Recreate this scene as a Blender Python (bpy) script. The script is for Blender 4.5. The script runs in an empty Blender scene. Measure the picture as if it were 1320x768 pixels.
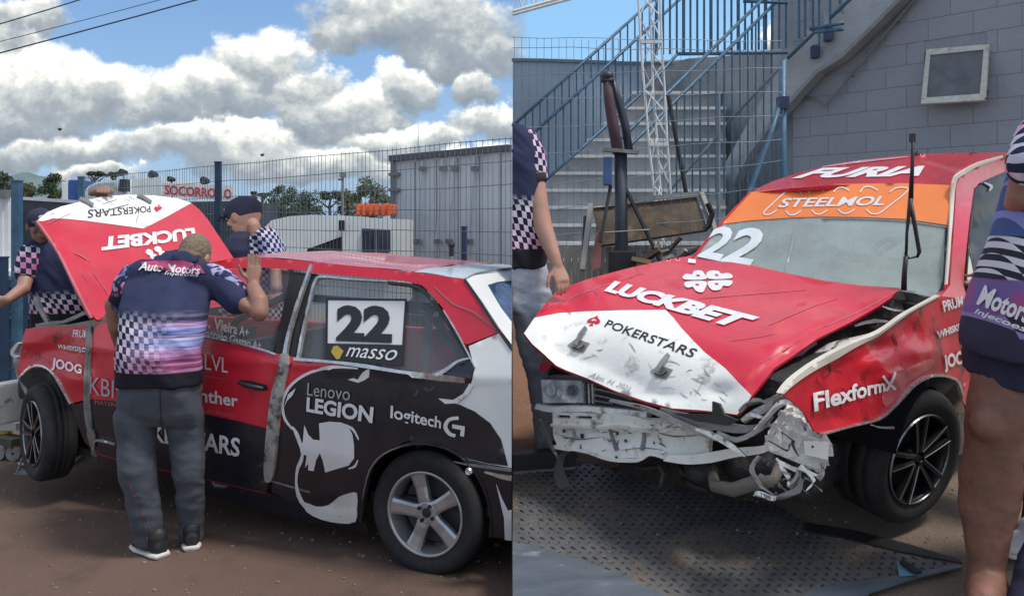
import bpy, bmesh, math, random
import numpy as np
from mathutils import Vector, Matrix, noise
from mathutils import geometry as mg
random.seed(7)
SC = bpy.context.scene
COL = SC.collection
# ------------------------------------------------------------------ camera, sky, sun, exposure
CAMZ = 1.62          # eye height above the left yard
F = 1100.0           # focal length in photo pixels (photo is 1320 wide)
HY = 290.0           # photo row of the horizon
cam_d = bpy.data.cameras.new('camera'); cam = bpy.data.objects.new('camera', cam_d); COL.objects.link(cam)
cam.location = (0, 0, CAMZ); cam.rotation_euler = (math.radians(90), 0, 0)
cam_d.sensor_width = 36; cam_d.lens = F/1320*36; cam_d.shift_y = -(384-HY)/1320
cam_d.clip_end = 6000; cam_d.clip_start = 0.05
SC.camera = cam
SC.view_settings.view_transform = 'Standard'; SC.view_settings.look = 'None'
SC.view_settings.exposure = 0.83; SC.view_settings.gamma = 1
SUN_EL, SUN_AZ = math.radians(64), math.radians(112)     # azimuth from +Y towards +X
world = bpy.data.worlds.new("World"); SC.world = world; world.use_nodes = True

class NT:
    """tiny helper to write node trees as expressions"""
    def __init__(s, nt): s.nt = nt
    def n(s, t, **kw):
        nd = s.nt.nodes.new(t)
        for k, v in kw.items(): setattr(nd, k, v)
        return nd
    def link(s, a, b): s.nt.links.new(a, b)
    def put(s, sock, v):
        if hasattr(v, 'is_linked') or isinstance(v, bpy.types.NodeSocket): s.nt.links.new(v, sock)
        else: sock.default_value = v
    def m(s, op, a, b=0.0, c=0.0, clamp=False):
        nd = s.n('ShaderNodeMath', operation=op); nd.use_clamp = clamp
        s.put(nd.inputs[0], a); s.put(nd.inputs[1], b); s.put(nd.inputs[2], c)
        return nd.outputs[0]
    def mix(s, f, a, b, mode='MIX'):
        nd = s.n('ShaderNodeMix', data_type='RGBA', blend_type=mode)
        s.put(nd.inputs[0], f)
        for i, v in ((6, a), (7, b)):
            if isinstance(v, (tuple, list)) and len(v) == 3: v = (*v, 1)
            s.put(nd.inputs[i], v)
        return nd.outputs[2]
    def mapr(s, v, a, b, c=0.0, d=1.0, smooth=False):
        nd = s.n('ShaderNodeMapRange'); nd.clamp = True
        if smooth: nd.interpolation_type = 'SMOOTHSTEP'
        s.put(nd.inputs[0], v); s.put(nd.inputs[1], a); s.put(nd.inputs[2], b); s.put(nd.inputs[3], c); s.put(nd.inputs[4], d)
        return nd.outputs[0]
    def noise(s, vec, scale, detail=3, rough=.5, dim='3D'):
        nd = s.n('ShaderNodeTexNoise', noise_dimensions=dim)
        if vec is not None: s.put(nd.inputs['Vector'], vec)
        nd.inputs['Scale'].default_value = scale; nd.inputs['Detail'].default_value = detail; nd.inputs['Roughness'].default_value = rough
        return nd.outputs[0]
    def vec(s, x, y, z):
        nd = s.n('ShaderNodeCombineXYZ'); s.put(nd.inputs[0], x); s.put(nd.inputs[1], y); s.put(nd.inputs[2], z); return nd.outputs[0]
    def sep(s, v):
        nd = s.n('ShaderNodeSeparateXYZ'); s.put(nd.inputs[0], v); return nd.outputs
    def ramp(s, f, stops, interp='LINEAR'):
        nd = s.n('ShaderNodeValToRGB'); nd.color_ramp.interpolation = interp
        e = nd.color_ramp.elements
        while len(e) < len(stops): e.new(0.5)
        for el, (p, c) in zip(e, stops): el.position = p; el.color = (*c, 1) if len(c) == 3 else c
        s.put(nd.inputs[0], f); return nd.outputs[0]

def build_world():
    T = NT(world.node_tree); nt = T.nt; nt.nodes.clear()
    sky = T.n('ShaderNodeTexSky', sky_type='NISHITA'); sky.sun_disc = False
    sky.sun_elevation = SUN_EL; sky.sun_rotation = SUN_AZ; sky.air_density = 1.0; sky.dust_density = 1.2; sky.ozone_density = 2.0
    tc = T.n('ShaderNodeTexCoord').outputs['Generated']
    x, y, z = T.sep(tc)[:3]
    ya = T.m('MAXIMUM', T.m('ABSOLUTE', y), 0.12)
    # tangent-plane coordinates of the sky straight ahead (and, mirrored, behind)
    u = T.m('DIVIDE', x, ya); v = T.m('DIVIDE', z, ya)
    uv = T.vec(u, v, 0.0)
    n1 = T.n('ShaderNodeTexNoise', noise_dimensions='3D'); T.put(n1.inputs['Vector'], uv); n1.inputs['Scale'].default_value = 7; n1.inputs['Detail'].default_value = 8; n1.inputs['Roughness'].default_value = .58
    nz = n1.outputs[0]
    wx = T.m('MULTIPLY', T.m('SUBTRACT', T.noise(T.vec(T.m('ADD', u, 5.3), v, 2.0), 16, 5, .6), .5), .10)
    wy = T.m('MULTIPLY', T.m('SUBTRACT', nz, .5), .12)
    uw = T.m('ADD', u, wx); vw = T.m('ADD', v, wy)
    blobs = [  # photo px centre x, y, radius x, y, brightness
        (20, 128, 130, 62, 1.0), (120, 112, 80, 46, 1.05), (215, 128, 90, 46, 1.0), (335, 78, 72, 52, 1.1), (280, 122, 105, 50, 1.0), (390, 120, 50, 34, .95),
        (30, 30, 66, 26, .8), (-60, 60, 110, 70, .9), (530, 32, 140, 52, .72), (600, 72, 90, 36, .62), (450, 50, 60, 30, .8),
        (525, 118, 48, 28, .95), (612, 112, 30, 34, .95), (655, 160, 80, 26, 1.0), (415, 150, 70, 34, .85), (470, 142, 60, 30, .9),
        (290, 186, 170, 32, 1.08), (400, 205, 130, 26, 1.0), (110, 192, 80, 30, .95), (20, 200, 60, 26, .85), (125, 222, 60, 16, 1.15), (520, 178, 90, 24, 1.0), (590, 215, 150, 26, 1.0),
        (1003, 45, 22, 30, 1.1)]
    field = None; shade = None
    for (bx, by, rx, ry, br) in blobs:
        cu, cv = (bx-660)/F, (HY-by)/F; ru, rv = rx/F, ry/F
        du = T.m('MULTIPLY', T.m('SUBTRACT', uw, cu), 1/ru); dv = T.m('MULTIPLY', T.m('SUBTRACT', vw, cv), 1/rv)
        f = T.m('SUBTRACT', 1.0, T.m('ADD', T.m('MULTIPLY', du, du), T.m('MULTIPLY', dv, dv)))
        s = T.m('MULTIPLY', T.m('MULTIPLY_ADD', dv, .50, .52), br)
        if field is None: field, shade = f, s
        else:
            g = T.mapr(T.m('SUBTRACT', f, field), -.35, .35, 0, 1)
            mx = T.n('ShaderNodeMix', data_type='FLOAT'); T.put(mx.inputs[0], g); T.put(mx.inputs[2], shade); T.put(mx.inputs[3], s)
            shade = mx.outputs[0]; field = T.m('MAXIMUM', field, f)
    fine = T.noise(T.vec(u, T.m('MULTIPLY', v, 1.2), 0.3), 26, 7, .62)
    dens = T.m('ADD', field, T.m('MULTIPLY', T.m('SUBTRACT', fine, .5), 1.5))
    cover = T.m('MULTIPLY', T.mapr(dens, -.34, .46, 0, 1, True), T.m('MAXIMUM', T.mapr(u, -.004, .03, 1, 0, True), T.mapr(u, .2, .25, 0, 1, True)))
    # elsewhere: scattered cloud of the same kind
    pz = T.m('MAXIMUM', z, .08)
    gen = T.noise(T.vec(T.m('DIVIDE', x, pz), T.m('DIVIDE', y, pz), 0.0), .8, 7, .6)
    gcover = T.mapr(gen, .42, .62, 0, .95, True)
    inL = T.m('MULTIPLY', T.m('MULTIPLY', T.mapr(u, .0, .02, 1, 0), T.mapr(y, .1, .2, 0, 1)), T.m('MULTIPLY', T.mapr(v, .45, .7, 1, 0), T.mapr(u, -1.1, -.8, 0, 1)))
    inR = T.m('MULTIPLY', T.m('MULTIPLY', T.mapr(u, .0, .02, 0, 1), T.mapr(y, .1, .2, 0, 1)), T.m('MULTIPLY', T.mapr(v, .45, .7, 1, 0), T.mapr(u, .8, 1.1, 1, 0)))
    inn = T.m('ADD', inL, inR)
    mxc = T.n('ShaderNodeMix', data_type='FLOAT'); T.put(mxc.inputs[0], inn); T.put(mxc.inputs[2], gcover); T.put(mxc.inputs[3], cover)
    cov = mxc.outputs[0]
    sh = T.m('ADD', shade, T.m('MULTIPLY', T.m('SUBTRACT', fine, .5), .9))
    sh = T.m('ADD', sh, T.m('MULTIPLY', T.m('SUBTRACT', T.noise(T.vec(u, v, 4.4), 60, 5, .6), .5), .35))
    mxs = T.n('ShaderNodeMix', data_type='FLOAT'); T.put(mxs.inputs[0], inn); T.put(mxs.inputs[2], T.m('ADD', .62, T.m('MULTIPLY', T.m('SUBTRACT', gen, .5), .8))); T.put(mxs.inputs[3], sh); sh = mxs.outputs[0]
    ccol = T.ramp(sh, [(0.0, (1.5, 1.8, 2.15)), (.35, (2.3, 2.6, 2.9)), (.58, (4.2, 4.4, 4.3)), (.86, (8.0, 7.9, 7.1))])
    # slightly hazy paler blue low down and over the right-hand yard
    skc = T.mix(T.mapr(v, .0, .26, .45, .0), sky.outputs[0], (2.8, 4.2, 5.8))
    skc = T.mix(T.m('MULTIPLY', inR, .62), skc, (1.7, 3.7, 5.9))
    skc = T.mix(T.m('MULTIPLY', inL, .45), skc, (.62, 1.7, 3.7))
    col = T.mix(T.m('MULTIPLY', cov, T.mapr(z, -.02, .02, 0, 1)), skc, ccol)
    bg = T.n('ShaderNodeBackground'); T.put(bg.inputs[0], col); bg.inputs[1].default_value = 0.100
    out = T.n('ShaderNodeOutputWorld'); T.link(bg.outputs[0], out.inputs[0])
build_world()
sun_d = bpy.data.lights.new('sun', 'SUN'); sun = bpy.data.objects.new('sun', sun_d); COL.objects.link(sun)
sun_d.energy = 1.5; sun_d.angle = math.radians(12); sun_d.color = (1, .95, .87)
sd = Vector((math.sin(SUN_AZ)*math.cos(SUN_EL), math.cos(SUN_AZ)*math.cos(SUN_EL), math.sin(SUN_EL)))
sun.rotation_euler = sd.to_track_quat('Z', 'Y').to_euler()

# ------------------------------------------------------------------ geometry helpers
V = Vector
def W(px, py, Y):
    """a world point at distance Y seen at a photo pixel"""
    return V(((px-660)/F*Y, Y, CAMZ-(py-HY)/F*Y))
ORG = {}
def tag(o, label=None, cat=None, group=None, kind=None):
    if label: o['label'] = label
    if cat: o['category'] = cat
    if group: o['group'] = group
    if kind: o['kind'] = kind
    return o
def thing(name, loc, label, cat, group=None):
    o = bpy.data.objects.new(name, None); COL.objects.link(o); o.location = loc; o.empty_display_size = .1
    ORG[o.name] = V(loc); return tag(o, label, cat, group)
def mesh_obj(name, verts, faces, mat, parent=None, smooth=False, loc=None, mats=None, fm=None, smooth_list=None):
    """verts in WORLD coordinates"""
    if parent is not None: o0 = ORG[parent.name]
    elif loc is not None: o0 = V(loc)
    else:
        a = np.array(verts, dtype=float); o0 = V((float(a[:, 0].mean()), float(a[:, 1].mean()), float(a[:, 2].min())))
    me = bpy.data.meshes.new(name)
    me.from_pydata([(v[0]-o0.x, v[1]-o0.y, v[2]-o0.z) for v in verts], [], faces)
    if mats:
        for m in mats: me.materials.append(m)
        me.polygons.foreach_set('material_index', fm)
    else: me.materials.append(mat)
    if smooth_list is not None: me.polygons.foreach_set('use_smooth', smooth_list)
    elif smooth: me.polygons.foreach_set('use_smooth', [True]*len(me.polygons))
    me.update()
    o = bpy.data.objects.new(name, me); COL.objects.link(o)
    if parent is not None: o.parent = parent
    else: o.location = o0
    ORG[o.name] = o0
    return o
def bm_obj(name, bm, mat, parent=None, smooth=False, loc=None):
    bm.verts.index_update()
    vs = [v.co.copy() for v in bm.verts]; fs = [[v.index for v in f.verts] for f in bm.faces]; bm.free()
    return mesh_obj(name, vs, fs, mat, parent, smooth, loc)

class MB:
    """collects simple solids in world coordinates, links them as one mesh"""
    def __init__(s): s.v = []; s.f = []
    def add(s, vs, fs):
        b = len(s.v); s.v += [V(v) for v in vs]; s.f += [[i+b for i in f] for f in fs]
    def box(s, c, sx, sy, sz, ax=None, bev=0):
        """c centre, half sizes; ax=(X,Y,Z) axes"""
        X, Y, Z = ax if ax else (V((1, 0, 0)), V((0, 1, 0)), V((0, 0, 1)))
        c = V(c); b = min(bev, sx*.9, sy*.9, sz*.9)
        if b <= 0:
            vs = [c+X*(sx*i)+Y*(sy*j)+Z*(sz*k) for i in (-1, 1) for j in (-1, 1) for k in (-1, 1)]
            s.add(vs, [(0, 1, 3, 2), (4, 6, 7, 5), (0, 4, 5, 1), (2, 3, 7, 6), (0, 2, 6, 4), (1, 5, 7, 3)])
        else:
            bm = bmesh.new(); r = bmesh.ops.create_cube(bm, size=2)
            for v in bm.verts: v.co = V((v.co.x*sx, v.co.y*sy, v.co.z*sz))
            bmesh.ops.bevel(bm, geom=list(bm.edges), offset=b, segments=2, affect='EDGES', profile=.6)
            bm.verts.index_update()
            s.add([c+X*v.co.x+Y*v.co.y+Z*v.co.z for v in bm.verts], [[v.index for v in f.verts] for f in bm.faces]); bm.free()
    def tube(s, pts, r, seg=8, cap=True):
        pts = [V(p) for p in pts]; n = len(pts); rs = r if isinstance(r, (list, tuple)) else [r]*n
        base = len(s.v); prev = None
        for i, p in enumerate(pts):
            t = (pts[min(i+1, n-1)]-pts[max(i-1, 0)]).normalized()
            if prev is None:
                a = V((0, 0, 1)) if abs(t.z) < .9 else V((1, 0, 0)); u = t.cross(a).normalized()
            else: u = (prev-t*prev.dot(t)).normalized()
            prev = u; w = t.cross(u)
            for k in range(seg):
                an = 2*math.pi*k/seg; s.v.append(p+(u*math.cos(an)+w*math.sin(an))*rs[i])
        for i in range(n-1):
            for k in range(seg):
                a = base+i*seg+k; b = base+i*seg+(k+1) % seg; s.f.append([a, b, b+seg, a+seg])
        if cap: s.f.append([base+k for k in range(seg)][::-1]); s.f.append([base+(n-1)*seg+k for k in range(seg)])
    def rod(s, a, b, r, seg=6): s.tube([a, b], r, seg)
    def bar(s, a, b, w, h, up=(0, 0, 1)):
        a, b = V(a), V(b); X = (b-a); L = X.length; X.normalize(); up = V(up)
        Y = up.cross(X)
        if Y.length < 1e-3: Y = V((1, 0, 0)).cross(X)
        Y.normalize(); Z = X.cross(Y); s.box((a+b)/2, L/2, w/2, h/2, (X, Y, Z))
    def prism(s, poly, a):
        """poly: list of world points (planar), extruded by vector a"""
        n = len(poly); a = V(a)
        tri = mg.tessellate_polygon([[V(p) for p in poly]])
        vs = [V(p) for p in poly]+[V(p)+a for p in poly]
        fs = [list(t) for t in tri]+[[i+n for i in t][::-1] for t in tri]
        fs += [[i, (i+1) % n, (i+1) % n+n, i+n] for i in range(n)]
        s.add(vs, fs)
    def lathe(s, c, axis, ref, prof, seg=48, close=False):
        """prof: (radius, offset along axis)"""
        axis = V(axis).normalized(); u = (V(ref)-axis*V(ref).dot(axis)).normalized(); w = axis.cross(u); c = V(c)
        base = len(s.v); m = len(prof)
        for k in range(seg):
            an = 2*math.pi*k/seg; d = u*math.cos(an)+w*math.sin(an)
            for r, h in prof: s.v.append(c+d*r+axis*h)
        mm = m if close else m-1
        for k in range(seg):
            for j in range(mm):
                a = base+k*m+j; b = base+((k+1) % seg)*m+j; a2 = base+k*m+(j+1) % m; b2 = base+((k+1) % seg)*m+(j+1) % m
                s.f.append([a, b, b2, a2])
    def ball(s, c, rx, ry=None, rz=None, ax=None, seg=12, rings=8):
        ry = ry or rx; rz = rz or rx; X, Y, Z = ax if ax else (V((1, 0, 0)), V((0, 1, 0)), V((0, 0, 1))); c = V(c)
        base = len(s.v)
        s.v.append(c+Z*rz)
        for i in range(1, rings):
            th = math.pi*i/rings
            for k in range(seg):
                ph = 2*math.pi*k/seg
                s.v.append(c+X*(rx*math.sin(th)*math.cos(ph))+Y*(ry*math.sin(th)*math.sin(ph))+Z*(rz*math.cos(th)))
        s.v.append(c-Z*rz); e = len(s.v)-1
        for k in range(seg):
            s.f.append([base, base+1+k, base+1+(k+1) % seg]); s.f.append([e, e-seg+(k+1) % seg, e-seg+k])
        for i in range(rings-2):
            for k in range(seg):
                a = base+1+i*seg+k; b = base+1+i*seg+(k+1) % seg; s.f.append([a, a+seg, b+seg, b])
    def loft(s, rings, seg=20, p=2.3):
        """rings: (centre, half-width vector, half-depth vector) closed solid"""
        base = len(s.v); n = len(rings)
        for c, a, b in rings:
            c, a, b = V(c), V(a), V(b)
            for k in range(seg):
                an = 2*math.pi*k/seg; ca, sa = math.cos(an), math.sin(an)
                s.v.append(c+a*(math.copysign(abs(ca)**(2/p), ca))+b*(math.copysign(abs(sa)**(2/p), sa)))
        for i in range(n-1):
            for k in range(seg):
                a = base+i*seg+k; b = base+i*seg+(k+1) % seg; s.f.append([a, b, b+seg, a+seg])
        s.f.append([base+k for k in range(seg)][::-1]); s.f.append([base+(n-1)*seg+k for k in range(seg)])
    def limb(s, pts, rs, seg=12):
        """rounded tapered chain"""
        s.tube(pts, rs, seg)
        for p, r in zip(pts, rs): s.ball(p, r*.995, seg=seg, rings=max(6, seg//2))
    def build(s, name, mat, parent=None, smooth=False, loc=None): return mesh_obj(name, s.v, s.f, mat, parent, smooth, loc)
    def remesh(s, name, mat, parent=None, voxel=.01, smooth=4, disp=None, loc=None):
        me = bpy.data.meshes.new('tmp'); me.from_pydata(s.v, [], s.f); ob = bpy.data.objects.new('tmp', me); COL.objects.link(ob)
        bm = bmesh.new(); bm.from_mesh(me); bmesh.ops.recalc_face_normals(bm, faces=bm.faces); bm.to_mesh(me); bm.free()
        md = ob.modifiers.new('r', 'REMESH'); md.mode = 'VOXEL'; md.voxel_size = voxel
        if smooth:
            m2 = ob.modifiers.new('s', 'SMOOTH'); m2.factor = .5; m2.iterations = smooth
        dg = bpy.context.evaluated_depsgraph_get(); ev = ob.evaluated_get(dg); m = ev.to_mesh()
        nv = len(m.vertices); co = np.empty(nv*3); m.vertices.foreach_get('co', co); co = co.reshape(-1, 3)
        if disp:
            no = np.empty(nv*3); m.vertices.foreach_get('normal', no); no = no.reshape(-1, 3)
            co = co+no*np.array([disp(V(c)) for c in co])[:, None]
        fs = [list(p.vertices) for p in m.polygons]
        ev.to_mesh_clear(); bpy.data.objects.remove(ob); bpy.data.meshes.remove(me)
        return mesh_obj(name, co, fs, mat, parent, True, loc)

class Surf:
    """a surface of the place given by measured points: its inverse distance is smooth over the view"""
    def __init__(s, samples, rbf=True, bump=None):
        P = []
        for q in samples:
            if isinstance(q, V): P.append((660+F*q.x/q.y, HY-F*(q.z-CAMZ)/q.y, q.y))
            else: P.append(q)
        P = np.array(P, float); A = np.c_[np.ones(len(P)), (P[:, 0]-900)/500, (P[:, 1]-384)/500]; b = 1/P[:, 2]
        s.k = np.linalg.lstsq(A, b, rcond=None)[0]; s.c = None; s.bump = bump
        if rbf and len(P) > 3:
            r = b-A@s.k; D = np.hypot(P[:, 0][:, None]-P[:, 0], P[:, 1][:, None]-P[:, 1])
            s.L = 90.; K = np.exp(-(D/s.L)**2); s.c = np.linalg.lstsq(K+np.eye(len(P))*1e-3, r, rcond=None)[0]; s.P = P
    def depth(s, q):
        x = (q[:, 0]-900)/500; y = (q[:, 1]-384)/500; d = s.k[0]+s.k[1]*x+s.k[2]*y
        if s.c is not None:
            D = (q[:, 0][:, None]-s.P[:, 0])**2+(q[:, 1][:, None]-s.P[:, 1])**2; d = d+np.exp(-D/s.L**2)@s.c
        Y = 1/d
        if s.bump is not None: Y = Y+s.bump(q[:, 0], q[:, 1])
        return Y
    def pts(s, q):
        q = np.asarray(q, float); Y = s.depth(q)
        return np.c_[(q[:, 0]-660)/F*Y, Y, CAMZ-(q[:, 1]-HY)/F*Y]
    def at(s, px, py, off=0):
        P = s.pts([(px, py)])[0]
        if off: P = P+s.nrm([(px, py)])[0]*off
        return V(P)
    def nrm(s, q):
        q = np.asarray(q, float); e = .8
        a = s.pts(q+[e, 0])-s.pts(q-[e, 0]); b = s.pts(q+[0, e])-s.pts(q-[0, e])
        n = np.cross(a, b); n /= np.linalg.norm(n, axis=1)[:, None]+1e-12
        P = s.pts(q)-[0, 0, CAMZ]; sg = np.sign((n*P).sum(1)); n = -n*sg[:, None]     # towards the viewer side
        return n
class Side(Surf):
    """vertical car flank: plane n.P=c that leans in above the belt line"""
    def __init__(s, P0, n, tum, bump=None):
        s.n = np.array([n[0], n[1], 0.]); s.c0 = float(s.n@np.array([P0[0], P0[1], 0])); s.tum = tum; s.bump = bump
    def depth(s, q):
        d = np.c_[(q[:, 0]-660)/F, np.ones(len(q)), (HY-q[:, 1])/F]; den = d@s.n; t = s.c0/den
        for _ in range(4): t = (s.c0-s.tum(CAMZ+t*d[:, 2]))/den
        if s.bump is not None: t = t+s.bump(q[:, 0], q[:, 1])
        return t

def catmull(poly, closed=True, n=4):
    out = []; N = len(poly); rng = range(N) if closed else range(N-1)
    for i in rng:
        g = (lambda k: poly[k % N]) if closed else (lambda k: poly[max(0, min(N-1, k))])
        p0, p1, p2, p3 = [np.array(g(i+d), float) for d in (-1, 0, 1, 2)]
        for k in range(n):
            t = k/n; out.append(tuple(.5*((2*p1)+(-p0+p2)*t+(2*p0-5*p1+4*p2-p3)*t*t+(-p0+3*p1-3*p2+p3)*t**3)))
    if not closed: out.append(tuple(poly[-1]))
    return out
def inpoly(P, poly):
    poly = np.array(poly); x, y = P[:, 0], P[:, 1]; r = np.zeros(len(P), bool)
    x1, y1 = poly[:, 0], poly[:, 1]; x2, y2 = np.roll(x1, -1), np.roll(y1, -1)
    for a, b, c, d in zip(x1, y1, x2, y2):
        if b == d: continue
        k = ((b > y) != (d > y)) & (x < (c-a)*(y-b)/(d-b)+a); r ^= k
    return r
def dens(poly, step):
    out = []; N = len(poly)
    for i in range(N):
        a, b = np.array(poly[i], float), np.array(poly[(i+1) % N], float); n = max(1, int(math.ceil(np.hypot(*(b-a))/step)))
        out += [tuple(a+(b-a)*k/n) for k in range(n)]
    return out
def tess(poly, holes, step):
    loops = [dens(p, step) for p in [poly]+list(holes)]
    pts = []; edges = []
    for L in loops:
        b = len(pts); pts += L; edges += [(b+i, b+(i+1) % len(L)) for i in range(len(L))]
    B = np.array(pts); x0, y0 = B.min(0); x1, y1 = B.max(0)
    gx = np.arange(x0+step/2, x1, step); gy = np.arange(y0+step/2, y1, step*.866)
    if len(gx) and len(gy):
        X, Y = np.meshgrid(gx, gy); X = X+(np.arange(len(gy)) % 2)[:, None]*step*.5
        G = np.c_[X.ravel(), Y.ravel()]; k = inpoly(G, poly)
        for h in holes: k &= ~inpoly(G, h)
        G = G[k]
        if len(G):
            D = np.sqrt(((G[:, None, :]-B[None])**2).sum(2)).min(1); G = G[D > step*.45]
            pts += [tuple(g) for g in G]
    r = mg.delaunay_2d_cdt([V(p) for p in pts], edges, [], 0, 1e-4)
    vs = np.array([tuple(v) for v in r[0]]); fs = np.array([list(f) for f in r[2] if len(f) == 3])
    c = vs[fs].mean(1); k = inpoly(c, poly)
    for h in holes: k &= ~inpoly(c, h)
    fs = fs[k]
    a = vs[fs]; ar = (a[:, 1, 0]-a[:, 0, 0])*(a[:, 2, 1]-a[:, 0, 1])-(a[:, 2, 0]-a[:, 0, 0])*(a[:, 1, 1]-a[:, 0, 1])
    fs = fs[abs(ar) > 1e-6]; ar = ar[abs(ar) > 1e-6]; fs[ar > 0] = fs[ar > 0][:, ::-1]
    return vs, fs
def patch(name, poly, surf, mat, parent=None, step=8, holes=(), off=0, thick=.003, curve=0, smooth=True, loc=None):
    if curve: poly = catmull(poly, True, curve)
    holes = [catmull(h, True, curve) if curve else h for h in holes]
    vs, fs = tess(poly, holes, step)
    P = surf.pts(vs); N = surf.nrm(vs); Fv = P+N*off; n = len(vs); fs = fs.tolist()
    verts = Fv.tolist(); faces = list(fs); sm = [smooth]*len(fs)
    if thick:
        Bv = P+N*(off-thick); verts += Bv.tolist(); faces += [[i+n for i in f][::-1] for f in fs]; sm += [smooth]*len(fs)
        cnt = {}
        for f in fs:
            for i in range(3):
                a, b = f[i], f[(i+1) % 3]; cnt[(a, b)] = 1
        bd = [(a, b) for (a, b) in cnt if (b, a) not in cnt]
        for a, b in bd:
            k = len(verts); verts += [verts[a], verts[b], verts[b+n], verts[a+n]]; faces.append([k+3, k+2, k+1, k]); sm.append(False)
    return mesh_obj(name, verts, faces, mat, parent, smooth_list=sm, loc=loc)
def homog(quad):
    """unit square (u right, v down) -> quad TL,TR,BR,BL"""
    A = []; b = []
    for (u, v), (x, y) in zip(((0, 0), (1, 0), (1, 1), (0, 1)), quad):
        A.append([u, v, 1, 0, 0, 0, -u*x, -v*x]); b.append(x); A.append([0, 0, 0, u, v, 1, -u*y, -v*y]); b.append(y)
    h = np.linalg.solve(np.array(A, float), np.array(b, float)); H = np.append(h, 1).reshape(3, 3)
    def f(P):
        q = np.c_[P, np.ones(len(P))]@H.T; return q[:, :2]/q[:, 2:]
    return f
def text_mesh(s, bold=0, shear=0):
    cu = bpy.data.curves.new('t', 'FONT'); cu.body = s; cu.offset = bold; cu.shear = shear; cu.resolution_u = 3
    ob = bpy.data.objects.new('t', cu); COL.objects.link(ob); dg = bpy.context.evaluated_depsgraph_get()
    me = ob.evaluated_get(dg).to_mesh(); vs = np.array([(v.co.x, v.co.y) for v in me.vertices]); fs = [list(p.vertices) for p in me.polygons]
    ob.evaluated_get(dg).to_mesh_clear(); bpy.data.objects.remove(ob); bpy.data.curves.remove(cu)
    return vs, fs
def flatmap(vs, fs, f, step):
    """cut a 2-D mesh on a pixel grid after mapping it with f"""
    q = f(vs); bm = bmesh.new(); bv = [bm.verts.new((x, y, 0)) for x, y in q]
    for t in fs:
        try: bm.faces.new([bv[i] for i in t])
        except ValueError: pass
    if step:
        x0, y0 = q.min(0); x1, y1 = q.max(0)
        for ax, a, b in ((0, x0, x1), (1, y0, y1)):
            c = a+step
            while c < b:
                co = [0, 0, 0]; no = [0, 0, 0]; co[ax] = c; no[ax] = 1
                bmesh.ops.bisect_plane(bm, geom=list(bm.verts)+list(bm.edges)+list(bm.faces), plane_co=co, plane_no=no); c += step
    bm.verts.index_update(); V2 = np.array([(v.co.x, v.co.y) for v in bm.verts]); F2 = [[v.index for v in g.verts] for g in bm.faces]; bm.free()
    return V2, F2
def lettering(s, quad, surf, mat, parent, off=.004, bold=0, shear=0, step=10, name='lettering', box=None):
    vs, fs = text_mesh(s, bold, shear)
    lo, hi = (vs.min(0), vs.max(0))
    uv = (vs-lo)/(hi-lo); uv[:, 1] = 1-uv[:, 1]
    q, f2 = flatmap(uv, fs, homog(quad), step)
    P = surf.pts(q)+surf.nrm(q)*off
    return mesh_obj(name, P.tolist(), f2, mat, parent)
def px_line(name, pts, w, surf, mat, parent, off=.004, thick=.004, curve=3, step=8):
    """a band of pixel width w along a pixel path, on a surface"""
    if curve and len(pts) > 2: pts = catmull(pts, False, curve)
    P = np.array(pts, float); n = len(P); ws = w if isinstance(w, (list, tuple)) else [w]*n
    if len(ws) != n: ws = np.interp(np.linspace(0, 1, n), np.linspace(0, 1, len(ws)), ws)
    T = np.gradient(P, axis=0); T /= np.linalg.norm(T, axis=1)[:, None]; N = np.c_[-T[:, 1], T[:, 0]]*np.array(ws)[:, None]/2
    poly = [tuple(p) for p in P+N]+[tuple(p) for p in (P-N)[::-1]]
    return patch(name, poly, surf, mat, parent, step, off=off, thick=thick)

def trim_at_yard_edge(o, side):
    """the two yards meet at x=0: drop what would stick out of its own yard (side -1: left yard, 1: right yard)"""
    if o.type != 'MESH' or not len(o.data.vertices): return o
    ox = ORG[o.name].x; xs = [v.co.x+ox for v in o.data.vertices]
    if side < 0 and max(xs) < -.001 or side > 0 and min(xs) > .001: return o
    bm = bmesh.new(); bm.from_mesh(o.data)
    bmesh.ops.bisect_plane(bm, geom=list(bm.verts)+list(bm.edges)+list(bm.faces), plane_co=(side*.002-ox, 0, 0), plane_no=(-side, 0, 0), clear_outer=True)
    ed = [e for e in bm.edges if e.is_boundary and all(abs(v.co.x+ox-side*.002) < 1e-4 for v in e.verts)]
    if ed: bmesh.ops.holes_fill(bm, edges=ed, sides=0)
    if not len(bm.verts): bm.free(); bpy.data.objects.remove(o); return None
    bm.to_mesh(o.data); bm.free(); return o
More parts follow.
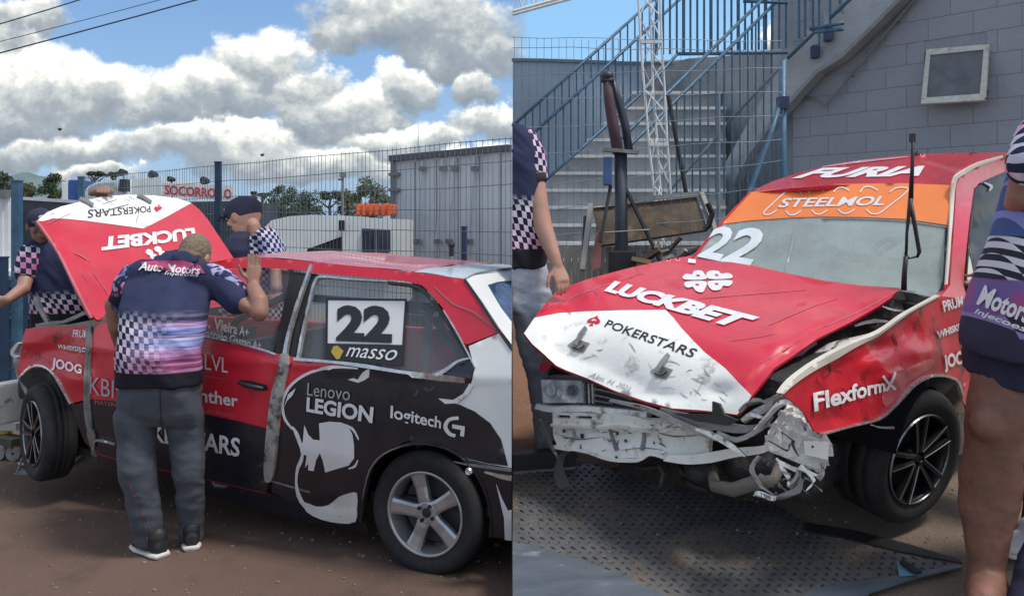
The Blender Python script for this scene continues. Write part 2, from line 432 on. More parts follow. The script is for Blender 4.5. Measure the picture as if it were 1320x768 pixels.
# ------------------------------------------------------------------ materials
MATS = {}
def mat(name, col, rough=.5, metal=0, coat=0, var=.12, vscale=6, bump=0, bscale=60, spec=.5, col2=None, mask=(.45, .65), mscale=4, stretch=None, emit=None):
    """principled; colour varies by noise; optional second colour in patches (dirt, wear)"""
    if name in MATS: return MATS[name]
    m = bpy.data.materials.new(name); m.use_nodes = True; T = NT(m.node_tree); bs = m.node_tree.nodes['Principled BSDF']
    vec = T.n('ShaderNodeTexCoord').outputs['Object']
    if stretch:
        mp = T.n('ShaderNodeMapping'); T.put(mp.inputs[0], vec); mp.inputs['Scale'].default_value = stretch; vec = mp.outputs[0]
    n = T.noise(vec, vscale, 4, .6)
    a = tuple(max(0, c*(1-var)) for c in col); b = tuple(min(1, c*(1+var)) for c in col)
    c = T.mix(T.mapr(n, .3, .7), a, b)
    rr = rough
    if col2:
        k = T.mapr(T.noise(vec, mscale, 7, .65), mask[0], mask[1]); c = T.mix(k, c, col2)
    T.put(bs.inputs['Base Color'], c)
    T.put(bs.inputs['Roughness'], T.mapr(T.noise(vec, vscale*3, 3), .3, .7, max(0, rr-.07), min(1, rr+.07)))
    bs.inputs['Metallic'].default_value = metal; bs.inputs['Coat Weight'].default_value = coat; bs.inputs['Coat Roughness'].default_value = .06
    bs.inputs['Specular IOR Level'].default_value = spec
    if bump:
        bn = T.n('ShaderNodeBump'); bn.inputs['Distance'].default_value = bump; T.put(bn.inputs['Height'], T.noise(vec, bscale, 4, .6)); T.link(bn.outputs[0], bs.inputs['Normal'])
    MATS[name] = m; return m
def glass(name, tint=(.75, .8, .8), alpha=.35, rough=.03, base=(.26, .29, .30)):
    m = bpy.data.materials.new(name); m.use_nodes = True; T = NT(m.node_tree); m.node_tree.nodes.clear()
    tr = T.n('ShaderNodeBsdfTransparent'); tr.inputs[0].default_value = (*tint, 1)
    gl = T.n('ShaderNodeBsdfPrincipled'); gl.inputs['Base Color'].default_value = (*base, 1); gl.inputs['Roughness'].default_value = rough; gl.inputs['Coat Weight'].default_value = 1
    mx = T.n('ShaderNodeMixShader')
    vec = T.n('ShaderNodeTexCoord').outputs['Object']
    T.put(mx.inputs[0], T.mapr(T.noise(vec, 5, 5, .6), .3, .7, alpha*.8, min(1, alpha*1.2)))
    T.link(tr.outputs[0], mx.inputs[1]); T.link(gl.outputs[0], mx.inputs[2]); o = T.n('ShaderNodeOutputMaterial'); T.link(mx.outputs[0], o.inputs[0])
    return m
RED = mat('red_wrap', (.60, .018, .040), .32, 0, .5, .10, 5, .0006, 25, col2=(.50, .02, .03), mask=(.6, .8))
REDD = mat('red_scuffed', (.56, .014, .030), .38, 0, .3, .15, 5, .002, 22, col2=(.07, .01, .012), mask=(.55, .66), mscale=5)
WHITE = mat('white_paint', (.72, .74, .74), .35, 0, .4, .05, 4, .0004, 30)
WSCUFF = mat('white_scuffed', (.80, .81, .79), .5, 0, .1, .06, 6, .0015, 40, col2=(.22, .22, .21), mask=(.57, .72), mscale=7)
CRUSH = mat('crushed_white_metal', (.78, .78, .74), .5, 0, .1, .1, 9, .003, 30, col2=(.42, .41, .37), mask=(.52, .72), mscale=7)
WBARE = mat('bare_white_panel', (.80, .80, .76), .45, 0, .2, .08, 9, .003, 30, col2=(.20, .19, .16), mask=(.54, .66), mscale=11)
BLACKW = mat('black_wrap', (.012, .013, .022), .3, 0, .35, .3, 5, .001, 14)
BLACK = mat('black_plastic', (.018, .018, .02), .5, 0, 0, .3)
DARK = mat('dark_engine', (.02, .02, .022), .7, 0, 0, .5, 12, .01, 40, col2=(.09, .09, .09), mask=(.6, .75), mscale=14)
STEEL = mat('bent_steel', (.30, .30, .30), .42, .6, 0, .35, 14, .004, 40)
GREYM = mat('grey_metal', (.22, .22, .22), .5, .4, 0, .3, 9, .002, 40)
CHROME = mat('bright_trim', (.62, .62, .62), .25, .75, 0, .3, 20, .002, 50)
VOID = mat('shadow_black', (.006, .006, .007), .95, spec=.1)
INK = mat('white_vinyl', (.72, .72, .74), .45, var=.04)
INKG = mat('grey_vinyl', (.38, .39, .42), .5, var=.04)
INKP = mat('pink_vinyl_and_sheen', (.5, .12, .15), .5, var=.04)  # pink print; also paints the light along creases in the red panels
INKB = mat('black_vinyl', (.02, .02, .022), .45, var=.1)
INKR = mat('red_vinyl', (.55, .02, .04), .45, var=.05)
INKY = mat('gold_vinyl', (.45, .33, .05), .45)
ORANGE = mat('orange_banner', (.85, .23, .055), .45, var=.05, coat=.2)
RUBBER = mat('tyre_rubber', (.018, .018, .020), .78, var=.3, vscale=20, bump=.002, bscale=70)
RIMS = mat('silver_alloy', (.42, .43, .45), .32, .7, 0, .12, 9)
RIMB = mat('black_alloy', (.03, .03, .034), .35, .5, .2, .2, 9)
RIMEDGE = mat('machined_edge', (.3, .3, .32), .3, .8)
GLASSM = glass('car_glass', (.90, .92, .93), .21, base=(.34, .36, .38))
WGLASS = glass('windscreen_glass', (.90, .94, .93), .36, .05, (.60, .68, .66))
BLUE = mat('blue_steel', (.05, .125, .205), .5, .1, 0, .25, 8, .001, 40, col2=(.12, .2, .27), mask=(.58, .75))
BLUED = mat('dark_blue_steel', (.02, .045, .10), .55, .1, 0, .25, 8)
WIRE = mat('fence_wire', (.16, .20, .25), .5, .5, 0, .2)
WIREL = mat('light_wire', (.34, .38, .42), .5, .5, 0, .2)
SKIN = mat('skin', (.40, .225, .165), .55, var=.12, vscale=9, bump=.0012, bscale=90, col2=(.44, .215, .17), mask=(.45, .7), mscale=12)
SKINT = mat('tanned_skin', (.30, .160, .115), .55, var=.13, vscale=8, bump=.0015, bscale=90, col2=(.33, .155, .12), mask=(.45, .7), mscale=10)
HAIR = mat('short_hair', (.20, .155, .105), .8, var=.4, vscale=90, bump=.004, bscale=220)
NAVY = mat('navy_cloth', (.018, .022, .055), .85, var=.2, vscale=9, bump=.002, bscale=50)
TROUS = mat('charcoal_trousers', (.065, .075, .095), .85, var=.2, vscale=8, bump=.004, bscale=26)
JEANS = mat('grey_jeans', (.36, .40, .46), .85, var=.2, vscale=14, bump=.003, bscale=60)
PIPING = mat('dull_red_piping', (.16, .06, .07), .8)
SHOEB = mat('black_shoe', (.02, .02, .022), .6, var=.3); SOLE = mat('white_sole', (.62, .6, .57), .6)
CONC = mat('grey_concrete', (.40, .43, .46), .85, var=.14, vscale=2.2, bump=.006, bscale=30, col2=(.22, .24, .26), mask=(.5, .75), mscale=1.6)
CONCD = mat('weathered_shaded_concrete', (.30, .32, .34), .9, var=.2, vscale=1.5, bump=.008, bscale=25, col2=(.15, .16, .17), mask=(.48, .7), mscale=1.1)
CONCB = mat('lit_pale_blue_wall', (.28, .35, .43), .85, var=.1, vscale=1.2, bump=.004, bscale=30, col2=(.23, .29, .36), mask=(.5, .8), mscale=1)
NOSING = mat('pale_step_edge', (.58, .59, .59), .85, var=.15)
BLOCK = mat('painted_block', (.315, .34, .39), .8, var=.08, vscale=3, bump=.006, bscale=38, col2=(.26, .28, .32), mask=(.48, .78), mscale=1.0)
MORTAR = mat('painted_mortar', (.30, .32, .365), .9, var=.1, bump=.004)
BOXW = mat('grey_white_panel', (.66, .68, .71), .6, var=.05, vscale=1.4, col2=(.44, .46, .49), mask=(.5, .8), mscale=1.2)
WPAINT = mat('white_vehicle', (.76, .80, .80), .4, 0, .2, .05, 2)
ORP = mat('orange_plastic', (.75, .13, .02), .5)
ALU = mat('blue_grey_sheet', (.13, .155, .185), .42, .35, 0, .2, 3, .0015, 30, col2=(.30, .33, .37), mask=(.60, .72), mscale=4, stretch=(1, 4, 1))
PLATE = mat('worn_tread_plate', (.13, .132, .135), .55, .35, 0, .3, 5, .001, 60, col2=(.20, .155, .12), mask=(.5, .66), mscale=2.2)
LUG = mat('tread_lug', (.035, .036, .04), .45, .5, 0, .3, 5, col2=(.15, .12, .095), mask=(.52, .68), mscale=2.2)
WOODG = mat('grey_boards', (.33, .32, .29), .85, var=.25, vscale=5, bump=.004, bscale=30, stretch=(6, 6, .6))
RUST = mat('rusty_board', (.10, .075, .055), .85, var=.4, vscale=3, bump=.01, bscale=14, col2=(.22, .15, .09), mask=(.5, .65), mscale=5)
SEATM = mat('grey_interior', (.12, .13, .135), .7, var=.2, vscale=4)
LENS = mat('headlight_reflector', (.86, .88, .90), .25, .0, 0, .35, 25, .01, 18)
TARM = None
# ------------------------------------------------------------------ the ground
def ground_mat(name, base, base2, stain, scale=1.0):
    m = bpy.data.materials.new(name); m.use_nodes = True; T = NT(m.node_tree); bs = m.node_tree.nodes['Principled BSDF']
    vec = T.n('ShaderNodeTexCoord').outputs['Object']
    c = T.mix(T.mapr(T.noise(vec, .9*scale, 5, .6), .35, .65), base, base2)
    c = T.mix(T.mapr(T.noise(vec, 2.6*scale, 6, .65), .52, .68, 0, .8), c, stain)
    g = T.noise(vec, 130, 3, .7); c = T.mix(T.mapr(g, .35, .7, 0, .55), c, (base[0]*1.9, base[1]*1.9, base[2]*1.9))
    T.put(bs.inputs['Base Color'], c); bs.inputs['Roughness'].default_value = .93; bs.inputs['Specular IOR Level'].default_value = .25
    bn = T.n('ShaderNodeBump'); bn.inputs['Distance'].default_value = .006; T.put(bn.inputs['Height'], T.m('ADD', g, T.noise(vec, 9, 5, .6))); T.link(bn.outputs[0], bs.inputs['Normal'])
    return m
ASPH = ground_mat('red_stained_asphalt', (.112, .073, .060), (.140, .090, .072), (.070, .050, .043))
DIRT = ground_mat('pale_dirt', (.17, .14, .115), (.22, .18, .145), (.13, .10, .08))
REDDIRT = ground_mat('red_earth', (.21, .115, .075), (.16, .10, .07), (.25, .16, .11))
YARD = ground_mat('brown_yard', (.17, .13, .10), (.145, .11, .09), (.11, .088, .074))
def sheet(name, x0, x1, y0, y1, z, m, nx=1, ny=1, label=None):
    vs = []; fs = []
    for j in range(ny+1):
        for i in range(nx+1): vs.append((x0+(x1-x0)*i/nx, y0+(y1-y0)*j/ny, z(x0+(x1-x0)*i/nx, y0+(y1-y0)*j/ny) if callable(z) else z))
    for j in range(ny):
        for i in range(nx): a = j*(nx+1)+i; fs.append([a, a+1, a+nx+2, a+nx+1])
    return tag(mesh_obj(name, vs, fs, m, loc=(0, 0, 0)), kind='structure')
sheet('ground', -2500, 2500, -300, 3000, -.008, DIRT)
sheet('asphalt', -30, 0, -6, 6.9, 0, ASPH)
GS = .1958; G0 = -.43
def gz(Y): return G0+GS*Y                      # the right-hand yard climbs away from the viewer
def GP(px, py): Y = 2256/(py-74.6); return V(((px-660)/F*Y, Y, gz(Y)))
b = MB(); y0 = 2.24; y1 = 10.5
b.add([(0, y0, 0), (12, y0, 0), (12, y1, gz(y1)), (0, y1, gz(y1)), (0, y0, -.3), (12, y0, -.3), (12, y1, -.3), (0, y1, -.3)],
      [(0, 1, 2, 3), (4, 7, 6, 5), (0, 4, 5, 1), (1, 5, 6, 2), (2, 6, 7, 3), (3, 7, 4, 0)])
tag(b.build('sloping_yard', YARD, loc=(0, 0, 0)), kind='structure')
YN = V((0, -GS, 1)).normalized()
def ground_patch(name, poly, m, lift, thick=.004, parent=None, **k):
    P = [GP(*p)+YN*lift for p in poly]; b = MB(); b.prism(P, YN*-thick); return b.build(name, m, parent, **k)
tag(ground_patch('earth', [(661, 395), (800, 395), (800, 600), (745, 618), (661, 622)], REDDIRT, .004, .004), kind='structure')
# small stones on the left yard and the right-hand yard
b = MB()
for k in range(420):
    Y = random.uniform(3.75, 6.6); x = random.uniform(-.62*Y, -.02); r = random.uniform(.003, .010)
    if random.random() < .2: r *= 1.6
    b.ball((x, Y, r*.3), r, r*random.uniform(.6, 1), r*.6, seg=5, rings=3)
for k in range(350):
    Y = random.uniform(3.3, 5.2); x = random.uniform(.01, .62*Y); r = random.uniform(.003, .009)
    b.ball(V((x, Y, gz(Y)+r*.3+.012)), r, r*random.uniform(.6, 1), r*.6, seg=5, rings=3)
tag(b.build('gravel', mat('loose_stone', (.20, .16, .13), .9, var=.4, vscale=30), loc=(0, 0, 0)), kind='stuff')

# ------------------------------------------------------------------ far left background
HILL = mat('hazy_hill', (.13, .18, .19), 1, var=.15, vscale=.02)  # distance haze is mixed into the base colour
b = MB(); rid = [(-420, 262), (-200, 244), (-60, 236), (0, 231), (28, 223), (58, 226), (95, 236), (135, 246), (200, 262), (330, 275), (480, 281), (640, 287)]
rows = []
for d, h in ((900, 0), (980, .6), (1100, 1.0), (1300, .55), (1500, 0)):
    rows.append([V(((px-660)/F*1100, d, max(0, CAMZ-(py-HY)/F*1100)*h+random.uniform(-1, 1)*h*2-1)) for px, py in catmull(rid, False, 3)])
n = len(rows[0]); vs = [p for r in rows for p in r]
tag(mesh_obj('hills', vs, [[j*n+i, j*n+i+1, (j+1)*n+i+1, (j+1)*n+i] for j in range(4) for i in range(n-1)], HILL, loc=(0, 0, 0), smooth=True), kind='structure')
LEAF = mat('tree_leaves', (.035, .060, .028), .8, var=.45, vscale=.6); LEAF2 = mat('olive_leaves', (.07, .085, .035), .8, var=.4, vscale=.6); BARK = mat('bark', (.10, .075, .055), .9, var=.3)
def tree(cx, ybase, ytop, wpx, Y, label, m=LEAF, shape='round', group='trees beyond the fence', n=900):
    n = int(n*2.6)
    base = W(cx, HY, Y); base.z = 0; top = CAMZ-(ytop-HY)/F*Y; w = wpx/F*Y/2; z0 = CAMZ-(ybase-HY)/F*Y
    t = thing('tree', base, label, 'tree', group); rnd = random.Random(int(cx*7+ytop))
    b = MB(); b.tube([base+V((0, 0, -.2)), base+V((w*.06, 0, z0*.6)), base+V((0, 0, (z0+top)/2)), base+V((w*.05, 0, top*.92))], [w*.09+.08, w*.07+.06, w*.05+.04, .03], 7)
    for k in range(7):
        an = rnd.uniform(0, 6.28); zz = z0+(top-z0)*rnd.uniform(.1, .75); b.tube([base+V((0, 0, zz-.3)), base+V((math.cos(an)*w*.7, math.sin(an)*w*.7, zz+(top-z0)*.15))], [.08, .03], 5)
    b.build('trunk', BARK, t)
    vs = []; fs = []
    cl = []
    for k in range(16 if shape == 'round' else 9):
        an = rnd.uniform(0, 6.28); r = w*math.sqrt(rnd.random())*.75; h = rnd.uniform(.12, .92)
        if shape == 'round': r *= math.sqrt(max(.05, 1-(2*h-.9)**2)); cl.append((V((math.cos(an)*r, math.sin(an)*r, z0+(top-z0)*h)), w*rnd.uniform(.22, .42)))
        else: cl.append((V((math.cos(an)*r*1.2, math.sin(an)*r*1.2, z0+(top-z0)*rnd.uniform(.7, .95))), w*rnd.uniform(.2, .35)))
    for k in range(n):
        c, r = rnd.choice(cl); d = V((rnd.gauss(0, 1), rnd.gauss(0, 1), rnd.gauss(0, 1))).normalized()*r*rnd.uniform(.5, 1.05)
        if shape != 'round': d.z *= .45
        p = base+c+d; s = max(.05, w*.034)*rnd.uniform(.6, 1.5); u = V((rnd.gauss(0, 1), rnd.gauss(0, 1), rnd.gauss(0, 1))).normalized(); v = u.orthogonal().normalized()
        i = len(vs); vs += [p-u*s-v*s*.6, p+u*s-v*s*.6, p+u*s*.8+v*s*.6, p-u*s*.8+v*s*.6]; fs.append([i, i+1, i+2, i+3])
    tag(mesh_obj('crown', vs, fs, m, t), kind='stuff')
tree(3, 268, 224, 44, 60, 'dark tree at the far left edge under the blue hill')
tree(36, 262, 236, 30, 70, 'small olive tree right of the left blue fence post', LEAF2)
tree(68, 262, 222, 36, 60, 'round green tree left of the small blue and white kiosk')
tree(96, 262, 236, 26, 75, 'low tree hidden behind the blue and white kiosk', LEAF2, n=400)
tree(122, 240, 221, 30, 55, 'flat dark tree crown above the cab of the rescue truck', LEAF, 'flat', n=500)
tree(147, 240, 222, 22, 55, 'small brownish tree crown right above the rescue truck cab', LEAF2, 'flat', n=400)
tree(337, 282, 245, 28, 60, 'thin umbrella pine behind the man in the cap', LEAF, 'flat', n=500)
tree(366, 284, 240, 48, 62, 'tall dark bushy tree right of the umbrella pine')
tree(398, 284, 250, 54, 66, 'broad tree at the middle of the fence, left of the lamp pole', LEAF)
tree(425, 284, 246, 44, 62, 'spreading umbrella pine beside the thin lamp pole', LEAF, 'flat', n=700)
tree(448, 284, 242, 38, 64, 'green tree just behind the thin lamp pole', LEAF2)
tree(478, 284, 235, 62, 60, 'big round tree above the orange tank', LEAF2, n=1300)
tree(350, 290, 262, 90, 58, 'low dark shrubs in front of the tall bushy tree', LEAF, n=900)
b = MB(); p = W(442, HY, 40); b.tube([V((p.x, p.y, 0)), V((p.x, p.y, 3.9))], [.07, .05], 8); b.box((p.x, p.y, 3.95), .14, .1, .1); b.box((p.x-.12, p.y, 3.75), .1, .07, .05)
tag(b.build('lamp_pole', GREYM), 'thin grey pole with a small lamp head among the far trees', 'lamp pole')
b = MB(); p = W(539, HY, 30); b.tube([V((p.x, p.y, 0)), V((p.x, p.y, CAMZ+130/F*30))], [.03, .012], 6); b.box((p.x, p.y, 3.4), .05, .05, .05)
tag(b.build('antenna_mast', GREYM), 'very thin antenna rising above the left end of the grey box body', 'antenna')
# kiosk
t = thing('kiosk', W(90, 417, 14), 'small blue and white kiosk beyond the fence left of the rescue truck', 'kiosk')
t.location.z = 0; ORG[t.name] = V(t.location)
b = MB(); a0, a1 = W(88, 290, 14), W(102, 290, 14)
b.box(((a0.x+a1.x)/2, 14.5, 1.18), (a1.x-a0.x)/2, .5, 1.18, bev=.01); b.build('wall', mat('royal_blue', (.03, .09, .33), .5), t)
b = MB(); a0, a1 = W(79.5, 290, 14), W(87.5, 290, 14); b.box(((a0.x+a1.x)/2, 14.4, 1.16), (a1.x-a0.x)/2, .4, 1.16, bev=.01); b.build('side_panel', WPAINT, t)
b = MB(); a0, a1 = W(101, 290, 13.9), W(109, 290, 13.9); b.prism([V((a0.x, 13.9, 1.95)), V((a1.x, 13.9, 2.25)), V((a1.x, 13.9, 2.32)), V((a0.x, 13.9, 2.32))], (0, .5, 0)); b.build('awning', mat('royal_blue', (0, 0, 0)), t)
# rescue truck with SOCORRO on its side board
t = thing('rescue_truck', V((W(190, 290, 12).x, 12.9, 0)), 'white rescue truck with red SOCORRO lettering behind the raised bonnet', 'truck')
b = MB(); cab = [(104, 262), (106, 250), (114, 240), (126, 234), (150, 232), (162, 233), (163, 262)]
b.prism([W(x, y, 12) for x, y in cab], (0, 2.0, 0)); b.build('cab', WPAINT, t)
b = MB(); b.prism([W(x, y, 11.97) for x, y in [(112, 246), (117, 240), (127, 236.5), (148, 235), (150, 246)]], (0, .02, 0)); b.build('window', mat('truck_window', (.32, .42, .44), .15, coat=1), t)
b = MB(); b.prism([W(x, y, 11.9) for x, y in [(154, 231), (163, 231), (164, 247), (152, 247)]], (0, .1, 0)); b.build('mirror', BLACK, t)
b = MB(); b.prism([W(x, y, 12.2) for x, y in [(163.5, 232), (208, 228), (207, 255), (163.5, 252)]], (0, 1.8, 0)); b.build('box_body', WPAINT, t)
b = MB(); b.prism([W(x, y, 12.1) for x, y in [(209, 236), (300, 239), (300, 259), (209, 252)]], (0, .06, 0)); sb = b.build('sign_board', mat('sign_white', (.78, .78, .75), .6), t)
lettering('SOCORRO', [(212, 238.5), (278, 243), (278, 255), (212, 251)], Surf([(200, 230, 12.08), (300, 230, 12.08), (200, 260, 12.08)], False), INKR, sb, bold=.03, step=0)
lettering('O', [(289, 243.5), (298, 244), (298, 257), (289, 256)], Surf([(200, 230, 12.08), (300, 230, 12.08), (200, 260, 12.08)], False), INKR, sb, bold=.03, step=0)
b = MB(); b.box((W(205, 290, 12.3).x, 13.2, .55), 1.7, 1.1, .12); b.build('chassis', BLACK, t)
b = MB()
for x in (120, 185, 255):
    p = W(x, 290, 12.3); b.lathe((p.x, 12.3, .45), (0, -1, 0), (0, 0, 1), [(.2, 0), (.42, .0), (.45, .05), (.45, .22), (.42, .27), (.2, .27)], 24, True)
b.build('tyre', RUBBER, t)
for px, py, r, lb in ((158, 222, 4.2, 'smallest dark round work lamp over the rescue truck cab'), (197, 225.5, 5.6, 'largest dark round work lamp above the middle of the raised bonnet'), (220, 231, 3.6, 'low dark round work lamp just left of the word SOCORRO'), (263.5, 233, 5.2, 'dark round work lamp above the right half of the word SOCORRO')):
    c = W(px, py, 12.25); R = r/F*12.25
    t = thing('work_lamp', c, lb, 'work lamp', 'work lamps along the rescue truck')
    b = MB(); b.lathe(c, (-.5, -.8, .1), (0, 0, 1), [(.001, -.07), (R*.6, -.07), (R, .0), (R*1.02, .03), (R*.9, .04), (.001, .03)], 16); b.build('lamp_housing', BLACK, t)
    b = MB(); b.rod(c+V((0, .03, 0)), V((c.x, c.y+.05, 2.0)), .012); b.build('bracket', GREYM, t)
# long dark trailer
t = thing('dark_trailer', V((W(130, 290, 10.3).x, 10.8, 0)), 'long dark trailer with a pale roof edge running behind the left workers', 'trailer')
b = MB(); P = [W(8, 256, 10.6), W(125, 262, 10.2), W(310, 262, 10.0)]
top = [V((p.x, p.y, 1.9)) for p in P]
b.prism([V((p.x, p.y, .35)) for p in P]+[V((p.x, p.y, CAMZ-(q-HY)/F*p.y)) for p, q in zip(P[::-1], (259, 262, 256))], (0, 1.6, 0)); b.build('side_panel', mat('dark_panel', (.04, .05, .065), .6, var=.3, vscale=1.5), t)
b = MB(); b.bar(W(8, 254.5, 10.55), W(112, 261, 10.2), .05, .035); b.build('roof_edge', BOXW, t)
b = MB()
for k in range(8): x = P[0].x+(P[2].x-P[0].x)*(k+.5)/8; b.box((x, 9.96+(.5 if x < P[1].x else .15), 1.1), .02, .02, .7)
b.build('upright', BLUED, t)
# pale container at the left edge
t = thing('container', V((W(-40, 290, 9).x, 9.5, 0)), 'pale corrugated container cut by the left edge of the photo', 'container')
a = W(-60, 290, 9).x; c = W(10.5, 290, 9).x
for k in range(12):
    x = a+(c-a)*(k+.5)/12; b = MB(); b.box((x, 9+(.02 if k % 2 else 0), 1.0), (c-a)/24, .02, .93); o = b.build('panel', BOXW, t)
b = MB(); b.box(((a+c)/2-.03, 9.12, 1.0), (c-a)/2, .08, .95); b.build('body', BOXW, t)
b = MB(); b.box(((a+c)/2, 8.97, 1.95), (c-a)/2+.02, .06, .04); b.build('top_rail', GREYM, t)
# grey-white box body behind the fence, right
t = thing('truck_box', V((W(585, 290, 13).x, 13.5, 0)), 'large grey white truck box with door rods behind the mesh fence', 'truck box')
BX = Surf([(508, 200, 13.8), (660, 200, 12.0), (508, 350, 13.8)], False)
def top_y(x): return 204.5+(191-204.5)*(x-508)/152
N = 11; xs = [508+(660.0-508)*k/N for k in range(N+1)]
for k in range(N):
    x0, x1 = xs[k]+.5, xs[k+1]-.5
    patch('panel', [(x0, top_y(x0)+3), (x1, top_y(x1)+3), (x1, 424), (x0, 424)], BX, BOXW, t, step=200, thick=.05, off=(0.02 if k % 2 else 0), smooth=False)
patch('backing_wall', [(508, top_y(508)+1), (660, top_y(660)+1), (660, 424), (508, 424)], BX, GREYM, t, 200, off=-.02, thick=1.5, smooth=False)
b = MB(); b.bar(BX.at(507, top_y(507), .05), BX.at(660, top_y(660), .05), .1, .09); b.build('top_rail', mat('dark_rail', (.09, .10, .12), .6), t)
b = MB(); b.bar(BX.at(509, 206, .05), BX.at(509, 424, .05), .06, .06); b.build('corner_post', GREYM, t)
for x in (549, 575, 590, 616):
    b = MB(); b.rod(BX.at(x, top_y(x)+7, .07), BX.at(x-9, 330, .07), .018); b.build('door_rod', BOXW, t)
    for y in (218, 311):
        b = MB(); p = BX.at(x-(y-212)*.075, y, .07); b.box(p, .05, .04, .035); b.build('rod_bracket', GREYM, t)
for y in (225, 245, 306, 312):
    b = MB(); p = BX.at(512, y, .06); b.box(p, .09, .05, .025); b.build('hinge', GREYM, t)
b = MB()
for x in (540, 620):
    p = BX.at(x, 290); b.lathe((p.x, p.y+.05, .45), (0, -1, 0), (0, 0, 1), [(.2, 0), (.44, 0), (.46, .04), (.46, .2), (.2, .22)], 20, True)
b.build('tyre', RUBBER, t)
# white utility vehicle with open dark canopy
t = thing('white_utility_vehicle', V((W(425, 290, 9.3).x, 10.4, 0)), 'white utility vehicle with rounded canopy between the fence and the far trees', 'vehicle')
b = MB(); b.prism([W(x, y, 9.6) for x, y in [(341, 345), (342, 292), (350, 284), (372, 279), (400, 277), (440, 278), (440, 305), (396, 321), (396, 345)]], (0, 1.9, 0)); b.build('canopy', WPAINT, t)
b = MB(); b.prism([W(x, y, 9.62) for x, y in [(397, 345), (397, 322), (441, 306), (441, 345)]], (0, 1.8, 0)); b.build('opening', BLACK, t)
b = MB(); b.prism([W(x, y, 9.4) for x, y in [(441.5, 345), (441.5, 279), (507, 282), (507, 345)]], (0, 1.9, 0)); b.build('cab', WPAINT, t)
b = MB(); b.prism([W(x, y, 9.37) for x, y in [(467, 325), (467, 294.5), (503, 296), (503, 325)]], (0, .025, 0)); b.build('window', mat('dark_window', (.03, .035, .06), .2, coat=.5), t)
b = MB(); b.rod(W(485, 295, 9.35), W(485, 325, 9.35), .008); b.build('window_divider', GREYM, t)
b = MB(); b.box(W(440.5, 291, 9.3), .03, .03, .06, bev=.01); b.build('mirror', BLACK, t)
b = MB(); b.prism([W(x, y, 9.7) for x, y in [(341, 345), (341, 400), (510, 400), (510, 345)]], (0, 1.6, 0)); b.build('lower_body', WPAINT, t)
# orange tank
t = thing('orange_tank', W(482, 279, 11.6), 'orange ribbed plastic tank above the white vehicle left of the truck box', 'tank')
b = MB(); a, c = W(458, 270, 11.6), W(506, 269, 11.6); b.box(((a.x+c.x)/2, 11.9, CAMZ+20/F*11.6), (c.x-a.x)/2, .28, 7.5/F*11.6, bev=.03); b.build('tank_body', ORP, t)
for k in range(6):
    b = MB(); x = a.x+(c.x-a.x)*(k+.5)/6; b.box((x, 11.6, CAMZ+20/F*11.6), .02, .025, 7.2/F*11.6); b.build('rib', ORP, t)
b = MB(); b.box(((a.x+c.x)/2, 12.0, .75), (c.x-a.x)/2, .35, .75); b.build('stand', GREYM, t)

# welded mesh fence (left) and its posts
FY = Surf([(660, 290, 5.5), (284, 290, 8.0), (158, 290, 9.5), (660, 200, 5.5), (284, 200, 8.0)], False)
t = thing('mesh_fence', V((W(400, 290, 6.9).x, 6.9, 0)), 'blue grey welded mesh fence running across behind the wrecked car', 'fence')
pA = FY.at(660, 290); pA.z = 0; pB = FY.at(100, 290); pB.z = 0; dr = (pB-pA).normalized(); L = (pB-pA).length
zt = 2.19
b = MB(); n = int(L/.052)
for k in range(n):
    p = pA+dr*(k*.052+.01); wob = .004*math.sin(k*1.7)
    b.rod(p+V((0, 0, .06)), p+V((wob, 0, zt)), .0021, 4)
for i in range(15):
    z = zt-.012-i*.15; pts = [pA+dr*(L*j/12)+V((0, 0, z+.006*math.sin(j*2.1+i))) for j in range(13)]; b.tube(pts, .0028, 4)
b.build('wire_mesh', WIRE, t)
def post(parent, p, z0, z1, r, m=BLUE):
    b = MB(); b.box((p.x, p.y, (z0+z1)/2), r, r, (z1-z0)/2, bev=.004); b.box((p.x, p.y, z1+.006), r*1.15, r*1.15, .006); return b.build('post', m, parent)
post(t, FY.at(283.5, 290)-V((0, .05, 0)), 0, 2.20, .026, BLUED)
post(t, FY.at(105, 290), 0, 2.19, .03)
post(t, FY.at(598, 290)+V((0, .05, 0)), 0, 1.6, .02, BLUED)
# near fence at the left edge
t = thing('left_fence', V((W(20, 290, 7.4).x, 7.4, 0)), 'blue post and mesh panel at the left edge behind the worker', 'fence')
p = W(22, 290, 7.6); post(t, p, 0, CAMZ+56/F*7.6, .035)
q = W(-70, 290, 7.0); b = MB()
dr = (q-p).normalized(); L = (q-p).length
for k in range(int(L/.055)): s = p+dr*(.055*k+.05); b.rod(V((s.x, s.y, .1)), V((s.x, s.y, 1.15)), .003, 4)
for z in (.12, .35, .6, .85, 1.13): b.rod(V((p.x, p.y, z)), V((q.x, q.y, z)), .004, 4)
b.build('wire_mesh', BLUED, t)
post(t, W(4, 290, 7.0), 0, 1.35, .03, BLUED)
b = MB(); s = W(4, 290, 7.0); b.box((s.x, s.y, .02), .1, .08, .02); b.build('base_plate', GREYM, t)
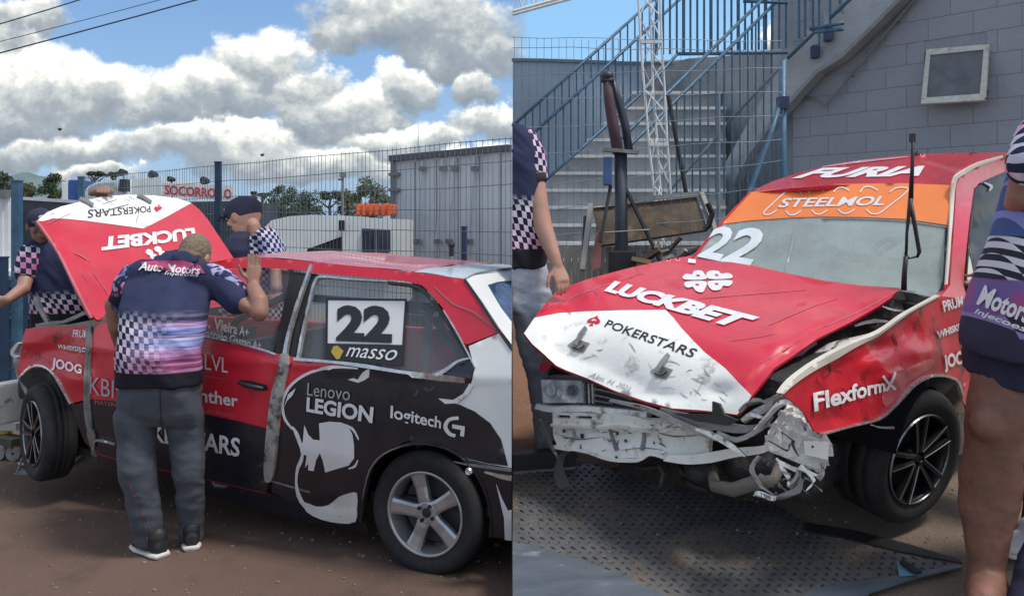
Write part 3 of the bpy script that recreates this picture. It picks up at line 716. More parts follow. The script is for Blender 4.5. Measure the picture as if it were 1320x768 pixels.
# dark blue rack
t = thing('storage_rack', V((W(36, 290, 8.0).x, 8, 0)), 'dark blue wire storage rack standing beside the left blue post', 'rack')
for x in (10, 34, 60):
    for y in (8.0, 8.5): b = MB(); s = W(x, 290, 8); b.box((s.x, y, .55), .02, .02, .55); b.build('upright', BLUED, t)
for z in (.15, .45, .75, 1.05):
    b = MB(); s, e = W(10, 290, 8), W(60, 290, 8); b.box(((s.x+e.x)/2, 8.25, z), (e.x-s.x)/2, .26, .012); b.build('shelf', BLUE, t)
t = thing('white_crate', V((W(10, 290, 8.4).x, 9.0, 0)), 'dirty white bench with clutter on it behind the left worker', 'bench')
b = MB(); s, e = W(-30, 290, 8.6), W(60, 290, 8.6); b.box(((s.x+e.x)/2, 8.85, CAMZ-62/F*8.7), (e.x-s.x)/2, .25, .03, bev=.01); b.build('bench_top', WPAINT, t)
for x in (-25, 25, 55): b = MB(); s = W(x, 290, 8.6); b.box((s.x, 8.85, .55), .03, .2, .56); b.build('leg', WPAINT, t)
b = MB(); s = W(47, 355, 8.5); b.box((s.x, 8.8, 1.2), .07, .08, .12, bev=.02); o = b.build('yellowed_bottle', mat('cream_plastic', (.5, .48, .38), .5)); tag(o, 'cream plastic jug standing on the dirty white bench', 'jug')
# power lines, birds
for a, c, Y, r, lb in (((-60, 41), (75, 0), 16, .012, 'upper left power line crossing the top left corner'), ((-60, 66), (183, -1), 18, .008, 'thin middle power line across the top left sky'), ((-60, 82), (225, 0), 16, .014, 'thickest power line, lowest of the three at top left')):
    e = (c[0]+(c[0]-a[0])*3, c[1]+(c[1]-a[1])*3); A, E = W(a[0]-300, a[1]+(a[1]-c[1])/(c[0]-a[0])*300, Y), W(*e, Y)
    pts = [A.lerp(E, k/16)+V((0, 0, -.25*math.sin(math.pi*k/16)+.12)) for k in range(17)]
    b = MB(); b.tube(pts, r, 5); tag(b.build('power_line', BLACK), lb, 'power line', 'power lines')
for px, py, lb in ((77, 167, 'tiny dark bird in the cloud over the left post'), (338, 200, 'tiny dark bird in the sky above the capped man')):
    c = W(px, py, 30); b = MB(); b.ball(c, .06, .05, .05, seg=8, rings=6); b.prism([c+V((-.09, 0, .02)), c+V((0, .04, 0)), c+V((0, -.04, 0))], (0, 0, .02)); b.prism([c+V((.09, 0, .02)), c+V((0, -.04, 0)), c+V((0, .04, 0))], (0, 0, .02)); b.ball(c+V((.05, 0, .03)), .025)
    tag(b.build('bird', BLACK), lb, 'bird', 'birds')
# ------------------------------------------------------------------ right background: block wall, stairs, rails
# block wall of the building
WL = Surf([(1043, 290, 9.0), (1320, 290, 7.5), (1043, 100, 9.0)], False)
t = thing('block_wall', V((W(1180, 290, 8.2).x, 8.6, 1.2)), 'grey painted concrete block wall of the building behind the red car', 'wall')
pA = WL.at(1022, 290); pB = WL.at(1500, 290); pA.z = pB.z = 0; wd = (pB-pA).normalized(); wn = V((wd.y, -wd.x, 0)); LW = (pB-pA).length
if wn.y > 0: wn = -wn
ax = (wd, -wn, V((0, 0, 1)))
winP = [(1189, 134), (1270, 128), (1275, 57), (1194, 65)]
wpt = [WL.at(*p) for p in winP]; ws = [(p-pA).dot(wd) for p in wpt]; ws0, ws1 = min(ws)+.02, max(ws)-.02; wz0, wz1 = min(p.z for p in wpt)+.02, max(p.z for p in wpt)-.02
b = MB(); z0w, z1w = .8, 4.6
# backing wall with a real opening
for (s0, s1, a, c) in ((0, ws0, z0w, z1w), (ws1, LW, z0w, z1w), (ws0, ws1, z0w, wz0), (ws0, ws1, wz1, z1w)):
    b.box(pA+wd*((s0+s1)/2)+V((0, 0, (a+c)/2))-wn*.13, (s1-s0)/2, .12, (c-a)/2, ax)
b.build('mortar_wall', MORTAR, t)
BH, BL = .205, .40; blk = {}
row = 0; z = 4.6-BH
while z > 1.3:
    s = -(row % 2)*BL/2
    while s < LW:
        segs = [(max(0, s), min(LW, s+BL))]
        if z < wz1 and z+BH > wz0:   # window cuts the course
            segs = [(a, min(c, ws0)) for a, c in segs if a < ws0]+[(max(a, ws1), c) for a, c in segs if c > ws1]
        for a, c in segs:
            if c-a < .03: continue
            zz0, zz1 = z, z+BH
            if a < ws1 and c > ws0:
                pass
            key = round(c-a, 3); loc = pA+wd*((a+c)/2)+V((0, 0, z+BH/2))-wn*(.0125-random.uniform(0, .0025))
            if key not in blk:
                bb = MB(); bb.box((0, 0, 0), (c-a)/2-.0016, .010, BH/2-.0016, ax, bev=.002)
                me = bpy.data.meshes.new('concrete_block'); me.from_pydata([tuple(v) for v in bb.v], [], bb.f); me.materials.append(BLOCK); blk[key] = me
            o = bpy.data.objects.new('concrete_block', blk[key]); COL.objects.link(o); o.parent = t; o.location = loc-ORG[t.name]
        s += BL
    z -= BH; row += 1
b = MB(); b.box(pA+wd*(LW/2)+V((0, 0, .95))-wn*.012, LW/2, .012, .45, ax); b.build('plinth', BLOCK, t)
# tilting window
wt = thing('tilting_window', wpt[0], 'small tilted window with a worn white frame high in the block wall', 'window')
WN = Surf([(1189, 134, WL.at(1189, 134).y-.22), (1270, 128, WL.at(1270, 128).y-.20), (1275, 57, WL.at(1275, 57).y-.02), (1194, 65, WL.at(1194, 65).y-.02)], False)
fr = [(1187, 134), (1194, 64), (1275, 57), (1270, 129)]; inn = [(1194, 126), (1199, 71), (1268, 64), (1263, 121)]
patch('frame', fr, WN, mat('worn_white_frame', (.55, .55, .50), .6, var=.15, vscale=20, col2=(.25, .23, .19), mask=(.58, .72), mscale=18, bump=.002), wt, 12, holes=[inn], thick=.03, smooth=False)
patch('pane', [(1193, 127), (1198, 70), (1269, 63), (1264, 122)], WN, mat('dusty_pane', (.12, .13, .14), .35, coat=.3, var=.25, vscale=8, col2=(.13, .13, .13), mask=(.55, .8), mscale=10), wt, 30, off=-.012, thick=.006)
b = MB(); b.box(pA+wd*((ws0+ws1)/2)+V((0, 0, (wz0+wz1)/2))-wn*.22, (ws1-ws0)/2+.02, .01, (wz1-wz0)/2+.02, ax); b.build('dark_room', BLACK, wt)
for e in (0, 1):
    b = MB(); b.rod(WN.at(1190+e*80, 128), pA+wd*(ws0 if e == 0 else ws1)+V((0, 0, wz0+.06))-wn*.03, .008); b.build('stay', BLACK, wt)
# dark recess of the wall left of the corner
b = MB(); q0, q1 = W(1006, 290, 9.35), W(1043, 290, 9.05); b.prism([V((q0.x, q0.y, .8)), V((q1.x, q1.y, .8)), V((q1.x, q1.y, 4.6)), V((q0.x, q0.y, 4.6))], (0, .3, 0))
tag(b.build('wall_return', BLOCK), 'plain grey wall return between the blue brace post and the block wall', 'wall')
# pipe handrail on the wall
t = thing('pipe_handrail', WL.at(1066, 137), 'bent pale grey pipe handrail climbing the block wall', 'handrail')
pts = [(1042, 127), (1053, 127), (1059, 131), (1064, 136), (1069, 136), (1074, 131), (1130, 63), (1190, -8), (1220, -44)]
b = MB(); b.tube([WL.at(x, y, .07) for x, y in pts], .014, 8); b.build('pipe', mat('pale_pipe', (.24, .25, .26), .45, .4), t, smooth=True)
for x, y in ((1044, 127), (1100, 99), (1160, 28)): b = MB(); b.rod(WL.at(x, y, .07), WL.at(x, y, -.01), .008); b.build('bracket', GREYM, t)

# retaining wall (light painted in: lit pale left, shaded grey right) behind everything
t = thing('retaining_wall', V((W(760, 290, 11).x, 11, 1.0)), 'tall retaining wall, painted lit pale blue at left and shaded grey at right, behind the stairs', 'wall')
RW = Surf([(660, 100, 11.6), (860, 100, 11.2), (1045, 100, 9.6), (660, 300, 11.6), (860, 300, 11.2), (1045, 300, 9.6)])
patch('lit_wall_part', [(661, 78), (700, 78), (760, 80), (828, 82), (828, 330), (661, 330)], RW, CONCB, t, 30, thick=.25)
patch('shaded_wall_part', [(829, 82), (868, 82), (885, 76), (930, 73), (1005, 65), (1045, 58), (1045, 330), (829, 330)], RW, CONCD, t, 20, thick=.25)
patch('coping', [(661, 76), (700, 76.5), (760, 78), (828, 80), (868, 79.5), (868, 83), (828, 83.5), (760, 82), (700, 80), (661, 80)], RW, mat('coping', (.13, .16, .19), .9), t, 20, off=.03, thick=.3)
# stairs: nine treads climbing away to the right
t = thing('concrete_stairs', GP(760, 395), 'broad grey concrete steps rising behind the man at the seam', 'stairs')
steps = [(340, 661, 935), (317.5, 661, 935), (294, 661, 935), (271, 661, 935), (249, 690, 935), (227, 712, 935), (205, 735, 935), (184, 757, 935), (163, 778, 935), (143, 797, 935), (123, 815, 930)]
for k, (y, x0, x1) in enumerate(steps):
    Y = 8.3+.22*k; zt_ = W(0, y, Y).z; a, c = W(x0, y, Y), W(x1, y, Y)
    b = MB(); b.box(((a.x+c.x)/2, Y+.45, (zt_+gz(8.2))/2), (c.x-a.x)/2, .45, (zt_-gz(8.2))/2+.02, bev=.008); b.build('step', CONCD, t)
    b = MB(); b.box(((a.x+c.x)/2, Y+.05, zt_+.03), (c.x-a.x)/2+.004, .075, .017); b.build('step_edge', NOSING, t)
# stringer and upper flight (pale slab with saw-tooth top)
t = thing('upper_stair_flight', V((W(1040, 290, 8.4).x, 8.4, 1.6)), 'pale concrete stair flight with notched edge climbing across the wall', 'stairs')
SF = Surf([(x, y, WL.at(x, y).y-.20) for x, y in ((930, 200), (1060, 80), (1165, 0), (930, 300))], False)
patch('stringer', [(905, 330), (905, 262), (928, 222), (1003, 90), (1013, 72), (1013, 61), (1036, 61), (1036, 38), (1062, 38), (1062, 16), (1088, 18), (1088, -6), (1112, -6), (1112, -30), (1190, -30), (1165, -8), (1119, 39), (1085, 72), (1067, 83), (1054, 90), (1003, 146), (966, 193), (940, 240), (926, 330)], SF, CONC, t, 14, thick=.14, smooth=False)
patch('underside_shade_edge', [(926, 330), (940, 240), (966, 193), (1003, 146), (1054, 90), (1067, 83), (1085, 72), (1119, 39), (1165, -8), (1168, -4), (1121, 43), (1086, 76), (1068, 87), (1056, 94), (1006, 150), (969, 197), (944, 242), (931, 330)], SF, CONCD, t, 14, off=.03, thick=.16, smooth=False)  # darker concrete paints the shadow line under the slab
for (x, y) in ((1071, 46), (1054, 68)):
    b = MB(); p = SF.at(x, y, .05); b.box(p, .035, .05, .065, bev=.008); tag(b.build('anchor_box', BLUED, t))

# ------------------------------------------------------------------ blue stair railings
def railing(label, pts_top, rails, bal, Yf, m=BLUE, r=.018):
    """rails: list of pixel paths; bal: list of ((x,ytop),(x,ybot))"""
    S_ = Yf; t = thing('stair_railing', S_.at(*rails[0][0]), label, 'railing', 'blue stair railings')
    for R in rails:
        b = MB(); b.tube([S_.at(*p) for p in R], r, 8); b.build('handrail', m, t, smooth=True)
    for (x, ya, yb, rr) in bal:
        b = MB(); a_ = S_.at(x, ya); c_ = S_.at(x, yb); b.rod(a_, V((a_.x, a_.y, c_.z)), rr, 6); b.build('baluster', m, t)
def ylin(p, q, x): return p[1]+(q[1]-p[1])*(x-p[0])/(q[0]-p[0])
S1 = Surf([(660, 160, 8.0), (840, 5, 9.2), (660, 300, 8.0)], False)
a, c = (661, 162), (858, -14); bal = []
S1b = Surf([(660, 160, 8.3), (840, 5, 9.6), (660, 300, 8.3)], False)
x = 668
while x < 848: bal.append((x, ylin(a, c, x), ylin((661, 192), (874, -4), x)+6, .009)); x += 9.4
railing('leftmost thin blue railing against the sky at the seam', None, [[a, c]], bal, S1b)
a, c = (685, 174), (900, -22); lo = ((698, 237), (895, 62)); bal = []; x = 688
while x < 842:
    bal.append((x, ylin(a, c, x), min(ylin(*lo, x), 262), .010)); x += 9.6
railing('second blue railing whose balusters reach the lower stair edge', None, [[(661, 196), c], [(690, 244), (761, 181), (835, 113), (874, 69), (930, 70)]], bal, S1)
S2 = Surf([(820, 160, 7.6), (983, 0, 8.6), (820, 300, 7.6)], False)
a, c = (811, 169), (1003, -20); a2, c2 = (816, 184), (1012, -8); bal = []; x = 862
while x < 1002: bal.append((x, ylin(a2, c2, x), min(302, 250+(x-860)*.1), .009)); x += 10.2
railing('long blue double rail crossing the middle of the stairs', None, [[(790, 190), a, c], [(795, 204), a2, c2]], bal, S2)
S3 = Surf([(860, 20, 9.0), (1020, 20, 8.6), (860, 80, 9.0)], False)
bal = [(x, -30, 70-(x-866)*.05, .012 if i % 4 else .018) for i, x in enumerate(np.arange(846, 1016, 8.8))]
railing('upper landing railing of close vertical bars against the sky', None, [[(874, 70), (1016, 68)], [(958, 2), (1016, 4)], [(840, -20), (1020, -20)]], bal, S3)
S4 = Surf([(1030, 40, 8.2), (1120, 0, 7.8), (1030, 100, 8.2)], False)
bal = [(x, -30, yb, .012) for x, yb in ((1030, 50), (1038, 48), (1048, 46), (1056, 60), (1070, 40), (1083, 6))]
railing('short blue rail pieces above the notched stair flight', None, [[(1015, 76), (1050, 42), (1087, 38)], [(1070, 24), (1112, -16)], [(1044, 38), (1088, 30)]], bal, S4)
S5 = Surf([(930, 150, 7.9), (1010, 80, 7.5), (930, 300, 7.9)], False)
railing('pale lower handrail slanting up to the tall blue post', None, [[(850, 262), (924, 176)], [(938, 159), (1003, 90), (1014, 77)]], [(926, 120, 330, .02)], S5, mat('pale_blue_rail', (.17, .23, .28), .5), .014)
# tall blue post with brace
t = thing('blue_brace_post', V((W(1009, 290, 7.0).x, 7.0, gz(7))), 'tall thick blue steel post with a slanting brace in front of the stairs', 'post')
p = W(1009, 290, 7.0); b = MB(); b.tube([V((p.x, p.y, gz(7))), V((p.x, p.y, W(0, 79, 7).z))], .032, 12); b.build('post_tube', BLUE, t, smooth=True)
b = MB(); b.tube([W(1006, 132, 6.97), W(993, 175, 6.9), W(972, 232, 6.8), W(950, 300, 6.7), W(930, 355, 6.6)], .022, 8); b.build('brace', BLUE, t, smooth=True)
b = MB(); b.box(W(1009, 133, 6.98), .04, .045, .05); b.build('clamp', BLUED, t)
# wire fence in front of the stairs
t = thing('wire_fence', V((W(830, 290, 6.2).x, 6.2, gz(6.2))), 'thin pale wire fence hung across the front of the stairs', 'fence')
S6 = Surf([(660, 200, 6.5), (1008, 200, 5.9), (660, 50, 6.5)], False); b = MB(); x = 663
while x < 1006:
    top_ = 48+4*min(1, (x-660)/120); b.tube([S6.at(x, top_), S6.at(x+.8*math.sin(x), 150), S6.at(x, 380)], .0016, 4); x += 9.6 if x < 790 else 11.5
b.build('vertical_wires', WIRE, t)
b = MB()
for i, (ya, yb) in enumerate(((48, 54), (61, 66), (97, 88), (129, 118), (166, 148), (200, 180), (243, 208), (276, 240), (310, 272), (345, 305))):
    pts = [S6.at(660.5+(1008-660.5)*j/9, ya+(yb-ya)*j/9+1.2*math.sin(j*1.9+i)) for j in range(10)]; b.tube(pts, .0026, 4)
b.build('horizontal_wires', WIREL, t)
# white lattice mast
t = thing('lattice_mast', V((W(850, 290, 7).x, 7, gz(7))), 'slender white lattice mast with three tubes in front of the stairs', 'mast')
LM = mat('white_mast', (.66, .70, .72), .5, .1, var=.1)
path = [(0, 823, 838, 851), (-60, 820, 836, 848), (60, 826, 840, 853), (120, 831, 842, 857), (180, 836, 847, 860), (255, 844, 852, 865), (330, 850, 860, 872)]; path.sort()
ch = []
for c_ in range(3):
    pts = [W(q[1+c_], q[0], 7+(.10 if c_ == 1 else 0)) for q in path]; ch.append(pts); b = MB(); b.tube(pts, .010, 8); b.build('chord', LM, t, smooth=True)
def chp(c_, y):
    ys = [q[0] for q in path]; x = np.interp(y, ys, [q[1+c_] for q in path]); return W(float(x), y, 7+(.10 if c_ == 1 else 0))
y = -40; k = 0
while y < 310:
    for c_, d_ in ((0, 1), (1, 2), (2, 0)):
        b = MB(); a_, e_ = (chp(c_, y), chp(d_, y+31)) if k % 2 == 0 else (chp(d_, y), chp(c_, y+31)); b.rod(a_, e_, .006, 5); b.build('lacing', LM, t)
    y += 31; k += 1
for y in (54, 186):
    b = MB(); b.bar(chp(0, y), chp(2, y), .03, .03); b.build('joint_plate', LM, t)
# dark post with tripod
t = thing('tripod_stand', V((W(803, 290, 6.0).x, 6.0, gz(6))), 'dark stand with a round head, crossbar and spread legs beside the mast', 'stand')
DM = mat('dark_blue_grey', (.035, .045, .065), .5, .2); Y = 6.0
b = MB(); b.tube([W(800, 196, Y), W(801, 300, Y), W(802, 350, Y), W(802, 420, Y)], [.045, .045, .05, .05], 12); b.build('pole', DM, t, smooth=True)
b = MB(); b.tube([W(782, 100, Y), W(785, 130, Y), W(790, 160, Y), W(797, 198, Y)], [.028, .036, .040, .040], 10); b.build('rolled_cover', mat('dark_red_cloth', (.08, .045, .06), .8), t, smooth=True)
b = MB(); b.tube([W(786, 92, Y+.05), W(797, 130, Y+.05), W(806, 162, Y+.05), W(811, 196, Y+.05)], [.02, .028, .03, .03], 8); b.build('folded_arm', DM, t, smooth=True)
b = MB(); b.ball(W(783, 98, Y), .045, .04, .035); b.ball(W(784, 109, Y), .03, .03, .05); b.box(W(783, 104, Y), .045, .03, .012); b.build('head', DM, t, smooth=True)
b = MB(); b.bar(W(777, 193, Y-.03), W(823, 197, Y-.03), .09, .025); b.build('crossbar', GREYM, t)
b = MB(); b.box(W(783, 221, Y-.02), .03, .03, .10, bev=.01); b.build('blue_bracket', mat('mid_blue', (.05, .12, .28), .5), t)
for a_, e_ in (((787, 240), (774, 312)), ((803, 236), (852, 338))):
    b = MB(); b.rod(W(*a_, Y), W(*e_, Y-.15), .014); b.build('leg', BLACK, t)
b = MB(); b.rod(W(776, 300, Y-.12), W(838, 296, Y-.12), .006); b.build('spreader', GREYM, t)
b = MB(); b.rod(W(861, 122, 6.6), W(885, 252, 6.6), .017, 8); tag(b.build('leaning_pole', BLACK), 'thin black pole leaning beside the white lattice mast', 'pole')
# trailer with rusty board and debris
t = thing('debris_trailer', V((W(835, 290, 5.9).x, 6.0, gz(5.9))), 'open trailer with a rusty tailboard full of broken wood and scrap', 'trailer')
TS = Surf([(757, 300, 6.1), (918, 300, 6.1), (757, 360, 6.0), (760, 250, 6.35)], False)
patch('rusty_board', [(764, 268), (898, 254), (912, 296), (775, 316)], TS, RUST, t, 20, thick=.03)
for q in ([(762, 265), (904, 251)], [(762, 265), (751, 350)], [(903, 251), (921, 300)]):
    b = MB(); b.bar(TS.at(*q[0], .02), TS.at(*q[1], .02), .035, .035); b.build('frame_rail', mat('pale_rail', (.30, .30, .28), .7, var=.2), t)
x = 700
while x < 872:
    w = random.uniform(8, 10.5); patch('fence_board', [(x, 318+random.uniform(-2, 2)), (x+w-1, 318+random.uniform(-2, 2)), (x+w-1, 398), (x, 398)], Surf([(700, 300, 6.2), (900, 300, 6.2), (700, 400, 6.2)], False), WOODG, t, 100, thick=.02, smooth=False); x += w
for k, (x0, y0, x1, y1, w) in enumerate(((826, 338, 850, 322, .05), (838, 340, 868, 330, .04), (850, 336, 846, 318, .03), (856, 330, 878, 306, .03), (868, 336, 884, 322, .04), (815, 334, 840, 339, .05), (880, 330, 905, 318, .03), (832, 330, 862, 322, .02))):
    b = MB(); b.bar(W(x0, y0, 5.9), W(x1, y1, 5.85), w, w*.6, (0, .3, 1)); tag(b.build('scrap_piece', [RUST, WOODG, mat('tan_wood', (.26, .17, .09), .8)][k % 3]), ['splintered brown plank end', 'grey board offcut', 'tan wooden stick', 'dark rusty upright bar', 'rusty strip', 'grey slat', 'tan batten', 'thin rusty lath'][k]+' in the scrap heap of the trailer, '+['leftmost big one', 'lying flat', 'standing short', 'at the top', 'at the right', 'low at left', 'near the windscreen', 'across the middle'][k], 'scrap', 'scrap on the debris trailer')
patch('red_rag', [(768, 302), (776, 296), (774, 345), (762, 348)], Surf([(760, 300, 5.9), (780, 300, 5.9), (760, 350, 5.9)], False), mat('pink_cloth', (.35, .15, .14), .9), t, 10, thick=.02)
b = MB(); b.box(W(802, 338, 5.95), .09, .06, .08, bev=.01); b.build('black_box', BLACK, t)
patch('black_hose', [(752, 278), (756, 278), (754, 320), (750, 320)], TS, BLACK, t, 20, thick=.02)
b = MB(); b.tube([W(912, 262, 5.9), W(918, 275, 5.9), (W(914, 290, 5.9)), W(908, 296, 5.9)], .02, 8); tag(b.build('dark_hose', BLACK), 'short curled black hose end beside the windscreen corner', 'hose')
# roof truss at top left of the right-hand yard
t = thing('roof_truss', W(690, 0, 9), 'pale steel roof truss poking into the top at the seam', 'truss')
ua, ub, la, lb_ = (661, -2), (760, -36), (661, 19), (760, -8)
for q in ((ua, ub), (la, lb_), ((661, 15), (760, -12))):
    b = MB(); b.rod(W(*q[0], 9), W(*q[1], 9), .018, 6); b.build('chord', LM, t)
for k in range(7):
    x0 = 661+k*14; b = MB(); b.rod(W(x0, ylin(la, lb_, x0), 9), W(x0+7, ylin(ua, ub, x0+7), 9), .01, 5); b.rod(W(x0+7, ylin(ua, ub, x0+7), 9), W(x0+14, ylin(la, lb_, x0+14), 9), .01, 5); b.build('lacing', LM, t)

# ------------------------------------------------------------------ plates on the right-hand yard
t = thing('tread_plate', GP(900, 680), 'worn dark tread plate lying under and in front of the car', 'metal plate')
PP = [(661, 612), (760, 600), (900, 640), (1000, 655), (1043, 680), (1100, 697), (1160, 714), (1241, 733), (1190, 745), (1110, 770), (1000, 800), (661, 800)]
ground_patch('plate_sheet', PP, PLATE, .012, .008, t)
b = MB(); PW = [GP(*p) for p in PP]; pol = [(p.x, p.y) for p in PW]; X0, X1 = min(p[0] for p in pol), max(p[0] for p in pol); Y0, Y1 = min(p[1] for p in pol), max(p[1] for p in pol)
pts = []; iy = 0; Y = Y0+.01
while Y < Y1:
    X = X0+(iy % 2)*.021
    while X < X1: pts.append((X, Y, iy)); X += .042
    Y += .036; iy += 1
A = np.array([(p[0], p[1]) for p in pts]); kk = inpoly(A, pol); rnd = random.Random(3)
for (X, Y, i), k in zip(pts, kk):
    if not k or rnd.random() < .04 or Y < 3.2: continue
    c = V((X, Y, gz(Y)))+YN*.013; d = V((.7, .7*(1 if i % 2 else -1), 0)); d.z = GS*d.y; d.normalize(); e = d.cross(YN)
    l, w_, h = .017, .0065, .005
    b.add([c-d*l, c-e*w_, c+d*l, c+e*w_, c+YN*h], [(0, 1, 4), (1, 2, 4), (2, 3, 4), (3, 0, 4)])
tag(b.build('lugs', LUG, t), kind='stuff')
o = ground_patch('ramp_sheet', [(661, 704), (700, 712), (760, 731), (812, 752), (860, 775), (900, 800), (661, 800)], ALU, .022, .008); tag(o, 'smooth blue grey metal sheet at the bottom of the seam on the tread plate', 'metal sheet')
o = ground_patch('edge_sheet', [(1020, 800), (1040, 768), (1100, 757), (1165, 748), (1190, 742), (1236, 735), (1241, 737), (1180, 752), (1120, 772), (1100, 800)], ALU, .026, .005); tag(o, 'narrow bright metal edge strip at the right tip of the tread plate', 'metal strip')
o = ground_patch('black_strip', [(1035, 678), (1100, 688), (1170, 706), (1236, 726), (1240, 731), (1160, 716), (1095, 700), (1040, 690)], BLACK, .02, .006); tag(o, 'ragged black rubber strip along the far edge of the tread plate', 'rubber strip')
b = MB(); b.prism([GP(1155, 733)+YN*.03, GP(1180, 750)+YN*.03, GP(1158, 752)+YN*.03], YN*.006); tag(b.build('blue_shard', mat('blue_shard', (.15, .30, .36), .3)), 'small pale blue broken shard lying on the tread plate', 'shard')
b = MB(); b.prism([GP(1162, 736)+YN*.045, GP(1187, 752)+YN*.045, GP(1178, 754)+YN*.045, GP(1158, 739)+YN*.045], YN*.01); tag(b.build('black_shard', BLACK), 'thin black sliver beside the blue shard', 'shard')
# black tray behind the plate at the seam
t = thing('black_tray', GP(700, 610), 'black wheel tray lying at the seam under the headlight', 'tray')
b = MB(); P = [GP(661, 611), GP(742, 604)]; b.bar(P[0]+V((0, 0, .045)), P[1]+V((0, 0, .045)), .02, .10); b.build('front_lip', BLACK, t)
b = MB(); b.bar(P[0]+V((0, .09, .06)), P[1]+V((0, .09, .06)), .14, .02); b.build('tray_floor', BLACK, t)
b = MB(); b.bar(P[0]+V((0, -.015, .012)), P[1]+V((0, -.02, .012)), .02, .012); b.build('pale_rim', GREYM, t)
# ------------------------------------------------------------------ wheels
def wheel(parent, c, n, up, R, w, rimr, style, spin=0):
    n = V(n).normalized(); c = V(c)
    b = MB(); sh = .018
    b.lathe(c, n, up, [(rimr-.004, -.012), (rimr+.01, -.004), (rimr+.03, .004), ((R+rimr)/2, .010), (R-.022, .004), (R-.008, -.012), (R, -.03), (R, -.055), (R-.0025, -.058), (R-.0025, -.066), (R, -.069), (R, -w/2-.004), (R-.0025, -w/2), (R-.0025, -w/2-.008), (R, -w/2-.012), (R, -w+.06), (R-.0025, -w+.057), (R-.0025, -w+.05), (R, -w+.047), (R, -w+.03), (R-.008, -w+.012), (R-.022, -w), (rimr, -w)], 72)
    t = b.build('tyre', RUBBER, parent, smooth=True)
    b = MB()
    b.lathe(c, n, up, [(rimr-.004, -.014), (rimr+.004, -.006), (rimr+.003, .0), (rimr-.008, -.001), (rimr-.012, -.010), (rimr-.022, -.05), (rimr-.03, -w+.02), (rimr, -w)], 64)
    m = RIMS if style == 'silver' else RIMB
    r = b.build('rim', m, t, smooth=True)
    b = MB(); b.lathe(c, n, up, [(.001, -.10), (rimr-.04, -.10), (rimr-.04, -.115), (.001, -.115)], 40); b.build('brake_disc', DARK if style != 'silver' else mat('dull_disc', (.06, .06, .065), .6, .3), t)
    u0 = (V(up)-n*V(up).dot(n)).normalized(); w0 = n.cross(u0)
    for k in range(5):
        an = spin+2*math.pi*k/5; d = u0*math.cos(an)+w0*math.sin(an); e = n.cross(d)
        b = MB()
        if style == 'silver':
            prof = [(.035, .034, -.022), (.07, .030, -.018), (.12, .032, -.020), (rimr-.03, .037, -.014), (rimr-.008, .044, -.010)]
            vs = []
            for rr, hw, h in prof:
                o_ = c+d*rr
                vs += [o_-e*hw+n*(h-.03), o_-e*hw+n*(h-.006), o_-e*hw*.6+n*h, o_+e*hw*.6+n*h, o_+e*hw+n*(h-.006), o_+e*hw+n*(h-.03)]
            fs = []
            for i in range(len(prof)-1):
                for j in range(6): fs.append([i*6+j, i*6+(j+1) % 6, i*6+6+(j+1) % 6, i*6+6+j])
            fs += [[5, 4, 3, 2, 1, 0], [len(vs)-6+j for j in range(6)]]; b.add(vs, fs); b.build('spoke', m, t)
        else:
            for sgn in (-1, 1):   # a split spoke, each half with a machined edge
                q = [c+d*.035+e*(sgn*.012)+n*-.02, c+d*(rimr*.55)+e*(sgn*.022)+n*-.012, c+d*(rimr-.006)+e*(sgn*.034)+n*-.008]
                for i in range(2): b.bar(q[i], q[i+1], .020, .03, n)
            b.build('spoke', RIMB, t)
            b = MB()
            for sgn in (-1, 1):
                q = [c+d*.03+e*(sgn*.018)+n*-.003, c+d*(rimr*.55)+e*(sgn*.029)+n*.004, c+d*(rimr-.006)+e*(sgn*.041)+n*.008]; b.tube(q, .0026, 5)
            b.build('spoke_edge', RIMEDGE, t)
    if style != 'silver':
        b = MB(); b.lathe(c, n, up, [(rimr-.003, .0), (rimr-.001, .006), (rimr+.003, .0)], 64, True); b.build('rim_edge', RIMEDGE, t)
    b = MB(); b.lathe(c, n, up, [(.001, -.026), (.022, -.026), (.05, -.02), (.058, -.03), (.058, -.07)], 32); b.build('hub', m, t, smooth=True)
    b = MB(); b.lathe(c, n, up, [(.001, -.012), (.016, -.013), (.022, -.020), (.022, -.03)], 20); b.build('hub_cap', BLACK, t)
    for k in range(4):
        an = spin+math.pi/4+k*math.pi/2; p = c+(u0*math.cos(an)+w0*math.sin(an))*.040
        b = MB(); b.lathe(p, n, up, [(.001, -.008), (.0075, -.008), (.009, -.012), (.009, -.03)], 8); b.build('wheel_nut', BLACK if style == 'silver' else GREYM, t)
    return t

# ------------------------------------------------------------------ LEFT: the wrecked car seen along its side
nL = V((-.396, -.918, 0)).normalized()            # outward from the flank we see
fL = V((-.918, .396, 0)).normalized()             # towards the car's nose
inL_ = -nL
P0 = V((-.404, 3.90, 0))+nL*.015
rngd = np.random.default_rng(5)
def dents(lst, ridges=()):
    def f(x, y):
        d = 0*x
        for x1, y1, x2, y2, w, a in ridges:      # a fold running from one point to the other
            L = math.hypot(x2-x1, y2-y1); s = ((x-x1)*(x2-x1)+(y-y1)*(y2-y1))/L/L; n_ = ((x-x1)*(y2-y1)-(y-y1)*(x2-x1))/L
            d = d+a*np.exp(-np.abs(n_)/w)*np.exp(-np.clip(np.abs(s-.5)-.35, 0, None)**2/.03)
        for cx, cy, rx, ry, a in lst: d = d+a*np.exp(-((x-cx)/rx)**2-((y-cy)/ry)**2)
        return d
    return f
def tumL(z): return np.where(z > .93, .36*(z-.93)+.25*np.clip(z-1.25, 0, 1)**1.5, 0)+np.where(z < .52, .22*(.52-z), 0)+.012*((z-.72)/.25)**2*(z < .93)
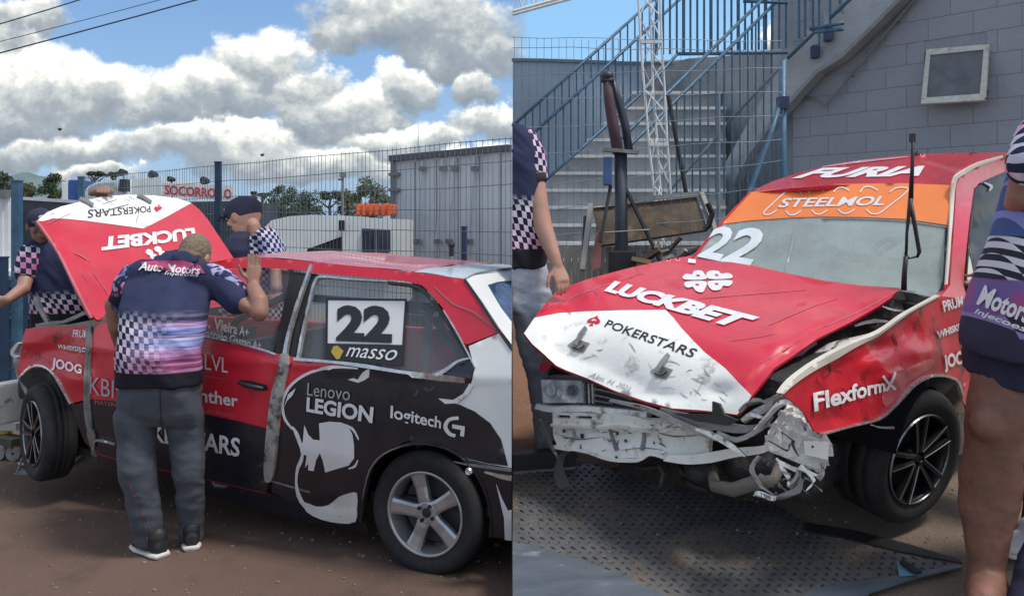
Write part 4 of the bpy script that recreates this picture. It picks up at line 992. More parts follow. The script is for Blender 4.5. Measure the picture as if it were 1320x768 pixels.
SL = Side(P0, nL, tumL, dents([(75, 450, 26, 16, .05), (45, 462, 18, 16, .03), (120, 470, 14, 40, .02), (100, 490, 18, 10, -.02), (420, 590, 14, 40, .012), (300, 520, 60, 14, .006), (560, 560, 60, 20, .008), (632, 400, 30, 14, -.012), (640, 530, 20, 50, .01), (440, 650, 30, 10, .015)]))
SLin = Side(P0, nL, lambda z: tumL(z)+.05)
car = thing('wrecked_race_car', V((-1.2, 4.9, 0)), 'red black and white race hatchback seen from its side, bonnet raised and nose jacked up', 'race car')
# front fender (door seam at x=115)
patch('front_fender', [(33, 424), (30, 436), (26, 462), (22, 478), (25, 487), (34, 481), (42, 474), (54, 473), (64, 478), (74, 490), (82, 503), (89, 517), (96, 519), (113, 514), (112, 480), (114, 450), (119, 421), (104, 420), (84, 421), (60, 421)], SL, REDD, car, 5)
patch('lower_fender', [(89, 519), (97, 521), (113, 516), (114, 560), (122, 584), (108, 570), (98, 545)], SL, BLACKW, car, 6, off=-.005)
px_line('arch_edge', [(25, 487), (40, 473), (56, 472), (70, 482), (82, 502), (92, 520)], [2.5, 3, 2, 3, 2.5], SL, CHROME, car, off=.008, thick=.012, step=5)
# front door, red above, black below (the red is one panel, the black another film over it)
patch('front_door', [(121, 421), (150, 411), (200, 419), (262, 435), (388, 462), (372, 470), (362, 520), (352, 560), (347, 600), (343, 636), (240, 612), (170, 598), (128, 586), (118, 560), (115, 515), (116, 470)], SL, RED, car, 8)
dp = patch('lower_wrap', [(117, 514), (150, 517), (200, 523), (262, 533), (310, 543), (356, 555), (350, 580), (346, 612), (343, 635), (240, 611), (170, 597), (129, 585), (119, 560)], SL, BLACKW, car, 9, off=.002, thick=.0015)
patch('door_gap', [(112, 424), (119, 420), (118, 470), (117, 520), (121, 560), (126, 588), (121, 586), (114, 560), (112, 516)], SL, GREYM, car, 6, off=.010, thick=.012)
px_line('bent_trim', [(117, 440), (112, 480), (112, 520), (116, 548), (123, 562), (121, 585)], [2, 4, 3.5, 5, 4.5, 2], SL, GREYM, car, off=.014, thick=.01, step=5)
px_line('sill_trim', [(122, 583), (124, 567), (136, 567), (150, 571)], [2, 3, 3, 2], SL, CHROME, car, off=.014, thick=.008, step=5)
patch('sill', [(122, 586), (170, 599), (240, 613), (343, 637), (395, 656), (470, 674), (474, 690), (400, 676), (300, 650), (200, 622), (124, 600)], SL, BLACKW, car, 10, off=-.012)
px_line('sill_seam', [(342, 617), (380, 628), (400, 634)], 1.8, SL, GREYM, car, off=.004)
# door handle
hb = patch('handle_recess', [(310, 489), (322, 490), (344, 496), (346, 503), (330, 503), (312, 497)], SL, BLACK, car, 6, off=.004)
b = MB(); b.tube([SL.at(311, 492, .02), SL.at(325, 496, .028), (SL.at(343, 500, .02))], [.010, .013, .010], 8); b.build('door_handle', BLACK, car, smooth=True)
# glasshouse: rail, pillars, window glass
patch('roof_rail', [(262, 340), (300, 333), (340, 332), (398, 337), (470, 344), (533, 351), (560, 354), (596, 359), (560, 362), (543, 367), (520, 362), (470, 357), (407, 352), (390, 348), (340, 345), (290, 346), (262, 352)], SL, RED, car, 6)
patch('c_pillar', [(543, 367), (560, 361), (598, 359), (620, 390), (643, 428), (602, 444), (596, 440), (584, 418), (570, 396), (556, 378)], SL, RED, car, 6)
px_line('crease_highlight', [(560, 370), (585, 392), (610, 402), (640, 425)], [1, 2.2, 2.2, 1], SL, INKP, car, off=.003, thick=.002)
patch('front_glass', [(262, 353), (300, 347), (345, 346), (388, 349), (366, 400), (352, 456), (300, 442), (258, 432), (220, 425), (235, 395), (250, 365)], SLin, GLASSM, car, 14, thick=.004)
patch('b_pillar', [(372, 349), (407, 352), (398, 375), (386, 420), (378, 463), (352, 457), (358, 420), (366, 385)], SL, BLACK, car, 8, off=-.012, thick=.03)
px_line('window_sill_trim', [(256, 432), (300, 441), (340, 451), (356, 457)], [2, 2.5, 3, 2], SL, CHROME, car, off=.008, thick=.01)
patch('rear_glass', [(410, 357), (470, 362), (520, 368), (542, 372), (560, 395), (584, 430), (603, 460), (598, 468), (560, 482), (500, 476), (430, 467), (384, 460), (392, 420), (400, 380)], SLin, GLASSM, car, 14, thick=.004)
px_line('rear_window_trim', [(384, 462), (390, 430), (400, 385), (407, 362), (416, 357), (450, 360), (500, 363)], [3, 3, 3, 3.4, 3, 2, 1.5], SL, CHROME, car, off=.006, thick=.02)
px_line('rear_window_seal', [(500, 364), (536, 369), (552, 382), (572, 408), (590, 436), (606, 464)], [3, 4, 5, 5, 5, 4], SL, BLACK, car, off=.002, thick=.02)
px_line('pillar_edge_trim', [(572, 400), (588, 426), (604, 456), (613, 474)], [1.5, 2, 2, 1.5], SL, CHROME, car, off=.006, thick=.008)
px_line('torn_belt_trim', [(380, 463), (430, 467), (470, 472), (520, 480), (566, 485), (600, 489)], [4, 3.5, 5, 4, 5.5, 3], SL, CHROME, car, off=.012, thick=.016, step=5)
px_line('torn_belt_trim', [(560, 485), (575, 478), (592, 466), (608, 462)], [4, 5, 3, 2], SL, CHROME, car, off=.014, thick=.01, step=5)
# rear door / quarter, black film with the white beast
patch('rear_door', [(380, 464), (430, 469), (500, 479), (566, 488), (607, 492), (604, 505), (596, 514), (580, 522), (560, 560), (520, 570), (496, 583), (480, 600), (470, 630), (464, 672), (395, 655), (350, 634), (354, 600), (360, 556), (372, 500)], SL, BLACKW, car, 8)
patch('red_corner', [(380, 463.5), (430, 469), (452, 473), (425, 474), (398, 482), (378, 493), (365, 515), (362, 552), (354, 556), (360, 520), (371, 478)], SL, RED, car, 6, off=.0025, thick=.002)
patch('quarter_panel', [(604, 446), (644, 429), (661, 453), (661, 603), (630, 598), (604, 592), (588, 580), (560, 572), (530, 571), (545, 560), (580, 522), (596, 514), (604, 505), (609, 488), (612, 474)], SL, WHITE, car, 8)
patch('black_quarter_wrap', [(538, 500), (607, 493), (602, 507), (592, 515), (575, 518), (592, 521), (612, 530), (632, 545), (646, 566), (655, 600), (630, 597), (604, 591), (588, 580), (560, 571), (530, 570), (525, 530)], SL, BLACKW, car, 8, off=.003, thick=.002)
patch('belt_recess', [(566, 481), (590, 470), (607, 464), (610, 478), (606, 493), (566, 487)], SL, BLACKW, car, 7, off=.004, thick=.002)
patch('bumper_side', [(604, 594), (661, 606), (661, 694), (630, 690), (634, 650), (622, 618)], SL, BLACKW, car, 8, off=.006, thick=.01)
patch('white_flash', [(641, 622), (648, 640), (656, 656), (661, 655), (661, 694), (652, 693), (651, 665)], SL, INK, car, 8, off=.012, thick=.003)
px_line('bumper_trim', [(626, 607), (645, 612), (661, 615)], [1.5, 4, 5], SL, CHROME, car, off=.014, thick=.008)
px_line('bumper_seam', [(586, 594), (612, 599), (661, 605)], [1, 3, 4], SL, GREYM, car, off=.010, thick=.004)
b = MB(); c_ = SL.at(606, 606, .01); b.lathe(c_, nL, (0, 0, 1), [(.001, .012), (.006, .012), (.008, .008), (.013, .012), (.017, .006), (.017, -.01)], 16); b.build('tow_bolt', CHROME, car)
# wheel arch lip, liner
arch = [(466, 672), (469, 640), (478, 604), (496, 584), (520, 574), (548, 571), (578, 578), (602, 594), (620, 618), (632, 652), (634, 690)]
px_line('arch_lip', arch, 3, SL, BLACK, car, off=.010, thick=.03)
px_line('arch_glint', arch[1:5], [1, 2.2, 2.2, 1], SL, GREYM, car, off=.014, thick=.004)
b = MB(); c_ = SL.at(547, 662); r0 = .34
pr = []
for k in range(17):
    an = math.pi*(k/16); pr.append((c_+fL*(math.cos(an)*r0)+V((0, 0, math.sin(an)*r0))))
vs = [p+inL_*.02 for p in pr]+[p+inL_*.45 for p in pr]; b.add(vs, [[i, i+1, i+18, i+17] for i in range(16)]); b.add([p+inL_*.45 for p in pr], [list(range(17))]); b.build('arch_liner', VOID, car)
# long dented seam strip (door edge standing proud)
px_line('dented_door_edge', [(403, 342), (398, 356), (386, 390), (374, 430), (368, 462)], [3, 3.5, 4, 4, 5], SL, CHROME, car, off=.016, thick=.02, step=6)
patch('bent_door_edge', catmull([(364, 458), (373, 458), (372, 480), (364, 520), (360, 560), (356, 600), (352, 617), (345, 617), (343, 600), (346, 560), (352, 510), (360, 480)], True, 3), SL, mat('scraped_white_metal', (.40, .40, .38), .4, .3, 0, .2, 14, .004, 40, col2=(.10, .09, .08), mask=(.5, .62), mscale=12), car, 5, off=.020, thick=.02)
# the white beast on the rear door
px_line('beast_outline', [(462, 475), (430, 473), (400, 480), (378, 494), (367, 510), (365, 524), (368, 540), (378, 553)], [2, 4, 3.5, 3.5, 4, 3, 3, 2], SL, INK, car, off=.005, thick=.002, step=6)
patch('beast_flick', [(382, 500), (372, 508), (367, 524), (371, 516), (378, 509)], SL, INK, car, 6, off=.0055, thick=.002)
patch('beast_neck', catmull([(377, 549), (384, 556), (388, 566), (392, 580), (391, 594), (386, 604), (384, 620), (387, 634), (394, 648), (402, 655), (392, 653), (383, 638), (381, 618), (383, 600), (389, 585), (384, 568)], True, 2), SL, INK, car, 6, off=.005, thick=.002)
patch('beast_jaw', [(393, 548), (398, 560), (404, 566), (413, 567), (412, 545), (425, 543), (440, 544), (450, 550), (455, 560), (457, 575), (457, 590), (450, 599), (436, 603), (420, 608), (417, 594), (413, 583), (408, 592), (405, 606), (398, 605), (398, 596), (394, 602), (396, 586), (390, 585), (386, 572), (391, 570)], SL, INK, car, 6, off=.005, thick=.002)
px_line('beast_lip', [(440, 545), (455, 552), (463, 566)], [1.5, 3, 1.2], SL, INK, car, off=.006, thick=.002)
px_line('beast_lip', [(462, 592), (458, 600), (450, 603)], [1.2, 3, 1.5], SL, INK, car, off=.006, thick=.002)
patch('beast_paw', catmull([(392, 646), (408, 652), (424, 650), (436, 640), (450, 635), (461, 635), (461, 655), (459, 671), (440, 673), (415, 668), (396, 658)], True, 2), SL, mat('scuffed_vinyl', (.72, .72, .70), .5, var=.1, bump=.003, col2=(.2, .2, .2), mask=(.6, .72), mscale=14), car, 5, off=.007, thick=.004)
patch('beast_eye', [(449, 489), (456, 487), (462, 489), (468, 479), (477, 475), (476, 486), (470, 490), (462, 493)], SL, INK, car, 6, off=.005, thick=.002)
patch('white_hook', [(566, 513), (575, 520), (590, 519), (604, 508), (611, 496), (606, 494), (598, 507), (585, 515)], SL, INK, car, 6, off=.008, thick=.002)
# lettering on the flank
L_ = lambda s, q, m=INK, par=car, **k: lettering(s, q, SL, m, par, **{**dict(off=.008, step=12), **k})
L_('JOOG', [(69, 461), (107, 470), (106, 486), (67, 477)], bold=.03)
L_('FRUM', [(96, 425), (116, 426), (115, 436), (95, 434)], bold=.02)
L_('WHISKERJOY', [(76, 443), (116, 449), (115, 456), (75, 451)], bold=.04)
L_('KBM', [(117, 485), (162, 492), (161, 515), (117, 507)], INKG)
L_('MATERIAIS', [(124, 515), (162, 520), (162, 525), (124, 520)], INKP)
L_('FLEXFORM', [(33, 449), (64, 465), (63, 471), (31, 456)], INKP)
L_('QLVL', [(246, 452), (295, 462), (295, 484), (246, 477)], INK)
L_('engenharia', [(262, 482), (294, 487), (294, 490), (262, 486)], INKP)
L_('panther', [(236, 496), (308, 508), (308, 529), (236, 519)], INK, bold=.02)
L_('Lubrificantes', [(262, 524), (307, 532), (306, 538), (262, 531)], INKP)
L_('POKERSTARS', [(168, 540), (311, 564), (310, 588), (168, 562)], INK, bold=.025)
L_('Lenovo', [(398, 493), (453, 499), (452, 516), (397, 509)], INKG)
L_('LEGION', [(397, 511), (483, 524), (481, 545), (396, 530)], INK, bold=.035)
L_('logitech', [(505, 522), (570, 537), (569, 556), (504, 543)], INK, bold=.02)
# logitech G mark
px_line('letter_mark', [(592, 538), (580, 540), (575, 549), (580, 558), (588, 561)], [4, 4.5, 5, 4.5, 4], SL, INK, car, off=.008, thick=.002)
patch('letter_mark', [(584, 546), (600, 549), (599, 562), (594, 561), (595, 553), (584, 551)], SL, INK, car, 8, off=.008, thick=.002)
lettering('S. Vieira A+', [(262, 404), (322, 423), (321, 435), (261, 421)], SLin, INKG, car, off=.006, bold=.02, step=20)
lettering('Marcelo Gastao A+', [(258, 421), (338, 441), (337, 451), (257, 433)], SLin, INKG, car, off=.006, bold=.02, step=20)
# number plate on the rear window
np_ = patch('number_plate', [(423, 386), (525, 387), (521, 471), (422, 463)], SLin, INK, car, 30, off=.01, thick=.003)
patch('plate_border', [(422, 385), (526, 386), (522, 472), (421, 464)], SLin, INKB, np_, 30, holes=[[(424.5, 387.5), (523.5, 388.5), (520, 445), (424, 443)]], off=.012, thick=.001)
lettering('22', [(436, 394), (508, 395), (507, 443), (435, 440)], SLin, INKB, np_, off=.014, bold=.05, step=0)
lettering('masso', [(449, 448), (515, 452), (513, 466), (448, 460)], SLin, INK, np_, off=.016, shear=.4, step=0)
patch('gold_emblem', [(437, 446), (445, 453), (440, 463), (436, 464), (429, 454), (432, 447)], SLin, INKY, np_, 30, off=.016, thick=.002)
lettering('22', [(441, 452), (520, 455), (519, 460), (441, 457)], SLin, INKG, np_, off=.0162, step=0) if False else None
# roof shell
rail_px = [(250, 347), (300, 333), (340, 331.5), (398, 336.5), (470, 343.5), (533, 350.5), (565, 354), (598, 359)]
near = [SL.at(*p) for p in catmull(rail_px, False, 3)]
def roof_strip(name, i0, i1, m, w=1.16):
    vs = []; fs = []; NN = 13; rows = near[i0:i1+1]
    for k, p in enumerate(rows):
        g = (i0+k)/(len(near)-1); drop = .02*g
        for j in range(NN):
            s = j/(NN-1); vs.append(p+inL_*(w*s)+V((0, 0, .024*math.sin(math.pi*s)**.8-.02*s+.003*math.sin(j*1.3+k))))
    for k in range(len(rows)-1):
        for j in range(NN-1): a_ = k*NN+j; fs.append([a_, a_+1, a_+NN+1, a_+NN])
    return mesh_obj(name, vs, fs, m, car, smooth=True)
ROOFM = bpy.data.materials.new('checked_roof_wrap'); ROOFM.use_nodes = True; T = NT(ROOFM.node_tree); bs = ROOFM.node_tree.nodes['Principled BSDF']
ck = T.n('ShaderNodeTexChecker'); T.put(ck.inputs[0], T.n('ShaderNodeTexCoord').outputs['Object']); ck.inputs['Scale'].default_value = 22; ck.inputs[1].default_value = (.46, .12, .17, 1); ck.inputs[2].default_value = (.48, .05, .08, 1)
T.link(ck.outputs[0], bs.inputs['Base Color']); bs.inputs['Roughness'].default_value = .3; bs.inputs['Coat Weight'].default_value = .4
i5 = 15
roof_strip('front_roof', 0, i5, ROOFM); roof_strip('rear_roof', i5, len(near)-1, mat('pale_blue_roof', (.45, .52, .58), .3, coat=.4))
# hatch: white frame and blue tinted glass, cut where the photo of this yard ends
far = 1.16
h0, h1 = SL.at(600, 361), SL.at(661, 447)
HS = Surf([V(h0), V(h1), V(h0+inL_*.6), V(h1+inL_*.6)], False)
patch('hatch_frame', [(600, 360), (616, 353), (640, 347), (661, 345), (661, 447), (643, 423), (620, 388)], HS, WHITE, car, 7, holes=[[(628, 368), (640, 364), (661, 361), (661.5, 419), (645, 397)]], off=.004)
patch('rear_window', [(628, 368), (640, 364), (660.5, 361), (660.5, 419), (645, 397)], HS, mat('blue_window', (.05, .10, .20), .08, coat=1, var=.6, vscale=9), car, 10, off=-.004)
px_line('hatch_gap', [(599, 361), (620, 391), (644, 428), (661, 452)], [1.6, 2.6, 2.6, 2.6], SL, BLACK, car, off=.006, thick=.006)
px_line('spoiler_edge', [(600, 360), (612, 354), (640, 349), (661, 347)], [1, 2, 2, 2], HS, GREYM, car, off=.008, thick=.004)
b = MB(); b.ball(SL.at(515, 327)+V((0, 0, 0)), .01)
p = near[14]+inL_*.55+V((0, 0, .06)); b = MB(); b.box(p+V((0, 0, .02)), .012, .012, .03); b.ball(p+V((0, 0, .05)), .018); b.build('roof_pin', BLACK, car)
# far side, floor, cage: dark structure that shows through the glass
def CL(s, o, z): return V((-.404, 3.90, 0))+fL*s+inL_*o+V((0, 0, z))     # along, inward, up
axL = (fL, inL_, V((0, 0, 1)))
b = MB(); b.box(CL(1.05, 1.56, .62), 1.75, .02, .32, axL, bev=.01); b.build('far_flank', RED, car)
for s, ln in ((-.25, .42), (.72, .10), (1.95, .10)):
    b = MB(); b.bar(CL(s, 1.55, .93), CL(s-.12, 1.36, 1.33), .09, .04, fL); b.build('far_pillar', GREYM, car)
b = MB(); b.bar(CL(-.3, 1.38, 1.335), CL(1.7, 1.38, 1.36), .05, .05); b.build('far_roof_rail', RED, car)
b = MB(); b.box(CL(1.1, .82, .30), 1.6, .68, .02, axL); b.box(CL(1.45, .8, .70), .04, .7, .25, axL); b.box(CL(2.2, .8, .62), .02, .66, .28, axL); b.build('floor_pan', BLACK, car)
for q in ([(.15, .20, .32), (.1, .24, 1.2), (.1, .7, 1.27), (.1, 1.2, 1.2), (.15, 1.4, .32)], [(1.55, .2, .4), (1.3, .24, 1.1), (1.0, .28, 1.24), (.1, .24, 1.22)], [(.1, .3, 1.1), (-.55, .4, .55)], [(.1, 1.15, 1.1), (-.55, 1.1, .55)], [(.1, .3, 1.15), (.15, 1.35, .45)]):
    b = MB(); b.tube([CL(*p) for p in q], .021, 10); b.build('roll_cage', SEATM, car, smooth=True)
b = MB(); b.rod(CL(-.28, .2, .95), CL(.05, .2, .90), .022, 10); b.build('padded_bar', mat('white_tape', (.6, .6, .6), .6), car)
for k in range(2): b = MB(); b.rod(CL(-.2+k*.12, .2, .938-k*.018), CL(-.165+k*.12, .2, .933-k*.018), .024, 10); b.build('red_tape', INKR, car)
b = MB(); b.loft([(CL(.72, .45, .35), fL*.20, inL_*.22), (CL(.70, .45, .6), fL*.10, inL_*.24), (CL(.62, .45, .95), fL*.07, inL_*.22), (CL(.58, .45, 1.15), fL*.05, inL_*.13)]); b.build('race_seat', SEATM, car, smooth=True)
b = MB(); b.lathe(CL(1.05, .45, .92), fL*-1+V((0, 0, .5)), (0, 0, 1), [(.15, 0), (.165, .015), (.18, 0), (.165, -.015)], 24, True); b.build('steering_wheel', BLACK, car)
# engine bay and inner fender seen at the nose
b = MB(); b.box(CL(2.62, .78, .68), .36, .58, .14, axL, bev=.04); b.box(CL(2.5, .6, .84), .2, .2, .05, axL, bev=.03); b.build('engine_block', DARK, car)
b = MB(); b.tube([CL(2.35, .35, .92), CL(2.6, .5, .97), CL(2.9, .6, .92)], .03, 10); b.build('intake_pipe', mat('silver_pipe', (.5, .5, .52), .3, .8), car, smooth=True)
px_line('fender_rail', [(46, 420), (62, 417), (80, 415), (96, 409), (112, 403), (128, 410), (142, 404)], [5, 5, 4, 5, 4, 6, 3], Side(P0, nL, lambda z: 0*z+.10), STEEL, car, off=0, thick=.03, step=4)
patch('inner_fender', [(34, 424), (60, 419), (90, 418), (120, 412), (145, 405), (148, 425), (100, 432), (40, 432)], Side(P0, nL, lambda z: 0*z+.06), mat('dull_cream', (.28, .27, .25), .5, .3, var=.3, vscale=16), car, 6, off=0)
b = MB(); b.tube([CL(2.72, .22, 1.03), CL(2.9, .3, 1.10), CL(2.95, .32, 1.16)], [.02, .014, .02], 8); b.build('strut_top', STEEL, car, smooth=True)
patch('front_corner', [(19, 445), (27, 440), (33, 426), (28, 460), (24, 486), (28, 500), (40, 520), (34, 500), (22, 488), (17, 468), (16, 455)], Side(P0, nL, lambda z: 0*z+.12), STEEL, car, 5)
px_line('headlamp_edge', [(24, 442), (18, 450), (16, 456), (22, 461)], [3, 5, 4, 2], Side(P0, nL, lambda z: 0*z+.05), mat('lamp_white', (.6, .6, .62), .3), car, thick=.03)
b = MB(); b.box(CL(3.15, .8, .50), .05, .7, .13, axL, bev=.02); b.build('front_beam', WBARE, car)
b = MB(); b.box(CL(2.62, .42, .50), .36, .18, .2, axL, bev=.06); b.build('inner_arch', BLACK, car)
# raised bonnet
H_ = [V((-2.27, 4.75, 1.085)), V((-1.68, 5.95, 1.10)), W(247, 262, 6.34), W(47, 285, 4.98)]
SH = Surf([H_[0], H_[1], H_[2], H_[3], W(150, 251, 5.75), W(165, 330, 5.3)], True, dents([(150, 251, 60, 16, .05), (90, 360, 24, 40, -.03), (140, 400, 30, 20, .03), (100, 300, 30, 10, -.02), (280, 320, 12, 20, .03), (230, 300, 30, 10, -.015), (185, 330, 10, 50, .012)], [(90, 320, 120, 345, 6, -.02), (75, 300, 110, 390, 9, -.015), (105, 350, 160, 395, 7, -.015), (265, 290, 290, 320, 6, -.02), (60, 285, 200, 300, 8, -.01), (200, 300, 260, 275, 8, .012)]))
hood_px = [(47, 285), (60, 274), (78, 266.5), (104, 260), (130, 254), (161, 251), (198, 252), (229, 256), (247, 262), (258, 271), (268, 283), (284, 307), (300, 331), (318, 354), (345, 387), (250, 400), (160, 412), (125, 412), (112, 399), (96, 367), (75, 325), (58, 299)]
bon = patch('raised_bonnet', hood_px, SH, RED, car, 7, thick=.012)
patch('white_nose_wrap', [(47.5, 285), (60, 274.3), (78, 266.8), (104, 260.3), (130, 254.3), (161, 251.3), (198, 252.3), (229, 256.3), (246.5, 262), (216, 279), (185, 295), (141, 289), (110, 285), (86, 282.5), (68, 282), (55, 285.5)], SH, WSCUFF, bon, 7, off=.003, thick=.002)
px_line('bonnet_edge', [(47, 285), (58, 300), (76, 327), (96, 368), (112, 400), (118, 410)], [3, 2.5, 3, 3, 3, 2], SH, INKP, bon, off=.005, thick=.012)
lettering('LUCKBET', [(253, 309), (130, 324), (132, 306), (250, 294)], SH, INK, bon, off=.005, bold=.05, step=12)
lettering('POKERSTARS', [(194, 274), (112, 282), (113, 271), (193, 266)], SH, INKB, bon, off=.005, bold=.01, step=12)
def spade(f, m, par, name='spade_mark', surf=None):
    pts = [(0, -1), (.25, -.6), (.7, -.25), (.85, .1), (.75, .4), (.45, .5), (.15, .35), (.12, .6), (.3, .9), (-.3, .9), (-.12, .6), (-.15, .35), (-.45, .5), (-.75, .4), (-.85, .1), (-.7, -.25), (-.25, -.6)]
    return patch(name, [f(*p) for p in pts], surf, m, par, 6, off=.006, thick=.002)
spade(lambda u, v: (203-u*6+v*2, 269.5-v*5.2), INKR, bon, surf=SH)
for cx, cy in ((192, 326), (203, 322), (209, 328), (198, 332)):
    patch('clover_mark', catmull([(cx-5, cy), (cx-2, cy-4), (cx+3, cy-3), (cx+5, cy+1), (cx+1, cy+4)], True, 3), SH, INK, bon, 4, off=.005, thick=.002)
for cx, cy, s_ in ((109, 261, 1), (184, 257, 1)):
    px_line('bonnet_latch', [(cx-8*s_, cy-3), (cx, cy), (cx+10, cy+6)], [3, 4, 3], SH, GREYM, bon, off=.02, thick=.012)
for q in ([(128, 276), (145, 270), (166, 264)], [(132, 264), (150, 258)], [(175, 288), (180, 268)], [(60, 290), (90, 276)]):
    px_line('scratch', q, [.6, 1.6, .6], SH, GREYM, bon, off=.0055, thick=.001)
for q in ([(96, 326), (108, 332), (116, 338)], [(106, 352), (112, 362)], [(120, 352), (140, 380)]):
    px_line('dent_edge', q, [.8, 2, .8], SH, INKP, bon, off=.003, thick=.001)
# wheels
wheel(car, SL.at(547, 662, .004), nL, (0, 0, 1), .292, .20, .197, 'silver', spin=.25)
fc = W(60, 556, 5.05); nf = V((-.72, -.69, .02)).normalized()
wheel(car, fc+nf*.075, nf, (.05, 0, 1), .280, .172, .186, 'black', spin=.3)
b = MB(); b.rod(fc+nf*-.1, CL(2.6, .9, .42), .03, 8); b.build('drive_shaft', DARK, car)
b = MB(); b.rod(CL(0, .25, .29), CL(0, 1.3, .29), .04, 10); b.box(CL(-.3, .8, .35), .3, .5, .08, axL, bev=.03); b.build('rear_axle', DARK, car)
b = MB(); b.lathe(CL(0, 1.5, .29), nL, (0, 0, 1), [(.17, 0), (.29, .0), (.292, -.02), (.292, -.18), (.17, -.2)], 32, True); b.build('far_tyre', RUBBER, car); b = MB(); b.lathe(CL(2.5, 1.5, .36), nL, (0, 0, 1), [(.17, 0), (.29, .0), (.292, -.02), (.292, -.18), (.17, -.2)], 32, True); b.build('far_tyre', RUBBER, car)
# trolley jack under the nose
J0 = V((W(10, 560, 5.2).x, 5.2, 0))
t = thing('trolley_jack', V((W(14, 570, 6).x-.1, 5.9, 0)), 'dirty trolley jack with a pale arm holding up the nose at the left edge', 'jack')
a_, c_ = W(-30, 549, 6.3), W(28, 549, 6.0)
b = MB(); b.bar(a_, c_, .08, .05); b.build('lift_arm', mat('pale_jack', (.40, .38, .33), .6, var=.2), t)
b = MB(); b.bar(W(-30, 561, 6.2), W(26, 570, 5.9), .12, .06); b.build('side_rail', mat('olive_black', (.05, .05, .035), .6), t)
b = MB(); b.box(W(4, 556, 6.1), .05, .03, .025); b.build('yellow_label', INKY, t)
for x in (6, 26): b = MB(); p = W(x, 575, 5.95); b.lathe((p.x, p.y-.05, .05), (0, -1, 0), (0, 0, 1), [(.01, 0), (.05, 0), (.05, .04), (.01, .04)], 16, True); b.build('jack_wheel', GREYM, t)
t2 = thing('axle_stand', V((W(30, 610, 5.6).x, 5.6, 0)), 'small three-cornered steel axle stand foot beside the raised front wheel', 'stand')
b = MB(); p = W(29, 615, 5.55); p.z = 0
for dx, dy in ((-.04, 0), (.05, .02), (0, .08)): b.rod(p+V((dx, dy, 0)), p+V((0, .03, .14)), .007)
b.box(p+V((0, .03, .005)), .05, .05, .004); b.build('stand_foot', GREYM, t2)
for o in list(car.children_recursive): trim_at_yard_edge(o, -1)
# ------------------------------------------------------------------ RIGHT: the same kind of car seen from its smashed corner
Rm = np.array([[-0.6711, 0.7414, -0.0001], [-0.7275, -0.6586, -0.1922], [-0.1425, -0.1289, 0.9814]]); tR = np.array([1.7436, 3.6907, -1.3280])
def RC(f, l, h):
    """car frame: forward of the front axle, left of the left tyre face, height above the yard"""
    q = Rm@np.array([f, l, h])+tR; return V((q[0], q[1], q[2]+CAMZ))
FR, LR, UR = [V(Rm[:, i]) for i in range(3)]
axR = (FR, LR, UR)
car2 = thing('smashed_race_car', RC(-.4, -.8, 0), 'red and white race hatchback facing the viewer with crumpled bonnet and missing bumper', 'race car')
# --- bonnet
HB = Surf([(893, 334, 4.78), (1030, 350, 4.40), (1160, 372, 3.97), (675, 430, 4.02), (737, 367, 4.40), (832, 341, 4.72), (720, 475, 3.88), (805, 512, 3.66), (868, 527, 3.50), (950, 534, 3.34), (968, 512, 3.34), (1054, 434, 3.66), (1132, 394, 3.88), (880, 430, 3.78), (800, 440, 3.86), (960, 400, 3.98)], True,
    dents([(735, 385, 26, 18, .05), (760, 372, 16, 22, -.03), (1010, 470, 26, 18, .03), (1040, 405, 30, 16, -.025), (1100, 400, 26, 10, .02), (1000, 440, 16, 26, -.02), (700, 440, 14, 16, -.02), (930, 505, 20, 10, .03), (850, 510, 30, 8, .02), (770, 480, 22, 8, -.015), (980, 380, 30, 8, .012), (1060, 375, 20, 10, -.012), (900, 375, 50, 10, -.01)],
    [(697, 402, 840, 350, 7, -.030), (1150, 378, 1000, 440, 7, -.022), (960, 500, 1050, 425, 6, .022), (1060, 385, 985, 425, 6, -.016), (760, 360, 775, 400, 6, .016), (900, 385, 1050, 372, 8, -.012), (1010, 450, 1060, 410, 5, -.016), (700, 445, 850, 505, 7, .014), (720, 440, 900, 420, 9, -.010), (980, 455, 1040, 455, 5, .014), (930, 345, 1100, 375, 9, -.008)]))
hood = [(896, 329), (932, 336), (974, 343), (1018, 353), (1063, 362), (1112, 368), (1160, 371), (1148, 384), (1132, 395), (1095, 416), (1054, 436), (1024, 457), (997, 475), (982, 494), (968, 512), (961, 524), (950, 535), (930, 532), (900, 529), (867, 527), (832, 518), (792, 504), (757, 488), (730, 478), (717, 472), (701, 457), (686, 444), (675, 430), (683, 418), (690, 408), (700, 395), (716, 377), (737, 367), (760, 359), (786, 352), (812, 345), (840, 339), (868, 333)]
bon2 = patch('crumpled_bonnet', hood, HB, RED, car2, 7, thick=.012)
patch('white_nose_wrap', [(675.5, 430), (683, 419), (689, 410), (720, 404), (754, 402), (800, 400.5), (858, 400), (868, 410), (878, 423), (894, 440), (909, 455), (935, 475), (953, 494), (969, 510), (961, 524), (950, 534.5), (930, 531.5), (900, 528.5), (867, 526.5), (832, 517.5), (792, 503.5), (757, 487.5), (730, 477.5), (717, 471.5), (701, 456.5), (686, 443.5)], HB, WSCUFF, bon2, 7, off=.003, thick=.002)
lettering('LUCKBET', [(793, 363), (980, 410), (945, 424), (778, 376)], HB, INK, bon2, off=.006, bold=.06, step=10)
lettering('POKERSTARS', [(785, 413), (901, 452), (892, 462), (779, 422)], HB, INKB, bon2, off=.006, bold=.01, step=10)
spade(lambda u, v: (766+u*9.5-v*4.5, 414.5+v*7+u*1.5), INKR, bon2, surf=HB)
px_line('spade_star', [(763, 415), (766, 414), (769, 415)], [.8, 2.4, .8], HB, INK, bon2, off=.009, thick=.001)
